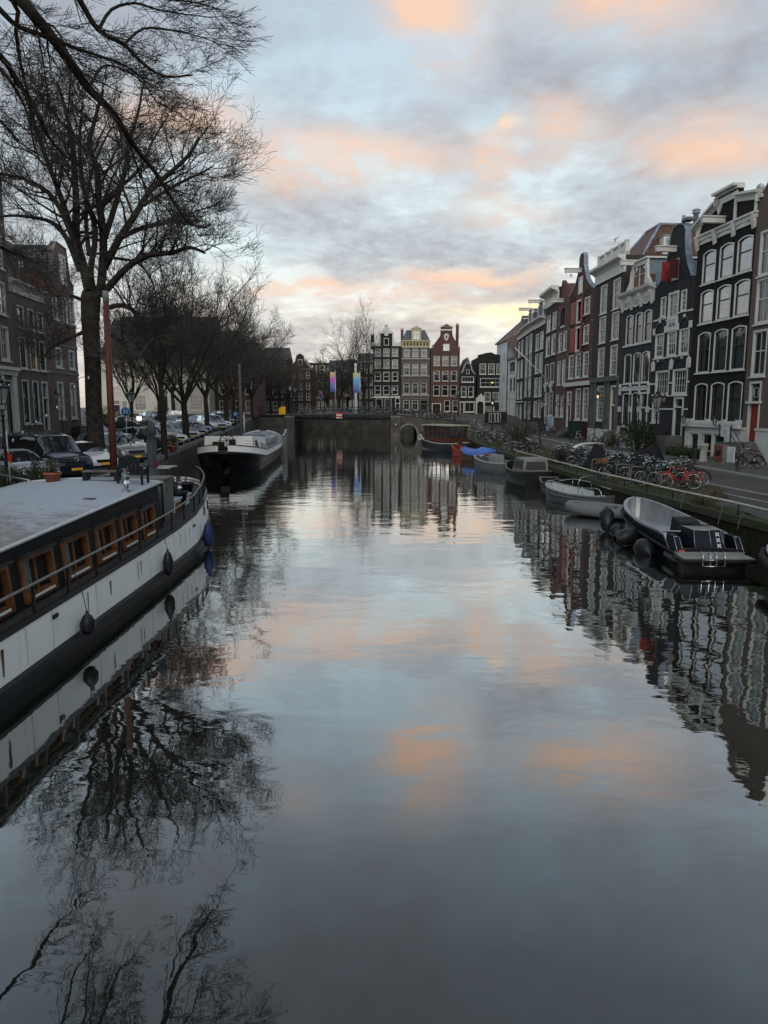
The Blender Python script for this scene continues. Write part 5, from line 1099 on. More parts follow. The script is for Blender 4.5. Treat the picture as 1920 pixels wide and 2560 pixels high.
for L, y0, y1, r in LIM:
    y0 += 2.9; y1 += 2.9
    pts = smooth(gp(L, y0, y1), 3); k = len(pts) - 1
    ext = [p for p in pts]
    t.limb.tube(ext, [max(.03, lerp(r, r * .28, i / k)) for i in range(k + 1)], 8, BARK, caps=False)
    n = 14
    for i in range(n):
        f = lerp(.22, .995, (i + t.r.random()) / n) * k; f = min(f, k - .001); j = int(f); p = pts[j].lerp(pts[j + 1], f - j); d = (pts[j + 1] - pts[j]).normalized()
        dd = t.side(d, R(t.r.uniform(30, 65)) * (.4 if i > n - 3 else 1))
        if dd.z < -.3: dd.z *= -.3; dd.normalize()
        Lb = t.r.uniform(1.6, 3.3) * (1.12 - .4 * i / n) * min(1, r / .1 + .4)
        q = t.poly(p, dd, Lb, 5, .05, .17); t.grow(q, max(.02, lerp(r, r * .3, f / k) * .45), 3, [4, 5, 4], Lb * .64, .2)
t.finish('bare_elm', 'big bare elm with spreading crown beside the tall red-brown mast')
# the tree whose branches hang in from the upper left; its trunk stands on the quay outside the frame
t = Tree(23, .0038, up=-.015, wig=.10, ang=(18, 48), ratio=.62)
tb = Vector((-14.2, 12.0, GL(12)))
t.limb.tube(smooth([tb, tb + Vector((.1, .1, 4)), tb + Vector((.4, .3, 8)), tb + Vector((.6, .6, 11.5))], 3), [.5, .45, .42, .40, .38, .36, .34, .32, .30, .28], 10, BARK)
NL = [([(-900, -900), (-300, -500), (130, 0), (300, 200), (440, 390), (560, 560), (700, 700), (800, 850), (870, 950), (1000, 1100), (1120, 1270), (1220, 1400)], 12.5, 17, .125),
      ([(-900, -900), (-300, -250), (0, 60), (120, 170), (300, 230), (470, 300), (620, 350), (800, 420), (950, 540)], 12.5, 15, .06),
      ([(-300, -900), (200, -500), (500, 0), (620, 190), (780, 280), (900, 400), (1050, 480), (1250, 470)], 12.5, 16, .07),
      ([(-400, -300), (75, 0), (100, 200), (130, 400), (180, 620), (200, 850), (250, 1000)], 13, 15, .05),
      ([(-900, 100), (-300, 150), (0, 350), (100, 500), (200, 650), (300, 850), (400, 970), (520, 1060)], 12.5, 16, .075),
      ([(-600, 100), (-200, 250), (0, 430), (120, 600), (170, 720), (220, 950)], 13, 17.5, .055),
      ([(-700, 400), (-300, 600), (0, 760), (130, 900), (300, 1000)], 13, 18, .05),
      ([(620, 190), (700, 60), (850, 20), (1000, 60), (1200, 90), (1400, 110)], 14.6, 17, .035), ([(780, 280), (900, 180), (1100, 190), (1300, 230), (1450, 280)], 15, 18, .03),
      ([(500, 0), (640, -60), (820, -40), (1050, -10), (1300, 20), (1450, 60)], 14.2, 16.5, .035), ([(130, 0), (200, 120), (340, 170), (420, 330), (440, 520), (430, 700)], 14.4, 15.5, .03),
      ([(800, 850), (880, 1100), (960, 1220), (1100, 1340)], 16, 16.5, .03), ([(560, 560), (640, 420), (760, 430), (900, 520), (1000, 640), (1180, 720)], 15.2, 17, .028),
      ([(-700, -500), (0, -150), (200, 100), (260, 330), (290, 520), (320, 760)], 13, 15, .03), ([(-900, 800), (-300, 1350), (0, 1550), (120, 1600), (240, 1660)], 13, 16, .06)]
for L, y0, y1, r in NL:
    pts = smooth(gp(L, y0, y1), 3); k = len(pts) - 1
    if L[0][0] <= -300: pts = [tb + Vector((.3, .3, min(11, max(5, pts[0].z - tb.z - 2))))] + pts; k += 1
    t.limb.tube(pts, [max(.010, lerp(r, r * .22, i / k)) for i in range(k + 1)], 7, BARK, caps=False)
    n = 19
    for i in range(n):
        f = min(k - .001, lerp(.25, .995, (i + t.r.random()) / n) * k); j = int(f); p = pts[j].lerp(pts[j + 1], f - j); d = (pts[j + 1] - pts[j]).normalized()
        dd = (t.side(d, R(t.r.uniform(12, 42))) + Vector((.12, 0, -.06))).normalized(); Lb = t.r.uniform(.65, 1.2)
        q = t.poly(p, dd, Lb, 5, -.02, .08); t.grow(q, max(.007, lerp(r, r * .3, f / k) * .25), 2, [4, 5], Lb * .6, .15)
t.finish('bare_elm', 'overhanging bare branches of a near tree filling the upper left corner')
# row of street trees: three kinds of crown, copied
def street_tree(seed, H, tr, fork, nl, spread, rmin, upr=.6):
    t = Tree(seed, rmin, up=.07, wig=.17)
    tp = [Vector((0, 0, -.3)), Vector((.03, 0, fork * .4)), Vector((-.05, .05, fork * .8)), Vector((0, 0, fork))]; tp = smooth(tp, 3)
    t.limb.tube(tp, [lerp(tr * 1.2, tr * .85, i / 9) for i in range(10)], 9, BARK)
    for i in range(nl):
        a = 2 * math.pi * (i + t.r.random() * .6) / nl; tilt = (.25, .6, 1.0)[i % 3] * spread
        d = Vector((math.cos(a) * tilt, math.sin(a) * tilt, upr)).normalized(); L = (H - fork) * t.r.uniform(.8, 1.02) * (1.0 if i % 3 < 2 else .85)
        p = Vector((0, 0, fork * t.r.uniform(.72, 1.0))); q = t.poly(p, d, L, 10, .07, .11)
        t.limb.tube(q, [max(.016, lerp(tr * .48, tr * .07, j / 10)) for j in range(11)], 5, BARK, caps=False)
        n = 12
        for m_ in range(n):
            f = min(9.99, lerp(.18, .99, (m_ + t.r.random()) / n) * 10); j = int(f); pp = q[j].lerp(q[j + 1], f - j); dd = t.side((q[j + 1] - q[j]).normalized(), R(t.r.uniform(22, 50)) * (.4 if m_ > n - 3 else 1))
            if dd.z < -.1: dd.z *= -.5; dd.normalize()
            Lb = L * t.r.uniform(.22, .40) * (1.15 - .5 * m_ / n); r2 = t.poly(pp, dd, Lb, 5, .07, .14); t.grow(r2, max(rmin, Lb * .010), 2, [6, 6], Lb * .52, .15)
    return t
A = street_tree(3, 14.5, .24, 3.4, 8, .9, .0085).finish('bare_street_tree', 'bare tree with low forked trunk between the white estate cars', (-15.4, 55.4, GL(56)), 'bare trees along the left quay')
B = street_tree(4, 14.5, .17, 5.6, 6, .6, .0075).finish('bare_street_tree', 'thin straight bare tree trunk behind the closed parasol', (-13.9, 45, GL(45)), 'bare trees along the left quay')
Cc = street_tree(8, 14.5, .21, 4.0, 8, .8, .010).finish('bare_street_tree', 'bare tree trunk rising behind the silver hatchback row', (-16.9, 68.2, GL(68)), 'bare trees along the left quay')
def cp(src, label, x, y, z, rz, sc=1.0, group=None, name=None):
    o = copy_tree(src); o['label'] = label; o.location = (x, y, z); o.rotation_euler = (0, 0, rz); o.scale = (sc, sc, sc)
    if group: o['group'] = group
    return o
cp(A, 'bare tree with dark limbs over the far end of the parked row', -17.5, 79.6, GL(79), 2.1, .98)
cp(Cc, 'bare tree standing over the deck of the moored barge', -18.9, 94, GL(94), 1.0, .95)
cp(Cc, 'bare tree on the street side in front of the cream house door', -23.2, 74, GL(74), 3.2, .88)
cp(A, 'low forking bare tree before the cream house left part', -26.8, 76, GL(76), 4.1, .9)
cp(B, 'slim bare tree before the right end of the cream house', -21.5, 92, GL(92), .7, .9)
for i, (x, y, s_, src, lab) in enumerate([(-18.6, 101, .95, A, 'bare tree right before the bridge abutment'), (-27, 92, 1.05, Cc, 'tall bare tree before the cream house roof middle'), (-17.6, 84, .9, Cc, 'bare tree leaning over the barge bow'), (-22.5, 128, .85, Cc, 'bare tree beyond the yellow box'), (-25.5, 143, .95, A, 'dense bare tree before the red house left of the box'), (-17.2, 134, .72, Cc, 'low bare tree behind the left bridge lamps'), (-20.6, 108, .85, Cc, 'bare tree behind the yellow box at the bridge'), (-24, 118, .95, A, 'bare tree over the grey house left of the bridge'), (-19.5, 124, .85, A, 'bare tree above the left pair of bridge lamps'), (-29, 104, .98, Cc, 'bare tree rising before the dark roof'), (-27, 132, 1.0, B, 'bare slim tree deep in the mass behind the bridge'),
                                  (-19.5, 142, .8, Cc, 'last bare tree of the left mass, beside the far terrace'), (-33, 125, .9, A, 'bare tree half hidden behind the cream house'), (-22.2, 156, .72, B, 'slender far bare tree near the small banners')]):
    cp(src, lab, x, y, GL(y), i * 1.3 + .4, s_)
D1 = street_tree(15, 13, .30, 3.0, 8, .9, .016, .8).finish('bare_street_tree', 'round crowned bare tree beside the tall left banner', (at(848, 1000, 150).x, 150, 3.2), 'bare trees beyond the bridge')
E1 = street_tree(19, 18.5, .22, 3.6, 7, .8, .006, 1.1).finish('bare_street_tree', 'tall thin bare tree left of the black gabled house', (at(912, 1000, 128).x, 128, 3.2), 'bare trees beyond the bridge')
cp(E1, 'second tall bare tree behind the white banner pole', at(890, 1000, 146).x, 146, 3.2, 2, .88); cp(D1, 'small far bare tree at the left of the round crowned one', at(818, 1000, 170).x, 170, 3.2, 1.0, .72); cp(D1, 'bare tree at the edge of the far terrace', at(700, 1000, 165).x, 165, 3.2, 2.2, .85)
for i, (px, Y, s_, lab) in enumerate([(660, 150, .9, 'rounded bare tree between yellow box and left lamps'), (770, 176, .8, 'far bare tree just right of the left lamps'), (690, 185, .95, 'far bare tree whose crown shows over the long terrace'), (868, 165, .85, 'bare tree between the tall banners')]): cp(D1, lab, at(px, 1000, Y).x, Y, 3.2, i * 1.9, s_)
# ---------------- cars ----------------
CARG = glassmat('car_glass', tint=(.012, .014, .016), clear=0.0, rough=.04, refl=.16)
PLATE = mat('yellow_plate', (.75, .42, .03), .5); LAMPG = mat('headlight_glass', (.45, .47, .48), .15, noise=(.3, 20), coat=.8); TAIL = mat('tail_light', (.25, .01, .01), .3)
def paint(n, c, me=.0): return mat('car_paint_' + n, c, .28, metal=me, noise=(.05, 2), coat=.9)
PR = {'wagon': [(0, .42), (.004, .58), (.012, .63), (.055, .93), (.10, .975), (.16, .985), (.30, 1), (.335, 1), (.50, .985), (.535, .965), (.675, .665), (.71, .64), (.85, .60), (.94, .545), (.985, .46), (1, .34)],
      'hatch': [(0, .42), (.004, .55), (.012, .62), (.10, .92), (.14, .965), (.20, .985), (.34, 1), (.375, 1), (.50, .985), (.54, .955), (.70, .665), (.74, .64), (.87, .58), (.95, .52), (.985, .44), (1, .34)],
      'sedan': [(0, .42), (.004, .56), (.012, .60), (.12, .66), (.16, .68), (.27, .95), (.34, .99), (.375, 1), (.50, .985), (.535, .95), (.69, .665), (.72, .64), (.86, .59), (.94, .53), (.985, .45), (1, .34)],
      'van': [(0, .34), (.004, .52), (.008, .60), (.02, .93), (.05, .98), (.08, .985), (.34, 1), (.36, 1), (.64, .985), (.665, .965), (.80, .60), (.82, .565), (.91, .52), (.96, .47), (.992, .38), (1, .28)]}
def car(label, front, kind, L, W, H, m, ang=-35, tyre=.32, roofm=None, grille=1, group='cars parked on the left quay'):
    hd = Vector((math.cos(R(ang)), math.sin(R(ang)), 0)); c = Vector((front[0], front[1], 0)) - hd * L / 2
    T = thing({'van': 'parked_van'}.get(kind, 'parked_car'), label, 'van' if kind == 'van' else 'car', (c.x, c.y, GL(front[1])), R(ang), group)
    pr = PR[kind]; n = len(pr); gl = {'wagon': (2, 3, 9, 10), 'hatch': (2, 3, 9, 10), 'sedan': (4, 5, 9, 10), 'van': (2, 3, 9, 10)}[kind]
    rows = []; belt = .62 if kind != 'van' else .56; zb = .18
    for f, zt in pr:
        x = -L / 2 + f * L; e = abs(f - .5) * 2; tap = 1 - .10 * max(0, (e - .8) / .2) ** 2 - (.04 if f in (0, 1) else 0)
        w = W / 2 * tap; zt_ = zt * H; zbelt = min(belt * H, zt_ - .02); cab = zt > belt + .08
        wt = w * (.80 if kind != 'van' else .90) if cab else w * .90
        if not cab: zbelt = zt_ - .05
        hb = [(w * .80, zb), (w * .97, zb + .06), (w, lerp(zb, zbelt, .5)), (w * .985, zbelt), (wt + .02, zt_ - (.09 if cab else .02)), (wt * .82, zt_ - .015), (wt * .4, zt_)]
        rows.append([(x, y, z) for y, z in hb] + [(x, -y, z) for y, z in hb[::-1]])
    B = MB(); Gs = MB(); Gf = MB(); Gr = MB(); m_ = len(rows[0])
    for i in range(n - 1):
        for j in range(m_ - 1):
            q = [rows[i][j], rows[i][j + 1], rows[i + 1][j + 1], rows[i + 1][j]]
            side = j in (3, m_ - 5); top = 4 <= j <= m_ - 6
            cab = pr[i][1] > belt + .08 and pr[i + 1][1] > belt + .08
            if i == gl[2] and (top): tgt = Gf
            elif i == gl[0] and top: tgt = Gr
            elif side and cab and i not in (5 if kind == 'sedan' else 3, 6, 8, 9) and not (kind == 'van' and i < 7): tgt = Gs
            elif side and (i == gl[2] or (i == gl[0] and kind in ('hatch',))): tgt = Gs
            else: tgt = B
            tgt.face(q, m if tgt is B else CARG, sm=True)
        B.face([rows[i][0], rows[i + 1][0], rows[i + 1][-1], rows[i][-1]], BLACK)
    B.face(rows[0][::-1], m); B.face(rows[-1], m)
    o = B.build('body', None, T)
    for g_, nm in ((Gs, 'side_window'), (Gf, 'windscreen'), (Gr, 'rear_window')):
        if g_.f: g_.build(nm, None, T)
    for oo in T.children:
        import bmesh
        bm = bmesh.new(); bm.from_mesh(oo.data); bmesh.ops.remove_doubles(bm, verts=bm.verts, dist=.0005); bmesh.ops.recalc_face_normals(bm, faces=bm.faces); bm.to_mesh(oo.data); bm.free()
    wx = (-L * .31, L * .315)
    for x in wx:
        for s_ in (-1, 1):
            b = MB(); M = Matrix.Translation((x, s_ * (W / 2 - .10), tyre)) @ Matrix.Rotation(R(-90 * s_), 4, 'X')
            b.lathe([(tyre * .7, -.1), (tyre * .96, -.09), (tyre, -.04), (tyre, .06), (tyre * .95, .105), (tyre * .68, .11)], (0, 0, 0), 18, RUBBER, M=M); wh = b.build('wheel', None, T)
            b = MB(); b.lathe([(tyre * .68, .0), (tyre * .68, .112), (tyre * .6, .10), (tyre * .15, .09), (.01, .10)], (0, 0, 0), 12, ALU, M=M)
            for k in range(5):
                a = k * 2 * math.pi / 5; b.tube([M @ Vector((.03 * math.cos(a), .03 * math.sin(a), .115)), M @ Vector((tyre * .62 * math.cos(a), tyre * .62 * math.sin(a), .115))], .022, 4, ALU)
            b.build('rim', None, wh)
            b = MB(); b.ring([(x + (tyre + .07) * math.cos(math.pi * k / 10), tyre + (tyre + .07) * math.sin(math.pi * k / 10)) for k in range(11)], [(x + (tyre - .02) * math.cos(math.pi * k / 10), tyre + (tyre - .02) * math.sin(math.pi * k / 10)) for k in range(11)], s_ * (W / 2 - .16), s_ * (W / 2 + .008), BLACK); b.build('wheel_arch', None, T)
    zf = pr[-2][1] * H; fx_ = L / 2
    for s_ in (-1, 1):
        b = MB(); y = s_ * (W / 2 - .30); x0 = fx_ - .16 if kind != 'van' else fx_ - .14
        b.add([(x0 + .10, y - .19 * 1, zf - .12), (x0 + .04, y + .19, zf - .12), (x0 - .02, y + .19, zf + .05), (x0 + .05, y - .19, zf + .04), (x0 - .25, y - .19, zf - .12), (x0 - .25, y + .19, zf - .12), (x0 - .25, y + .19, zf + .05), (x0 - .25, y - .19, zf + .04)] if s_ > 0 else
              [(x0 + .04, y - .19, zf - .12), (x0 + .10, y + .19, zf - .12), (x0 + .05, y + .19, zf + .04), (x0 - .02, y - .19, zf + .05), (x0 - .25, y - .19, zf - .12), (x0 - .25, y + .19, zf - .12), (x0 - .25, y + .19, zf + .04), (x0 - .25, y - .19, zf + .05)],
              [(0, 1, 2, 3), (7, 6, 5, 4), (0, 4, 5, 1), (3, 2, 6, 7), (1, 5, 6, 2), (0, 3, 7, 4)], LAMPG); b.build('headlight', None, T)
        b = MB(); b.box((-L / 2 + .02, s_ * (W / 2 - .24) - .12, belt * H - .26), (-L / 2 + .12, s_ * (W / 2 - .24) + .10, belt * H - .02), TAIL); b.build('tail_light', None, T)
        b = MB(); x1 = -L / 2 + pr[gl[3]][0] * L - .25; b.box((x1 - .05, s_ * (W / 2) - .02, belt * H - .02), (x1 + .1, s_ * (W / 2 + .17), belt * H + .14), m); b.build('mirror', None, T)
    b = MB(); b.box((fx_ - .10, -W * .26, zf - .16), (fx_ + .012, W * .26, zf - .02), BLACK)
    for k in range(3): b.box((fx_ + .01, -W * .25, zf - .15 + k * .045), (fx_ + .022, W * .25, zf - .14 + k * .045), CHROME if kind in ('van', 'wagon') else BLACK)
    b.build('grille', None, T)
    b = MB(); b.box((fx_ - .15, -W * .40, zb + .02), (fx_ + .03, W * .40, zb + .16), BLACK); b.build('bumper', None, T)
    b = MB(); b.box((fx_ + .02, -.26, .36), (fx_ + .042, .26, .47), PLATE); b.build('licence_plate', None, T)
    b = MB(); b.box((-L / 2 - .02, -.26, .5), (-L / 2 - .002, .26, .61), PLATE); b.build('licence_plate', None, T)
    if kind in ('wagon', 'van'):
        b = MB(); [b.tube([(-L * .40, s_ * W * .36, H * .975), (-L * .36, s_ * W * .36, H + .03), (0, s_ * W * .355, H + .035), (L * (.02 if kind == 'wagon' else .12), s_ * W * .35, H * .98)], .018, 5, CHROME) for s_ in (-1, 1)]; b.build('roof_rail', None, T)
    return T
P_ = {'silver': paint('silver', (.42, .44, .47), .5), 'navy': paint('navy', (.012, .016, .032), .3), 'black': paint('black', (.012, .013, .015)), 'white': paint('white', (.60, .62, .63)), 'grey': paint('grey', (.20, .21, .21), .6), 'dgrey': paint('dark_grey', (.05, .055, .06), .5), 'blueg': paint('blue_grey', (.16, .20, .26), .5), 'green': paint('dark_green', (.02, .035, .03), .3)}
V = car('dark navy van with chrome grille bars parked nose to the canal', (-14.0, 32.3), 'van', 5.0, 1.9, 1.95, P_['navy'], tyre=.34)
b = MB(); Mv = Matrix.Translation((2.53, 0, .86)); b.torus((2.53, 0, .86), .10, .014, 'x', 18, 5, CHROME)
b.tube([(2.535, -.055, .93), (2.535, 0, .80), (2.535, .055, .93)], .010, 4, CHROME); b.tube([(2.535, -.075, .89), (2.535, -.04, .79), (2.535, 0, .86), (2.535, .04, .79), (2.535, .075, .89)], .009, 4, CHROME); b.build('badge', None, V)
b = MB(); [b.box((2.49, -.62, z), (2.535, .62, z + .03), CHROME) for z in (.80, .90)]; b.build('chrome_bar', None, V)
car('silver hatchback nearest the camera behind the clipped hedge', (-14.1, 29.3), 'hatch', 4.1, 1.72, 1.47, P_['silver'])
car('small black and white hatchback squeezed between van and elm', (-13.7, 34.9), 'hatch', 3.8, 1.68, 1.45, P_['white'])
car('grey off-road car with upright ribbed grille right of the mast', (-13.5, 38.9), 'wagon', 4.6, 1.85, 1.65, P_['grey'], tyre=.35)
car('white saloon tucked behind the closed parasol', (-14.1, 42.1), 'sedan', 4.6, 1.8, 1.44, P_['white'])
car('old dark grey estate car with yellow plate beside the flower pots', (-14.9, 49.8), 'wagon', 4.7, 1.76, 1.45, P_['dgrey'])
car('white sports saloon with black bonnet stripe between the estate cars', (-15.2, 53.0), 'sedan', 4.5, 1.78, 1.40, P_['white'])
car('silver white estate car behind the thick forked tree', (-15.4, 57.4), 'wagon', 4.7, 1.8, 1.45, P_['silver'])
car('pale grey saloon parked beside the slim second trunk', (-15.7, 61.3), 'sedan', 4.5, 1.76, 1.42, P_['grey'])
car('old blue grey estate with square grille', (-16.2, 65.0), 'wagon', 4.8, 1.76, 1.46, P_['blueg'])
car('silver people carrier in the middle of the far row', (-16.2, 71.6), 'hatch', 4.3, 1.8, 1.62, P_['silver'])
car('white estate car with black grille near the barge mast', (-16.6, 75.2), 'wagon', 4.5, 1.75, 1.48, P_['white'])
car('light blue car in the far row left of the blue post', (-17.0, 80.2), 'hatch', 4.2, 1.75, 1.5, P_['blueg'])
car('dark car at the far end of the row beside the bridge', (-17.4, 86.0), 'wagon', 4.5, 1.8, 1.5, P_['black'])
car('black saloon seen side on across the street behind the mast', (-29.2, 73.0), 'sedan', 4.6, 1.78, 1.44, P_['green'], ang=184)
car('dark saloon parked tail to tail behind the round blue sign', (-23.2, 76.0), 'sedan', 4.5, 1.78, 1.42, P_['dgrey'], ang=6)
car('small silver hatchback seen from the side before the cream house', (-28.6, 89.5), 'hatch', 3.9, 1.68, 1.46, P_['silver'], ang=186)
car('black car half hidden left of the small silver one', (-29.8, 86.0), 'hatch', 4.1, 1.7, 1.46, P_['black'], ang=150)
car('dark wagon roof behind the small white car near the elm', (-19.5, 42.5), 'wagon', 4.5, 1.76, 1.45, P_['green'])
car('dark green estate parked on the street side of the white saloon', (-19.8, 52.5), 'wagon', 4.6, 1.76, 1.46, P_['black'])
# ---------------- bicycles ----------------
def bike_meshes(fm, name):
    F = MB(); r = .34; bb = (0, 0, .29); hub = (-.48, 0, r); hubf = (.60, 0, r); st = (-.16, 0, .80); hd = (.42, 0, .88); hl = (.47, 0, .66)
    for a, c, q in ((bb, st, .018), (bb, hl, .02), (st, hd, .016), (bb, hub, .012), (st, hub, .011), (hd, hl, .02)): F.tube([a, c], q, 5, fm)
    for s_ in (-1, 1): F.tube([(hl[0], .04 * s_, hl[2]), (.50, .05 * s_, .5), (hubf[0], .05 * s_, r)], .012, 4, fm)
    f2 = MB()
    for c in (hub, hubf): f2.torus(c, r + .03, .022, 'y', 14, 4, fm if name == 'red' else BLACK, a0=(.05 if c is hub else .6), a1=math.pi * (.95 if c is hub else .85) + .3)
    W = MB(); W.torus((0, 0, 0), r - .012, .019, 'y', 24, 5, RUBBER)
    Rm = MB(); Rm.torus((0, 0, 0), r - .045, .009, 'y', 24, 4, CHROME); Rm.tube([(0, -.04, 0), (0, .04, 0)], .022, 6, CHROME)
    for k in range(14):
        a = k * math.pi / 7; Rm.tube([(0, 0, 0), ((r - .04) * math.cos(a), 0, (r - .04) * math.sin(a))], .0022, 3, CHROME, caps=False)
    Sd = MB(); Sd.tube([st, (-.19, 0, .93)], .013, 5, CHROME); Sd.add([(-.34, -.09, .93), (-.34, .09, .93), (.0, .02, .95), (.0, -.02, .95), (-.34, -.09, .99), (-.34, .09, .99), (.0, .02, .98), (.0, -.02, .98)], [(0, 1, 2, 3), (7, 6, 5, 4), (0, 4, 5, 1), (1, 5, 6, 2), (2, 6, 7, 3), (3, 7, 4, 0)], BLACK)
    Hb = MB(); Hb.tube([hd, (.40, 0, 1.02)], .015, 5, CHROME); Hb.tube([(.16, -.28, 1.02), (.30, -.27, 1.08), (.42, -.15, 1.06), (.42, .15, 1.06), (.30, .27, 1.08), (.16, .28, 1.02)], .012, 5, CHROME); Hb.tube([(.14, -.28, 1.01), (.25, -.275, 1.06)], .02, 5, RUBBER); Hb.tube([(.14, .28, 1.01), (.25, .275, 1.06)], .02, 5, RUBBER); Hb.lathe([(.01, 0), (.05, .03), (.05, .06), (.01, .08)], (.52, 0, .86), 7, CHROME)
    Rk = MB(); [Rk.tube([(-.26, y, .74), (-.80, y, .74), (-.52, y * .8, r)], .008, 4, fm if name == 'red' else IRON) for y in (-.07, .07)]; [Rk.tube([(x, -.07, .74), (x, .07, .74)], .007, 4, IRON) for x in (-.35, -.5, -.65, -.8)]
    Cr = MB(); Cr.lathe([(.09, -.01), (.09, .01)], (0, 0, 0), 14, IRON, M=Matrix.Translation(bb) @ Matrix.Rotation(R(90), 4, 'X')); Cr.tube([(0, .06, .29), (.10, .06, .16), (.10, .15, .16)], .011, 4, CHROME); Cr.tube([(0, -.06, .29), (-.10, -.06, .42), (-.10, -.15, .42)], .011, 4, CHROME); Cr.box((-.5, .035, .27), (.05, .05, .39), BLACK)
    return dict(frame=F.mesh('frame'), mudguard=f2.mesh('mudguard'), wheel=W.mesh('wheel'), rim=Rm.mesh('rim'), saddle=Sd.mesh('saddle'), handlebar=Hb.mesh('handlebar'), luggage_rack=Rk.mesh('luggage_rack'), crank=Cr.mesh('crank')), hub, hubf
BK = {n: bike_meshes(mat('bike_paint_' + n, c, .35, coat=.4), n) for n, c in (('black', (.015, .015, .016)), ('red', (.42, .015, .012)), ('teal', (.03, .11, .12)), ('silver', (.35, .37, .38)), ('green', (.02, .04, .03)), ('blue', (.10, .22, .30)))}
def bike(label, x, y, z, rz, c='black', group='bicycles parked on the right quay', lean=6, fine=True, crate=None):
    D, hub, hubf = BK[c]; T = thing('bicycle', label, 'bicycle', (x, y, z), R(rz), group); T.rotation_euler = (R(lean), 0, R(rz))
    for k in ('frame', 'mudguard', 'saddle', 'handlebar', 'luggage_rack', 'crank') if fine else ('frame', 'saddle', 'handlebar', 'mudguard'): put(k, D[k], T)
    for q in (hub, hubf):
        w_ = put('wheel', D['wheel'], T, q)
        put('rim', D['rim'], w_)
    if crate:
        b = MB(); b.box((.5, -.2, .78), (.85, .2, .80), crate); [b.box((a, b0, .78), (c_, d_, 1.02), crate) for a, b0, c_, d_ in ((.5, -.2, .52, .2), (.83, -.2, .85, .2), (.52, -.2, .83, -.18), (.52, .18, .83, .2))]; b.build('crate', None, T)
    return T
CRB = mat('wicker_brown', (.17, .085, .05), .8, noise=(.3, 9))
bike('bright red bicycle standing at the near end of the rack row', 12.15, 28.9, 1.06, 168, 'red', lean=8)
bike('teal bicycle directly behind the red one', 12.0, 29.7, 1.06, 172, 'teal'); bike('black bicycle with wide chrome handlebar behind the teal one', 12.45, 30.3, 1.06, 176, 'black', lean=-6)
bike('bicycle with a brown crate and a white seat pad in the middle row', 10.75, 32.9, 1.06, 200, 'black', crate=CRB)
rb = random.Random(77); k = 0
G1 = 'bicycles crowded in racks near the closest street lamp'
for i in range(20):
    Y = 29.9 + i * .34; X = QR(Y) + 1.75 + rb.uniform(-.35, .45) + (.9 if i % 3 == 0 else 0)
    if 32.3 < Y < 33.3: X += .9
    bike('dark bicycle crowded among others in the racks near the closest street lamp', X, Y, GR(Y) + .01, rb.choice([168, 175, 182, -8, 4]) + rb.uniform(-8, 8), rb.choice(['black', 'black', 'green', 'silver', 'teal', 'black']), G1, rb.uniform(-10, 10))
G2 = 'bicycles between the black cover and the curved white board'
for i in range(10):
    Y = 39.0 + i * .62; X = QR(Y) + 1.8 + rb.uniform(-.3, .5)
    bike('dark bicycle standing between the black cover and the curved white board', X, Y, GR(Y) + .01, rb.choice([165, 190, 10]) + rb.uniform(-12, 12), rb.choice(['black', 'black', 'silver', 'green', 'black']), G2, rb.uniform(-10, 10))
bike('pale blue bicycle beside the black covered scooter', 11.3, 38.3, 1.06, 150, 'blue', lean=10)
G3 = 'bicycles in the rack beside the second street lamp'
for i in range(6):
    Y = 51.0 + i * .7; bike('dark bicycle in the rack beside the second street lamp', QR(Y) + 1.1 + rb.uniform(-.2, .5), Y, GR(Y) + .01, rb.choice([178, 3]) + rb.uniform(-6, 6), 'black', G3, rb.uniform(-6, 6))
G4 = 'bicycles further along the right quay by the tug'
for i in range(16):
    Y = 62 + i * 1.6; bike('dark bicycle on the far right quay between shrub and tug', QR(Y) + 1.4 + rb.uniform(-.6, 1.2), Y, GR(Y) + .01, rb.uniform(150, 210), rb.choice(['black', 'silver', 'black', 'green']), G4, rb.uniform(-8, 8), fine=False)
G5 = 'bicycles leaning along the right house fronts'
for i, (X, Y) in enumerate([(18.6, 53.2), (18.4, 56.0), (18.3, 58.5), (18.2, 62.5), (18.0, 66), (17.8, 74.5), (17.8, 77.0), (17.9, 82.0), (17.9, 84.5), (18.0, 87.0), (17.7, 79.2), (19.8, 38.3)]):
    bike('dark bicycle leaning along the right house fronts' if i < 11 else 'bicycle cut by the right edge of the photo near the steps', X, Y, GR(Y) + .06, 90 + rb.uniform(-25, 25), rb.choice(['black', 'green', 'silver']), G5 if i < 11 else None, rb.uniform(-6, 6)) if i < 11 else bike('bicycle cut by the right edge of the picture near the steps', X, Y, GR(Y) + .06, 190, 'black', 'bicycles parked on the right quay')
G6 = 'bicycles along the railing of the bridge'
for i in range(44):
    x = -12.6 + i * .52 + rb.uniform(-.15, .15)
    bike('bicycle along the railing of the bridge', x, 107.6 + rb.uniform(0, .5), dk(x) + .01, rb.choice([0, 180]) + rb.uniform(-25, 25), rb.choice(['black', 'black', 'silver', 'green', 'blue', 'black']), G6, rb.uniform(-12, 12), fine=False)
bike('bicycle tipped upright against the bridge railing', -1.3, 107.5, dk(-1.3) + .3, 0, 'silver', 'bicycles on the bridge', 4, fine=False)
G7 = 'bicycles before the cream house'
for i in range(9): bike('dark bicycle parked before the cream house', -36 + i * 1.1 + rb.uniform(-.2, .2), 97.5, 2.85, rb.uniform(60, 120), 'black', G7, 5, fine=False)
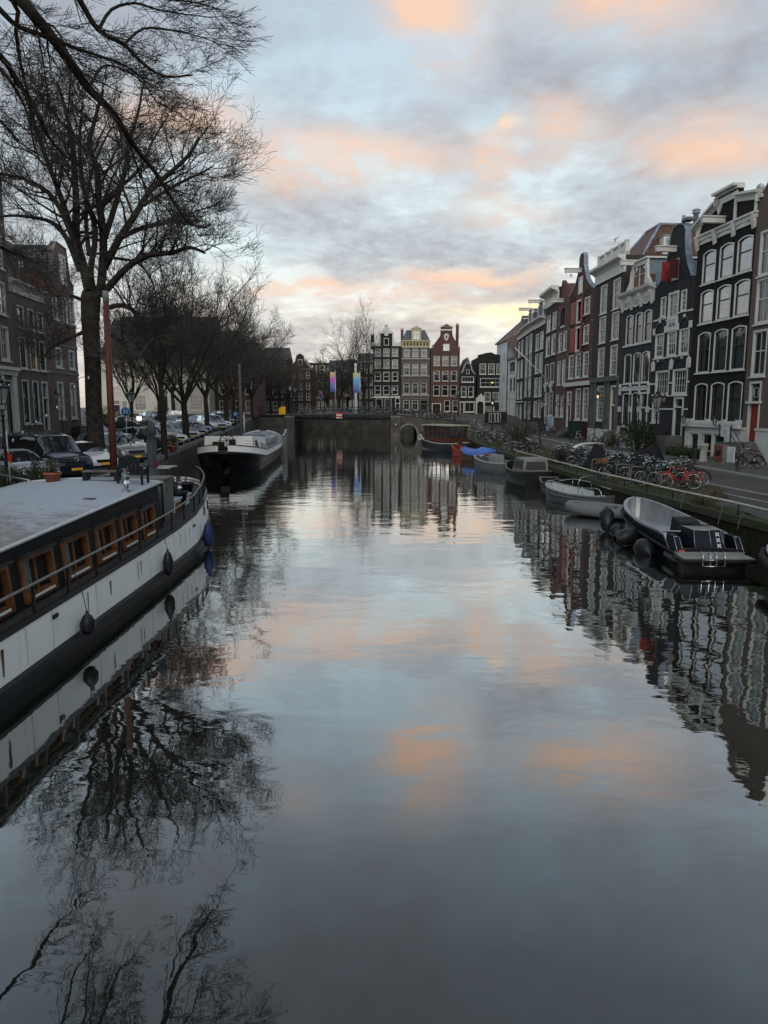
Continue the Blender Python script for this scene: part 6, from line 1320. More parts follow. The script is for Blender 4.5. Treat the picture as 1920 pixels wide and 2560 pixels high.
# bicycle racks
RACKM = mat('galvanised_rack', (.16, .165, .17), .5, metal=.3)
T0 = None
for i, (X, Y, rz) in enumerate([(QR(30.6) + 1.0, 30.6, 10), (QR(31.8) + .9, 31.8, 5), (QR(33.4) + .9, 33.4, 5), (QR(35) + .9, 35.0, 0), (QR(51.5) + .7, 51.5, 0), (QR(52.6) + .7, 52.6, 0), (QR(53.7) + .7, 53.7, 0)]):
    near = i < 4; T = thing('bicycle_rack', 'grey hoop bicycle rack among the near bicycles' if near else 'grey hoop bicycle rack by the second street lamp', 'bicycle rack', (X, Y, GR(Y)), R(rz), 'grey hoops near the closest lamp' if near else 'grey hoops by the second lamp')
    b = MB(); b.tube(smooth([Vector(p) for p in ((-.3, 0, 0), (-.3, 0, .68), (-.22, 0, .8), (.22, 0, .8), (.3, 0, .68), (.3, 0, 0))], 3), .022, 6, RACKM); b.build('hoop', None, T)
    b = MB(); b.box((-.38, -.06, 0), (.38, .06, .02), ALU); b.build('base_plate', None, T)
# ---------------- boats ----------------
def hull(T, L, B, H, m, inner=None, trim=None, floor=.25, draft=.25, stern=.82, bowp=2.2, sheer=.35, n=16, gun=.09, flare=.86, name='hull', chine=.55, roundstern=0.0, drop=0.0):
    """x = forward. outer skin, inner skin, gunwale rim; all closed shells"""
    def half(t):
        w = (stern + (1 - stern) * math.sin(min(1, t / .45) * math.pi / 2)) if t < .45 else (1 - ((t - .45) / .55) ** bowp) ** .62
        if roundstern and t < roundstern: w *= max(.02, (1 - (1 - t / roundstern) ** 2)) ** .5
        return max(.012, w) * B / 2
    O = []; I = []; Gn = []
    for i in range(n + 1):
        t = 1 - (1 - i / n) ** 1.25; x = lerp(-L / 2, L / 2, t); w = half(t); zg = H + sheer * max(0, (t - .35) / .65) ** 2 + (sheer * .35 * max(0, 1 - t / .3) ** 2) - drop * min(1, max(0, (.16 - t) / .06))
        bx_ = x - (.12 * L * max(0, t - .7) ** 1.5 if t > .7 else 0)
        hw = [(w, zg, x), (w * lerp(flare, 1, .55), lerp(-.05, zg, .5), lerp(bx_, x, .6)), (w * flare, -.02, bx_), (w * flare * chine, -draft, bx_)]
        O.append([(p[2], p[0], p[1]) for p in hw] + [(bx_, 0, -draft * 1.05)] + [(p[2], -p[0], p[1]) for p in hw[::-1]])
        wi = max(.01, w - gun); xi = min(x, L / 2 - gun * 1.5) if t > .9 else x
        if i == 0: xi = x + .02
        I.append([(xi, wi, zg - .01), (xi, wi * .88, floor), (xi, 0, floor), (xi, -wi * .88, floor), (xi, -wi, zg - .01)])
        Gn.append([(x, w + .012, zg - .05), (x, w + .012, zg + .012), (xi, wi, zg + .012), (xi, wi, zg - .03)])
    b = MB(); b.grid(O, m, sm=True); b.face([O[0][k] for k in range(len(O[0]))][::-1], m); b.build(name, None, T)
    if inner:
        b = MB(); b.grid([r[::-1] for r in I], inner, sm=False); b.face([I[0][k] for k in range(len(I[0]))], inner); b.build('interior', None, T)
    b = MB(); b.grid(Gn, trim or m, sm=False); b.grid([[(x, -y, z) for x, y, z in r][::-1] for r in Gn], trim or m, sm=False)
    g0, = [Gn[0]]; b.box((-L / 2 - .01, -g0[0][1], g0[0][2]), (-L / 2 + .06, g0[0][1], g0[1][2] + .002), trim or m); b.build('gunwale', None, T)
    return half, Gn
def boat(label, x, y, ang, cat='boat', name='moored_boat', group=None): return thing(name, label, cat, (x, y, 0), R(ang), group)
NAVY = mat('navy_hull', (.007, .009, .016), .42, spec=.15); GREYH = mat('grey_hull', (.09, .093, .095), .5, noise=(.25, 2)); DKH = mat('dark_hull', (.010, .011, .012), .5, noise=(.4, 2)); TEAKG = mat('grey_deck', (.22, .22, .20), .8, noise=(.2, 6))
ROPE = mat('rope', (.10, .095, .085), .9)
def rope(label, pts, r=.012, m=None):
    pts = [Vector(p) for p in pts]; out = []
    for a, c in zip(pts, pts[1:]):
        for i in range(8):
            t = i / 8; p = a.lerp(c, t); p.z -= .10 * (a - c).length * .5 * 4 * t * (1 - t) * .25; out.append(p)
    out.append(pts[-1]); b = MB(); b.tube(out, r, 4, m or ROPE); o = b.build('mooring_rope'); tag(o, label, 'rope'); return o
# aluminium sloop (nearest, right)
T = boat('large aluminium sloop with navy stern panels, grey deck and three crosses', 9.16, 22.7, 87.5, name='aluminium_sloop'); T.scale = (.98, .90, 1)
hull(T, 7.2, 2.15, .78, NAVY, ALU, ALU, floor=.30, stern=.92, bowp=2.6, sheer=.32, gun=.13, drop=.46)
for s_ in (-1, 1):
    b = MB(); b.tube([(x, s_ * (w + .02), z) for x, w, z in ((-3.3, 1.0, .38), (-1.5, 1.06, .42), (0, 1.07, .48), (1.6, .98, .58), (2.7, .74, .7), (3.3, .42, .82))], .05, 7, RUBBER); b.build('rubbing_strake', None, T)
b = MB(); b.prism([(-4.15, -1.06), (-3.5, -1.03), (-3.5, 1.03), (-4.15, 1.06)], .28, .38, 'z', TEAKG); b.tube([(-3.5, -1.08, .31), (-4.17, -1.1, .31), (-4.17, 1.1, .31), (-3.5, 1.08, .31)], .06, 7, RUBBER); b.box((-3.9, -.92, -.1), (-3.5, .92, .27), DKH); b.build('swim_platform', None, T)
b = MB(); b.box((-3.55, -.95, .38), (-3.3, .95, .52), BLACK); b.build('step', None, T)
b = MB(); b.add([(-3.42, -.50, .5), (-3.42, .42, .5), (-3.12, .36, .98), (-3.12, -.44, .98), (-2.3, -.55, .5), (-2.3, .48, .5), (-2.35, .42, .98), (-2.35, -.5, .98)], [(0, 1, 2, 3), (0, 4, 5, 1), (0, 3, 7, 4), (1, 5, 6, 2), (4, 7, 6, 5)], NAVY); b.add([(-3.13, -.46, .985), (-3.13, .38, .985), (-2.33, .44, .985), (-2.33, -.52, .985)], [(0, 1, 2, 3)], TEAKG)
for a, c in (((-3.43, -.50, .5), (-3.13, -.44, .98)), ((-3.43, .42, .5), (-3.13, .36, .98)), ((-3.43, -.50, .5), (-3.43, .42, .5)), ((-3.13, -.44, .985), (-3.13, .36, .985)), ((-3.43, -.1, .5), (-3.13, -.09, .985))): b.tube([a, c], .010, 4, ALU)
eng = b.build('engine_box', None, T)
slope = math.atan2(.3, .48)
for k in range(3):
    f_ = .18 + .3 * k; cx_, cz_ = lerp(-3.42, -3.12, f_) - .012, lerp(.5, .98, f_)
    b = MB()
    for s_ in (-1, 1):
        M = Matrix.Translation((cx_, -.33, cz_)) @ Matrix.Rotation(slope, 4, 'Y') @ Matrix.Rotation(R(45 * s_), 4, 'X'); b.cbox((0, 0, 0), (.012, .035, .15), ALU, M)
    b.build('cross_emblem', None, T)
for s_ in (-1, 1):
    b = MB(); b.add([(-3.58, s_ * 1.0, .42), (-2.7, s_ * 1.03, .42), (-2.7, s_ * 1.03, .82), (-3.2, s_ * 1.0, .80), (-3.58, s_ * .82, .42), (-2.7, s_ * .80, .42), (-2.7, s_ * .80, .82), (-3.2, s_ * .84, .80)], [(0, 1, 2, 3), (4, 7, 6, 5), (0, 3, 7, 4), (3, 2, 6, 7), (1, 5, 6, 2), (0, 4, 5, 1)], NAVY)
    for a, c in (((-3.59, s_ * 1.0, .42), (-3.21, s_ * 1.0, .81)), ((-3.59, s_ * .82, .42), (-3.21, s_ * .84, .81)), ((-3.21, s_ * 1.0, .81), (-3.21, s_ * .84, .81))): b.tube([a, c], .010, 4, ALU)
    b.build('stern_quarter', None, T)
b = MB(); b.box((-3.565, .78, .42), (-3.556, .96, .50), mat('small_flag', (.35, .09, .08), .6)); b.build('flag_sticker', None, T)
b = MB(); M = Matrix.Translation((-2.2, .2, .3)); b.add([(-1.95, -.40, .3), (-1.3, -.45, .3), (-1.3, .42, .3), (-1.95, .38, .3), (-1.9, -.34, 1.02), (-1.35, -.38, 1.1), (-1.35, .36, 1.1), (-1.9, .32, 1.02)], [(0, 3, 2, 1), (4, 5, 6, 7), (0, 1, 5, 4), (1, 2, 6, 5), (2, 3, 7, 6), (3, 0, 4, 7)], mat('grey_canvas', (.022, .024, .027), .8, noise=(.2, 3), bump=.4, bscale=4)); b.build('helm_cover', None, T)
b = MB(); b.tube([(-2.25, -1.0, .80), (-2.25, 1.0, .80)], .025, 5, ALU); b.box((-2.28, -.95, .3), (-2.24, .95, .78), NAVY); b.build('thwart', None, T)
b = MB()
for y in (-.12, .12, .30, .52): b.tube(smooth([Vector(p) for p in ((-3.9, y - .1, .42), (-4.05, y - .02, .55), (-4.25, y, .5), (-4.3, y + .02, .2))], 3), .016, 5, CHROME)
b.tube([(-4.3, -.12, .2), (-4.3, .54, .2)], .016, 5, CHROME); b.tube([(-4.25, -.12, .36), (-4.25, .54, .36)], .016, 5, CHROME); b.build('swim_ladder', None, T)
b = MB(); [b.tube([(-2.4 + .1 * math.cos(i * .7) * 2, -.2 + .3 * math.sin(i * 1.3), 1.0 + .01 * i), (-2.4 + .1 * math.cos(i * .9 + 1), .1 + .3 * math.sin(i * 1.1 + 2), 1.02)], .018, 4, IRON) for i in range(8)]; b.build('rope_coil', None, T)
b = MB(); [b.box((-3.35 + i * .085, .985, .17), (-3.31 + i * .085, 1.06, .27), mat('worn_lettering', (.12, .12, .12), .6)) for i in range(9)]; b.build('name_lettering', None, T)
def fender(label, x, y, z, L, r, ang=0, tilt=0, m=None, group=None):
    b = MB(); pr = [(.02, -L / 2 - .05), (.035, -L / 2), (r * .6, -L / 2 + r * .35), (r * .93, -L / 2 + r * .85), (r, 0), (r * .93, L / 2 - r * .85), (r * .6, L / 2 - r * .35), (.035, L / 2), (.02, L / 2 + .05)]
    b.lathe(pr, (0, 0, 0), 16, m or FEND, M=Matrix.Rotation(R(ang), 4, 'Z') @ Matrix.Rotation(R(90 - tilt), 4, 'Y')); o = b.build('fender', None, None, (x, y, z)); tag(o, label, 'fender', group); return o
FEND = mat('fender_rubber', (.009, .010, .013), .42, noise=(.15, 2), spec=.3)
fender('upright black fender at the bow of the aluminium sloop', 7.98, 25.1, .42, .95, .26, 80, 62)
fender('second black fender, the smallest against the sloop bow', 7.93, 23.8, .22, .62, .25, 60, 20)
fender('long lying black fender amidships along the aluminium sloop', 7.9, 22.5, .30, 1.0, .27, 25, 5)
fender('round black fender nearest the stern quarter of the sloop', 7.92, 21.2, .14, .85, .30, 95, 15)
rope('dark mooring line from the sloop to the pipe rail', [(10.1, 20.0, .95), (10.6, 20.9, 1.1), (QR(21.5) + .18, 21.5, 1.42)]); rope('second line crossing from sloop gunwale to the rail', [(10.25, 21.5, .85), (QR(22.8) + .18, 22.8, 1.42)]); rope('short line tied around rail above the sloop bow', [(10.2, 24.2, .95), (QR(25.2) + .18, 25.2, 1.42)])
# boat cut off by the right edge
T = boat('dark grey sloop bow with rubber fender band cut off by the right edge', 10.45, 15.25, 94); hull(T, 6.2, 2.0, .62, DKH, GREYH, mat('pale_rim', (.34, .35, .37), .5), floor=.25, bowp=2.4, sheer=.25, gun=.16)
b = MB(); b.tube([(x, s * w, z) for s, lst in ((1, [(-3, 1.08, .45), (0, 1.15, .48), (1.5, 1.0, .56), (2.5, .66, .64), (3.0, .3, .70)]), (-1, [(3.0, .3, .70), (2.5, .66, .64), (1.5, 1.0, .56), (0, 1.15, .48), (-3, 1.08, .45)])) for x, w, z in lst], .10, 7, RUBBER); b.build('rope_fender', None, T); b = MB(); b.box((2.3, .38, .86), (2.6, .46, .95), CHROME); b.build('cleat', None, T)
# rubber dinghy
T = boat('grey inflatable dinghy lying between the sloops', 9.0, 28.5, 143, name='inflatable_dinghy')
RIBM = mat('grey_inflatable', (.13, .135, .14), .55, noise=(.08, 3))
b = MB(); b.tube(smooth([Vector(p) for p in ((-1.5, -.62, .26), (0, -.64, .26), (.9, -.55, .28), (1.4, -.25, .33), (1.5, 0, .34), (1.4, .25, .33), (.9, .55, .28), (0, .64, .26), (-1.5, .62, .26))], 3), [.13, .21, .21] + [.22] * 19 + [.21, .21, .13], 10, RIBM); b.build('tube', None, T)
b = MB(); b.box((-1.4, -.55, .08), (1.2, .55, .16), GREYH); b.box((-1.42, -.55, .0), (-1.36, .55, .45), GREYH); b.box((-.3, -.5, .36), (-.05, .5, .40), GREYH); b.build('floor', None, T); b = MB(); [b.tube([(x, -.4, .2), (x + .5, .35, .24)], .04, 5, IRON) for x in (-.9, -.6, .1)]; b.build('oars', None, T)
# railed aluminium sloop
T = boat('small round bowed sloop with chrome handrails and outboard motor', 9.05, 32.5, 118, name='aluminium_sloop'); hull(T, 4.5, 1.75, .52, GREYH, mat('pale_grey_interior', (.38, .41, .41), .6), ALU, floor=.2, bowp=2.8, sheer=.25)
for s_ in (-1, 1):
    b = MB(); b.tube(smooth([Vector(p) for p in ((1.9, s_ * .35, .85), (1.3, s_ * .72, .98), (.2, s_ * .86, .92), (-1.0, s_ * .84, .86), (-1.9, s_ * .78, .9), (-2.1, s_ * .75, .55))], 3), .018, 5, CHROME); [b.tube([(x, s_ * w, .55), (x, s_ * w, .92)], .014, 4, CHROME) for x, w in ((1.3, .72), (.2, .86), (-1.0, .84))]; b.build('handrail', None, T)
b = MB(); b.tube(smooth([Vector(p) for p in ((-.6, -.7, .55), (-.6, -.6, 1.25), (-.6, .6, 1.25), (-.6, .7, .55))], 3), .018, 5, CHROME); b.build('arch_rail', None, T)
b = MB(); b.box((-2.5, -.14, .55), (-2.2, .14, 1.0), BLACK); b.tube([(-2.35, 0, .6), (-2.45, 0, -.3)], .06, 6, BLACK); b.tube([(-2.2, 0, .8), (-1.5, .2, .95)], .022, 5, CHROME); b.build('outboard_motor', None, T); b = MB(); b.box((-1.7, -.3, .4), (-1.2, .6, .5), WHITE); b.build('seat', None, T)
b = MB(); b.tube([(2.26, .1, .45), (1.7, .55, .42), (.7, .88, .36), (-2.2, .74, .32)], .05, 6, ROPE); b.build('rope_fender', None, T)
T = boat('low dark rowing boat moored nose in behind the cabin boat', 8.75, 36.6, 265, name='rowing_boat'); hull(T, 3.4, 1.15, .55, DKH, DKH, mat('worn_rim', (.12, .12, .11), .7), floor=.12, bowp=1.8, sheer=.35); b = MB(); b.box((-.2, -.5, .38), (.1, .5, .42), OLDWOOD); b.box((-1.1, -.5, .38), (-.85, .5, .42), OLDWOOD); b.build('thwart', None, T)
# cabin boat
T = boat('small dark boat with a grey windowed cuddy cabin', 8.35, 42.2, 96, name='cabin_boat'); hull(T, 5.4, 1.95, .75, DKH, DKH, mat('olive_trim', (.10, .10, .08), .7), floor=.2, bowp=2.0, sheer=.35)
CBM = mat('weathered_cabin', (.20, .20, .18), .7, noise=(.3, 4))
b = MB(); b.add([(-2.2, -.75, .7), (-.1, -.78, .7), (-.1, .78, .7), (-2.2, .75, .7), (-2.15, -.66, 1.48), (-.55, -.66, 1.52), (-.55, .66, 1.52), (-2.15, .66, 1.48)], [(0, 1, 5, 4), (1, 2, 6, 5), (2, 3, 7, 6), (3, 0, 4, 7), (4, 5, 6, 7)], CBM); b.build('cabin', None, T)
for nm, q in (('cabin_window', [(-2.19, -.6, .85), (-2.19, .6, .85), (-2.165, .55, 1.35), (-2.165, -.55, 1.35)]), ('cabin_window', [(-2.0, -.775, .95), (-.4, -.785, .95), (-.72, -.70, 1.38), (-1.95, -.70, 1.38)]), ('cabin_window', [(-2.0, .775, .95), (-1.3, .785, .95), (-1.3, .70, 1.38), (-1.95, .70, 1.38)]), ('cabin_window', [(-1.2, .78, .95), (-.4, .785, .95), (-.72, .70, 1.38), (-1.2, .70, 1.38)]), ('cabin_window', [(-.12, -.6, .9), (-.12, .6, .9), (-.5, .55, 1.4), (-.5, -.55, 1.4)])):
    b = MB(); b.face(q, mat('hazy_window', (.05, .055, .055), .3)); b.build(nm, None, T)
T = boat('grey open launch with a square motor box', 7.75, 48.6, 118, name='open_launch'); hull(T, 5.0, 1.9, .72, mat('light_grey_hull', (.11, .115, .12), .55, noise=(.15, 2)), GREYH, mat('cream_rim', (.36, .35, .31), .6), floor=.25, bowp=2.2, sheer=.32)
b = MB(); b.box((-.3, -.35, .3), (.5, .35, 1.18), mat('box_grey', (.22, .24, .26), .6)); b.build('motor_box', None, T); b = MB(); b.box((-1.9, -.7, .5), (-1.3, .7, .58), OLDWOOD); b.tube([(1.6, -.3, 1.0), (1.6, .3, 1.0)], .02, 5, CHROME); b.build('thwart', None, T)
BLT = mat('blue_tarpaulin', (.045, .13, .42), .5, noise=(.15, 2), bump=.5, bscale=3)
T = boat('small boat covered with a bright blue tarpaulin', 7.7, 58.6, 112, name='covered_boat'); hull(T, 5.2, 1.9, .62, mat('brown_hull', (.09, .045, .03), .5), DKH, mat('orange_rim', (.30, .11, .05), .6), bowp=2.0, sheer=.4)
b = MB(); rows = []
for i in range(13):
    t_ = i / 12; x = lerp(-2.5, 2.2, t_); w_ = .95 * (1 - max(0, (t_ - .5) / .5) ** 2.2 * .85) + .05; hh = 1.12 + .16 * math.sin(t_ * 7) - .25 * abs(t_ - .5)
    rows.append([(x, -w_ - .03, .52 + .3 * t_ ** 3), (x, -w_, .72 + .3 * t_ ** 3), (x, -w_ * .5, hh - .12 + .05 * math.sin(i * 2.3)), (x, 0, hh + .04 * math.sin(i * 1.7)), (x, w_ * .5, hh - .14), (x, w_, .72 + .3 * t_ ** 3), (x, w_ + .03, .52 + .3 * t_ ** 3)])
b.grid(rows[::-1], BLT); b.face(rows[0][::-1], BLT); b.face(rows[-1], BLT); b.build('tarpaulin', None, T)
T = boat('narrow red boat moored behind the blue covered one', 7.2, 64.4, 110, name='rowing_boat'); hull(T, 4.2, 1.5, .62, mat('red_hull', (.30, .03, .025), .5), mat('red_inside', (.12, .03, .025), .6), mat('red_rim', (.36, .06, .05), .5), bowp=1.9, sheer=.4); b = MB(); b.box((-.6, -.6, .45), (-.3, .6, .5), OLDWOOD); b.box((-1.7, -.5, .2), (-1.1, .5, .75), DKH); b.build('thwart', None, T)
# tug with canopy
T = boat('old tug like launch with a glazed brown canopy by the bridge', 6.1, 72.6, 118, name='canopy_launch'); hull(T, 8.4, 2.6, .85, mat('tug_hull', (.02, .022, .025), .4, coat=.3), DKH, mat('tug_band', (.40, .42, .42), .5), floor=.55, bowp=2.0, sheer=.5, stern=.6, roundstern=.25)
b = MB(); BRW = mat('brown_cabin', (.075, .026, .014), .45)
for y in (-1.0, 1.0): b.box((-2.6, y - .03, .8), (2.2, y + .03, 1.35), BRW)
for x in (-2.6, 2.2): b.box((x - .03, -1.0, .8), (x + .03, 1.0, 1.35), BRW)
for i in range(7):
    for y in (-1.0, 1.0): b.box((-2.6 + i * .8 - .04, y - .04, 1.3), (-2.6 + i * .8 + .04, y + .04, 2.55), BRW)
for y in (-.33, .33):
    for x in (-2.6, 2.2): b.box((x - .04, y - .04, 1.3), (x + .04, y + .04, 2.55), BRW)
for z in (1.95, 2.5):
    for y in (-1.0, 1.0): b.box((-2.6, y - .025, z), (2.2, y + .025, z + .05), BRW)
    for x in (-2.6, 2.2): b.box((x - .025, -1.0, z), (x + .025, 1.0, z + .05), BRW)
b.build('cabin', None, T)
b = MB(); b.box((-2.85, -1.25, 2.55), (2.45, 1.25, 2.66), mat('canopy_roof', (.34, .32, .24), .7)); b.build('canopy', None, T)
b = MB(); [b.face(q, GLASS) for q in ([(-2.6, -1, 1.35), (2.2, -1, 1.35), (2.2, -1, 2.5), (-2.6, -1, 2.5)], [(-2.6, 1, 1.35), (2.2, 1, 1.35), (2.2, 1, 2.5), (-2.6, 1, 2.5)], [(-2.6, -1, 1.35), (-2.6, 1, 1.35), (-2.6, 1, 2.5), (-2.6, -1, 2.5)])]; b.build('cabin_glazing', None, T)
b = MB(); b.torus((3.5, .75, 1.25), .28, .07, 'y', 14, 6, WHITE); b.build('lifebuoy', None, T); b = MB(); b.box((-3.9, -.7, .8), (-2.8, .7, 1.05), mat('tug_deck', (.05, .035, .03), .5)); b.box((2.4, -.6, .9), (3.3, .6, 1.25), WHITE); b.build('deck_box', None, T)
# ---------------- the white houseboat in the left foreground ----------------
HBX = -7.9
T = thing('houseboat', 'long white houseboat hull with black cabin, wooden windows and pale blue roof', 'houseboat', (HBX, 0, 0))
HW = mat('houseboat_white', (.80, .80, .76), .5, noise=(.07, .8), bump=.06)
def rusty():
    m = bpy.data.materials.new('rust_streaked_white'); m.use_nodes = True; t = NT(m.node_tree); b = t.n['Principled BSDF']; b.inputs['Roughness'].default_value = .5
    o = t.new('ShaderNodeTexCoord').outputs['Object']
    st = t.noise(t.vmath('MULTIPLY', o, (2.6, 2.6, .22)), 1.6, 5, .65); bl = t.noise(o, .9, 6, .6); fine = t.noise(o, 16, 4, .7)
    c = t.mix(t.ramp(st, [(.60, 0), (.70, .6)]), (.80, .80, .76), (.30, .22, .16)); c = t.mix(t.ramp(bl, [(.45, 0), (.75, .35)]), c, (.60, .61, .58)); c = t.mix(t.ramp(fine, [(.66, 0), (.72, .7)]), c, (.20, .15, .11))
    t.l.new(c, b.inputs['Base Color']); bn = t.new('ShaderNodeBump', inp={'Strength': .12, 'Distance': .02, 'Height': bl}); t.l.new(bn.outputs[0], b.inputs['Normal']); return m
HWR = rusty(); HBK = mat('houseboat_black', (.013, .014, .016), .55, noise=(.35, 2), bump=.15); DECK = mat('houseboat_deck', (.036, .034, .034), .7, noise=(.3, 3))
CABM = mat('cabin_black', (.015, .015, .017), .55, noise=(.25, 1.2)); 
# half breadth and height of the rail along the hull
HS = [(-6, 2.32, 1.06), (10, 2.32, 1.08), (16, 2.34, 1.12), (19, 2.33, 1.18), (21, 2.28, 1.27), (23, 2.03, 1.38), (24.6, 1.72, 1.48), (25.8, 1.32, 1.56), (26.6, .90, 1.60), (27.1, .45, 1.63), (27.25, .06, 1.64)]
def hb(Y): return table([(a, b_) for a, b_, c in HS], Y), table([(a, c) for a, b_, c in HS], Y)
Ys = [-6, 4, 10, 13, 16, 18, 19, 20, 21, 22, 23, 23.8, 24.6, 25.2, 25.8, 26.2, 26.6, 26.9, 27.1, 27.25]
def band(b, k0, k1, z0, z1, m, both=True):
    """k = outward offset factor at the top and bottom of the band; z as (offset from rail) or absolute"""
    for s_ in (1, -1) if both else (1,):
        rows = []
        for Y in Ys:
            w_, zr = hb(Y); r = [(s_ * max(.02, w_ + k0), Y + max(0, (w_ < 1.8)) * 0, zr + z0 if z0 > -.9 else z0 + 0), (s_ * max(.02, w_ + k1), Y, zr + z1 if z1 > -.9 else 0)]
            rows.append(r if s_ > 0 else r[::-1])
        b.grid(rows, m, sm=True)
b = MB()
for s_ in (1, -1):
    rows = []
    for Y in Ys:
        w_, zr = hb(Y); tt = max(0, (Y - 20) / 7.25); zs = .36 + .42 * tt ** 1.5
        r = [(s_ * w_, Y, zr), (s_ * (w_ + .03), Y, lerp(zr, zs, .5)), (s_ * (w_ + .02), Y + .02 * tt, zs)]
        rows.append(r if s_ < 0 else r[::-1])
    b.grid(rows, HWR, sm=True)
b.build('hull_white_band', None, T)
b = MB()
for s_ in (1, -1):
    rows = []
    for Y in Ys:
        w_, zr = hb(Y); tt = max(0, (Y - 20) / 7.25); zs = .36 + .42 * tt ** 1.5
        r = [(s_ * (w_ + .02), Y + .02 * tt, zs + .01), (s_ * (w_ + .09), Y + .03, zs - .03), (s_ * (w_ + .09), Y + .03, zs - .10), (s_ * (w_ + .0), Y, zs - .13), (s_ * max(.02, w_ - .02), Y - .1 * tt, .1), (s_ * max(.02, w_ - .12), Y - .3 * tt, -.6), (s_ * max(.01, w_ * .6), Y - .8 * tt, -1.2)]
        rows.append(r if s_ < 0 else r[::-1])
    b.grid(rows, HBK, sm=False)
b.build('hull_black_bottom', None, T)
b = MB(); rows = []
for Y in Ys:
    w_, zr = hb(Y); rows.append([(-w_ + .03, Y, zr - .06), (0, Y, zr - .06), (w_ - min(.03, w_), Y, zr - .06)])
b.grid(rows, DECK, sm=False)
for s_ in (1, -1):
    rows = []
    for Y in Ys:
        w_, zr = hb(Y); rows.append([(s_ * (w_ + .02), Y, zr - .05), (s_ * (w_ + .02), Y, zr + .05), (s_ * (w_ - min(.06, w_)), Y, zr + .05)][::s_])
    b.grid(rows, BLACK, sm=False)
b.build('deck', None, T)
# stern quarter bulwark at the round end: white plate above the deck
b = MB()
for s_ in (1, -1):
    rows = []
    for Y in [y for y in Ys if y >= 22]:
        w_, zr = hb(Y); k = min(1, (Y - 22) / 2.6); r = [(s_ * w_, Y, zr + .02), (s_ * (w_ - .02), Y, zr + .02 + .10 * k)]; rows.append(r[::s_])
    b.grid(rows, HW)
b.build('bulwark', None, T)
RAILM = mat('grey_handrail', (.17, .16, .145), .6, noise=(.2, 6))
posts = [8.6, 9.85, 11.1, 12.35, 13.6, 14.85, 16.1, 17.35, 18.6, 19.85, 21.1, 22.3, 23.4, 24.3, 25.2, 26.0]
b = MB(); b.tube([(hb(Y)[0] - .06, Y, hb(Y)[1] + .50 + .12 * max(0, (Y - 20) / 7)) for Y in [4, 8] + posts + [26.6]], .026, 8, RAILM); b.build('handrail', None, T)
for Y in posts:
    w_, zr = hb(Y); b = MB(); b.box((w_ - .085, Y - .022, zr), (w_ - .04, Y + .022, zr + .48 + .12 * max(0, (Y - 20) / 7)), BLACK); b.build('rail_post', None, T)
b = MB(); b.tube([(-hb(Y)[0] + .06, Y, hb(Y)[1] + .50 + .12 * max(0, (Y - 20) / 7)) for Y in [4, 8] + posts + [26.6]], .024, 8, RAILM); [b.box((-hb(Y)[0] + .04, Y - .02, hb(Y)[1]), (-hb(Y)[0] + .08, Y + .02, hb(Y)[1] + .5), BLACK) for Y in posts[::2]]; b.build('handrail', None, T)
# cabin: walls lean in a little, shallow cambered roof
CW0, CW1 = 1.86, 1.74; CE = 19.2
def rf(Y): return 2.12 + .0275 * (Y - 11)
b = MB(); zb_ = 1.0
holes = [(7.0, 8.1), (8.5, 9.6), (10.1, 11.2), (11.65, 12.75), (13.2, 14.3), (14.75, 15.75), (16.2, 17.15), (17.65, 18.55)]
def sidewall(b, s_):
    def P(Y, z): t_ = (z - zb_) / (rf(Y) - zb_); return (s_ * lerp(CW0, CW1, t_), Y, z)
    ys = [-4] + [y for h_ in holes for y in h_] + [CE]
    for i, (a, c) in enumerate(zip(ys, ys[1:])):
        inside = (a, c) in holes
        for z0, z1 in ((zb_, 1.14), (1.14, 1.86), (1.86, None)):
            if inside and z0 == 1.14: continue
            q = [P(a, z0), P(c, z0), P(c, z1 or rf(c)), P(a, z1 or rf(a))]; b.face(q if s_ > 0 else q[::-1], CABM)
sidewall(b, 1); sidewall(b, -1); b.face([(CW0, CE, zb_), (-CW0, CE, zb_), (-CW1, CE, rf(CE)), (CW1, CE, rf(CE))], CABM); b.build('cabin_wall', None, T)
def roofm():
    m = bpy.data.materials.new('pale_blue_roof'); m.use_nodes = True; t = NT(m.node_tree); b = t.n['Principled BSDF']; b.inputs['Roughness'].default_value = .7
    o = t.new('ShaderNodeTexCoord').outputs['Object']; sp = t.new('ShaderNodeSeparateXYZ', inp={0: o})
    k = t.noise(t.vmath('MULTIPLY', o, (.6, 1.4, 1)), .8, 8, .7, .6); k2 = t.noise(o, 5, 6, .7); k3 = t.noise(o, 30, 3, .6)
    near = t.math('MULTIPLY', t.math('SUBTRACT', 14.0, sp.outputs[1]), .045)
    f = t.math('ADD', t.math('ADD', t.math('MULTIPLY', k, .6), t.math('MULTIPLY', k2, .4)), near)
    c = t.mix(t.ramp(f, [(.44, 0), (.62, .9)]), (.36, .405, .455), (.19, .17, .145)); c = t.mix(t.ramp(k2, [(.62, 0), (.68, .6)]), c, (.11, .10, .08)); c = t.mix(1.0, c, t.ramp(k3, [(.3, .85), (.7, 1.1)]), 'MULTIPLY')
    t.l.new(c, b.inputs['Base Color']); bn = t.new('ShaderNodeBump', inp={'Strength': .25, 'Distance': .01, 'Height': k2}); t.l.new(bn.outputs[0], b.inputs['Normal']); return m
b = MB(); rows = []
for Y in yr(-4, CE + .12, 14): rows.append([(x, Y, rf(Y) + .03 + .10 * (1 - (x / 1.82) ** 2)) for x in yr(-1.82, 1.82, 10)])
b.grid(rows, roofm(), sm=True); b.grid([[(x, CE + .12, rf(CE) - .08), (x, CE + .12, rf(CE) + .03 + .10 * (1 - (x / 1.82) ** 2))] for x in yr(-1.82, 1.82, 10)][::-1], CABM, sm=False); b.build('cabin_roof', None, T)
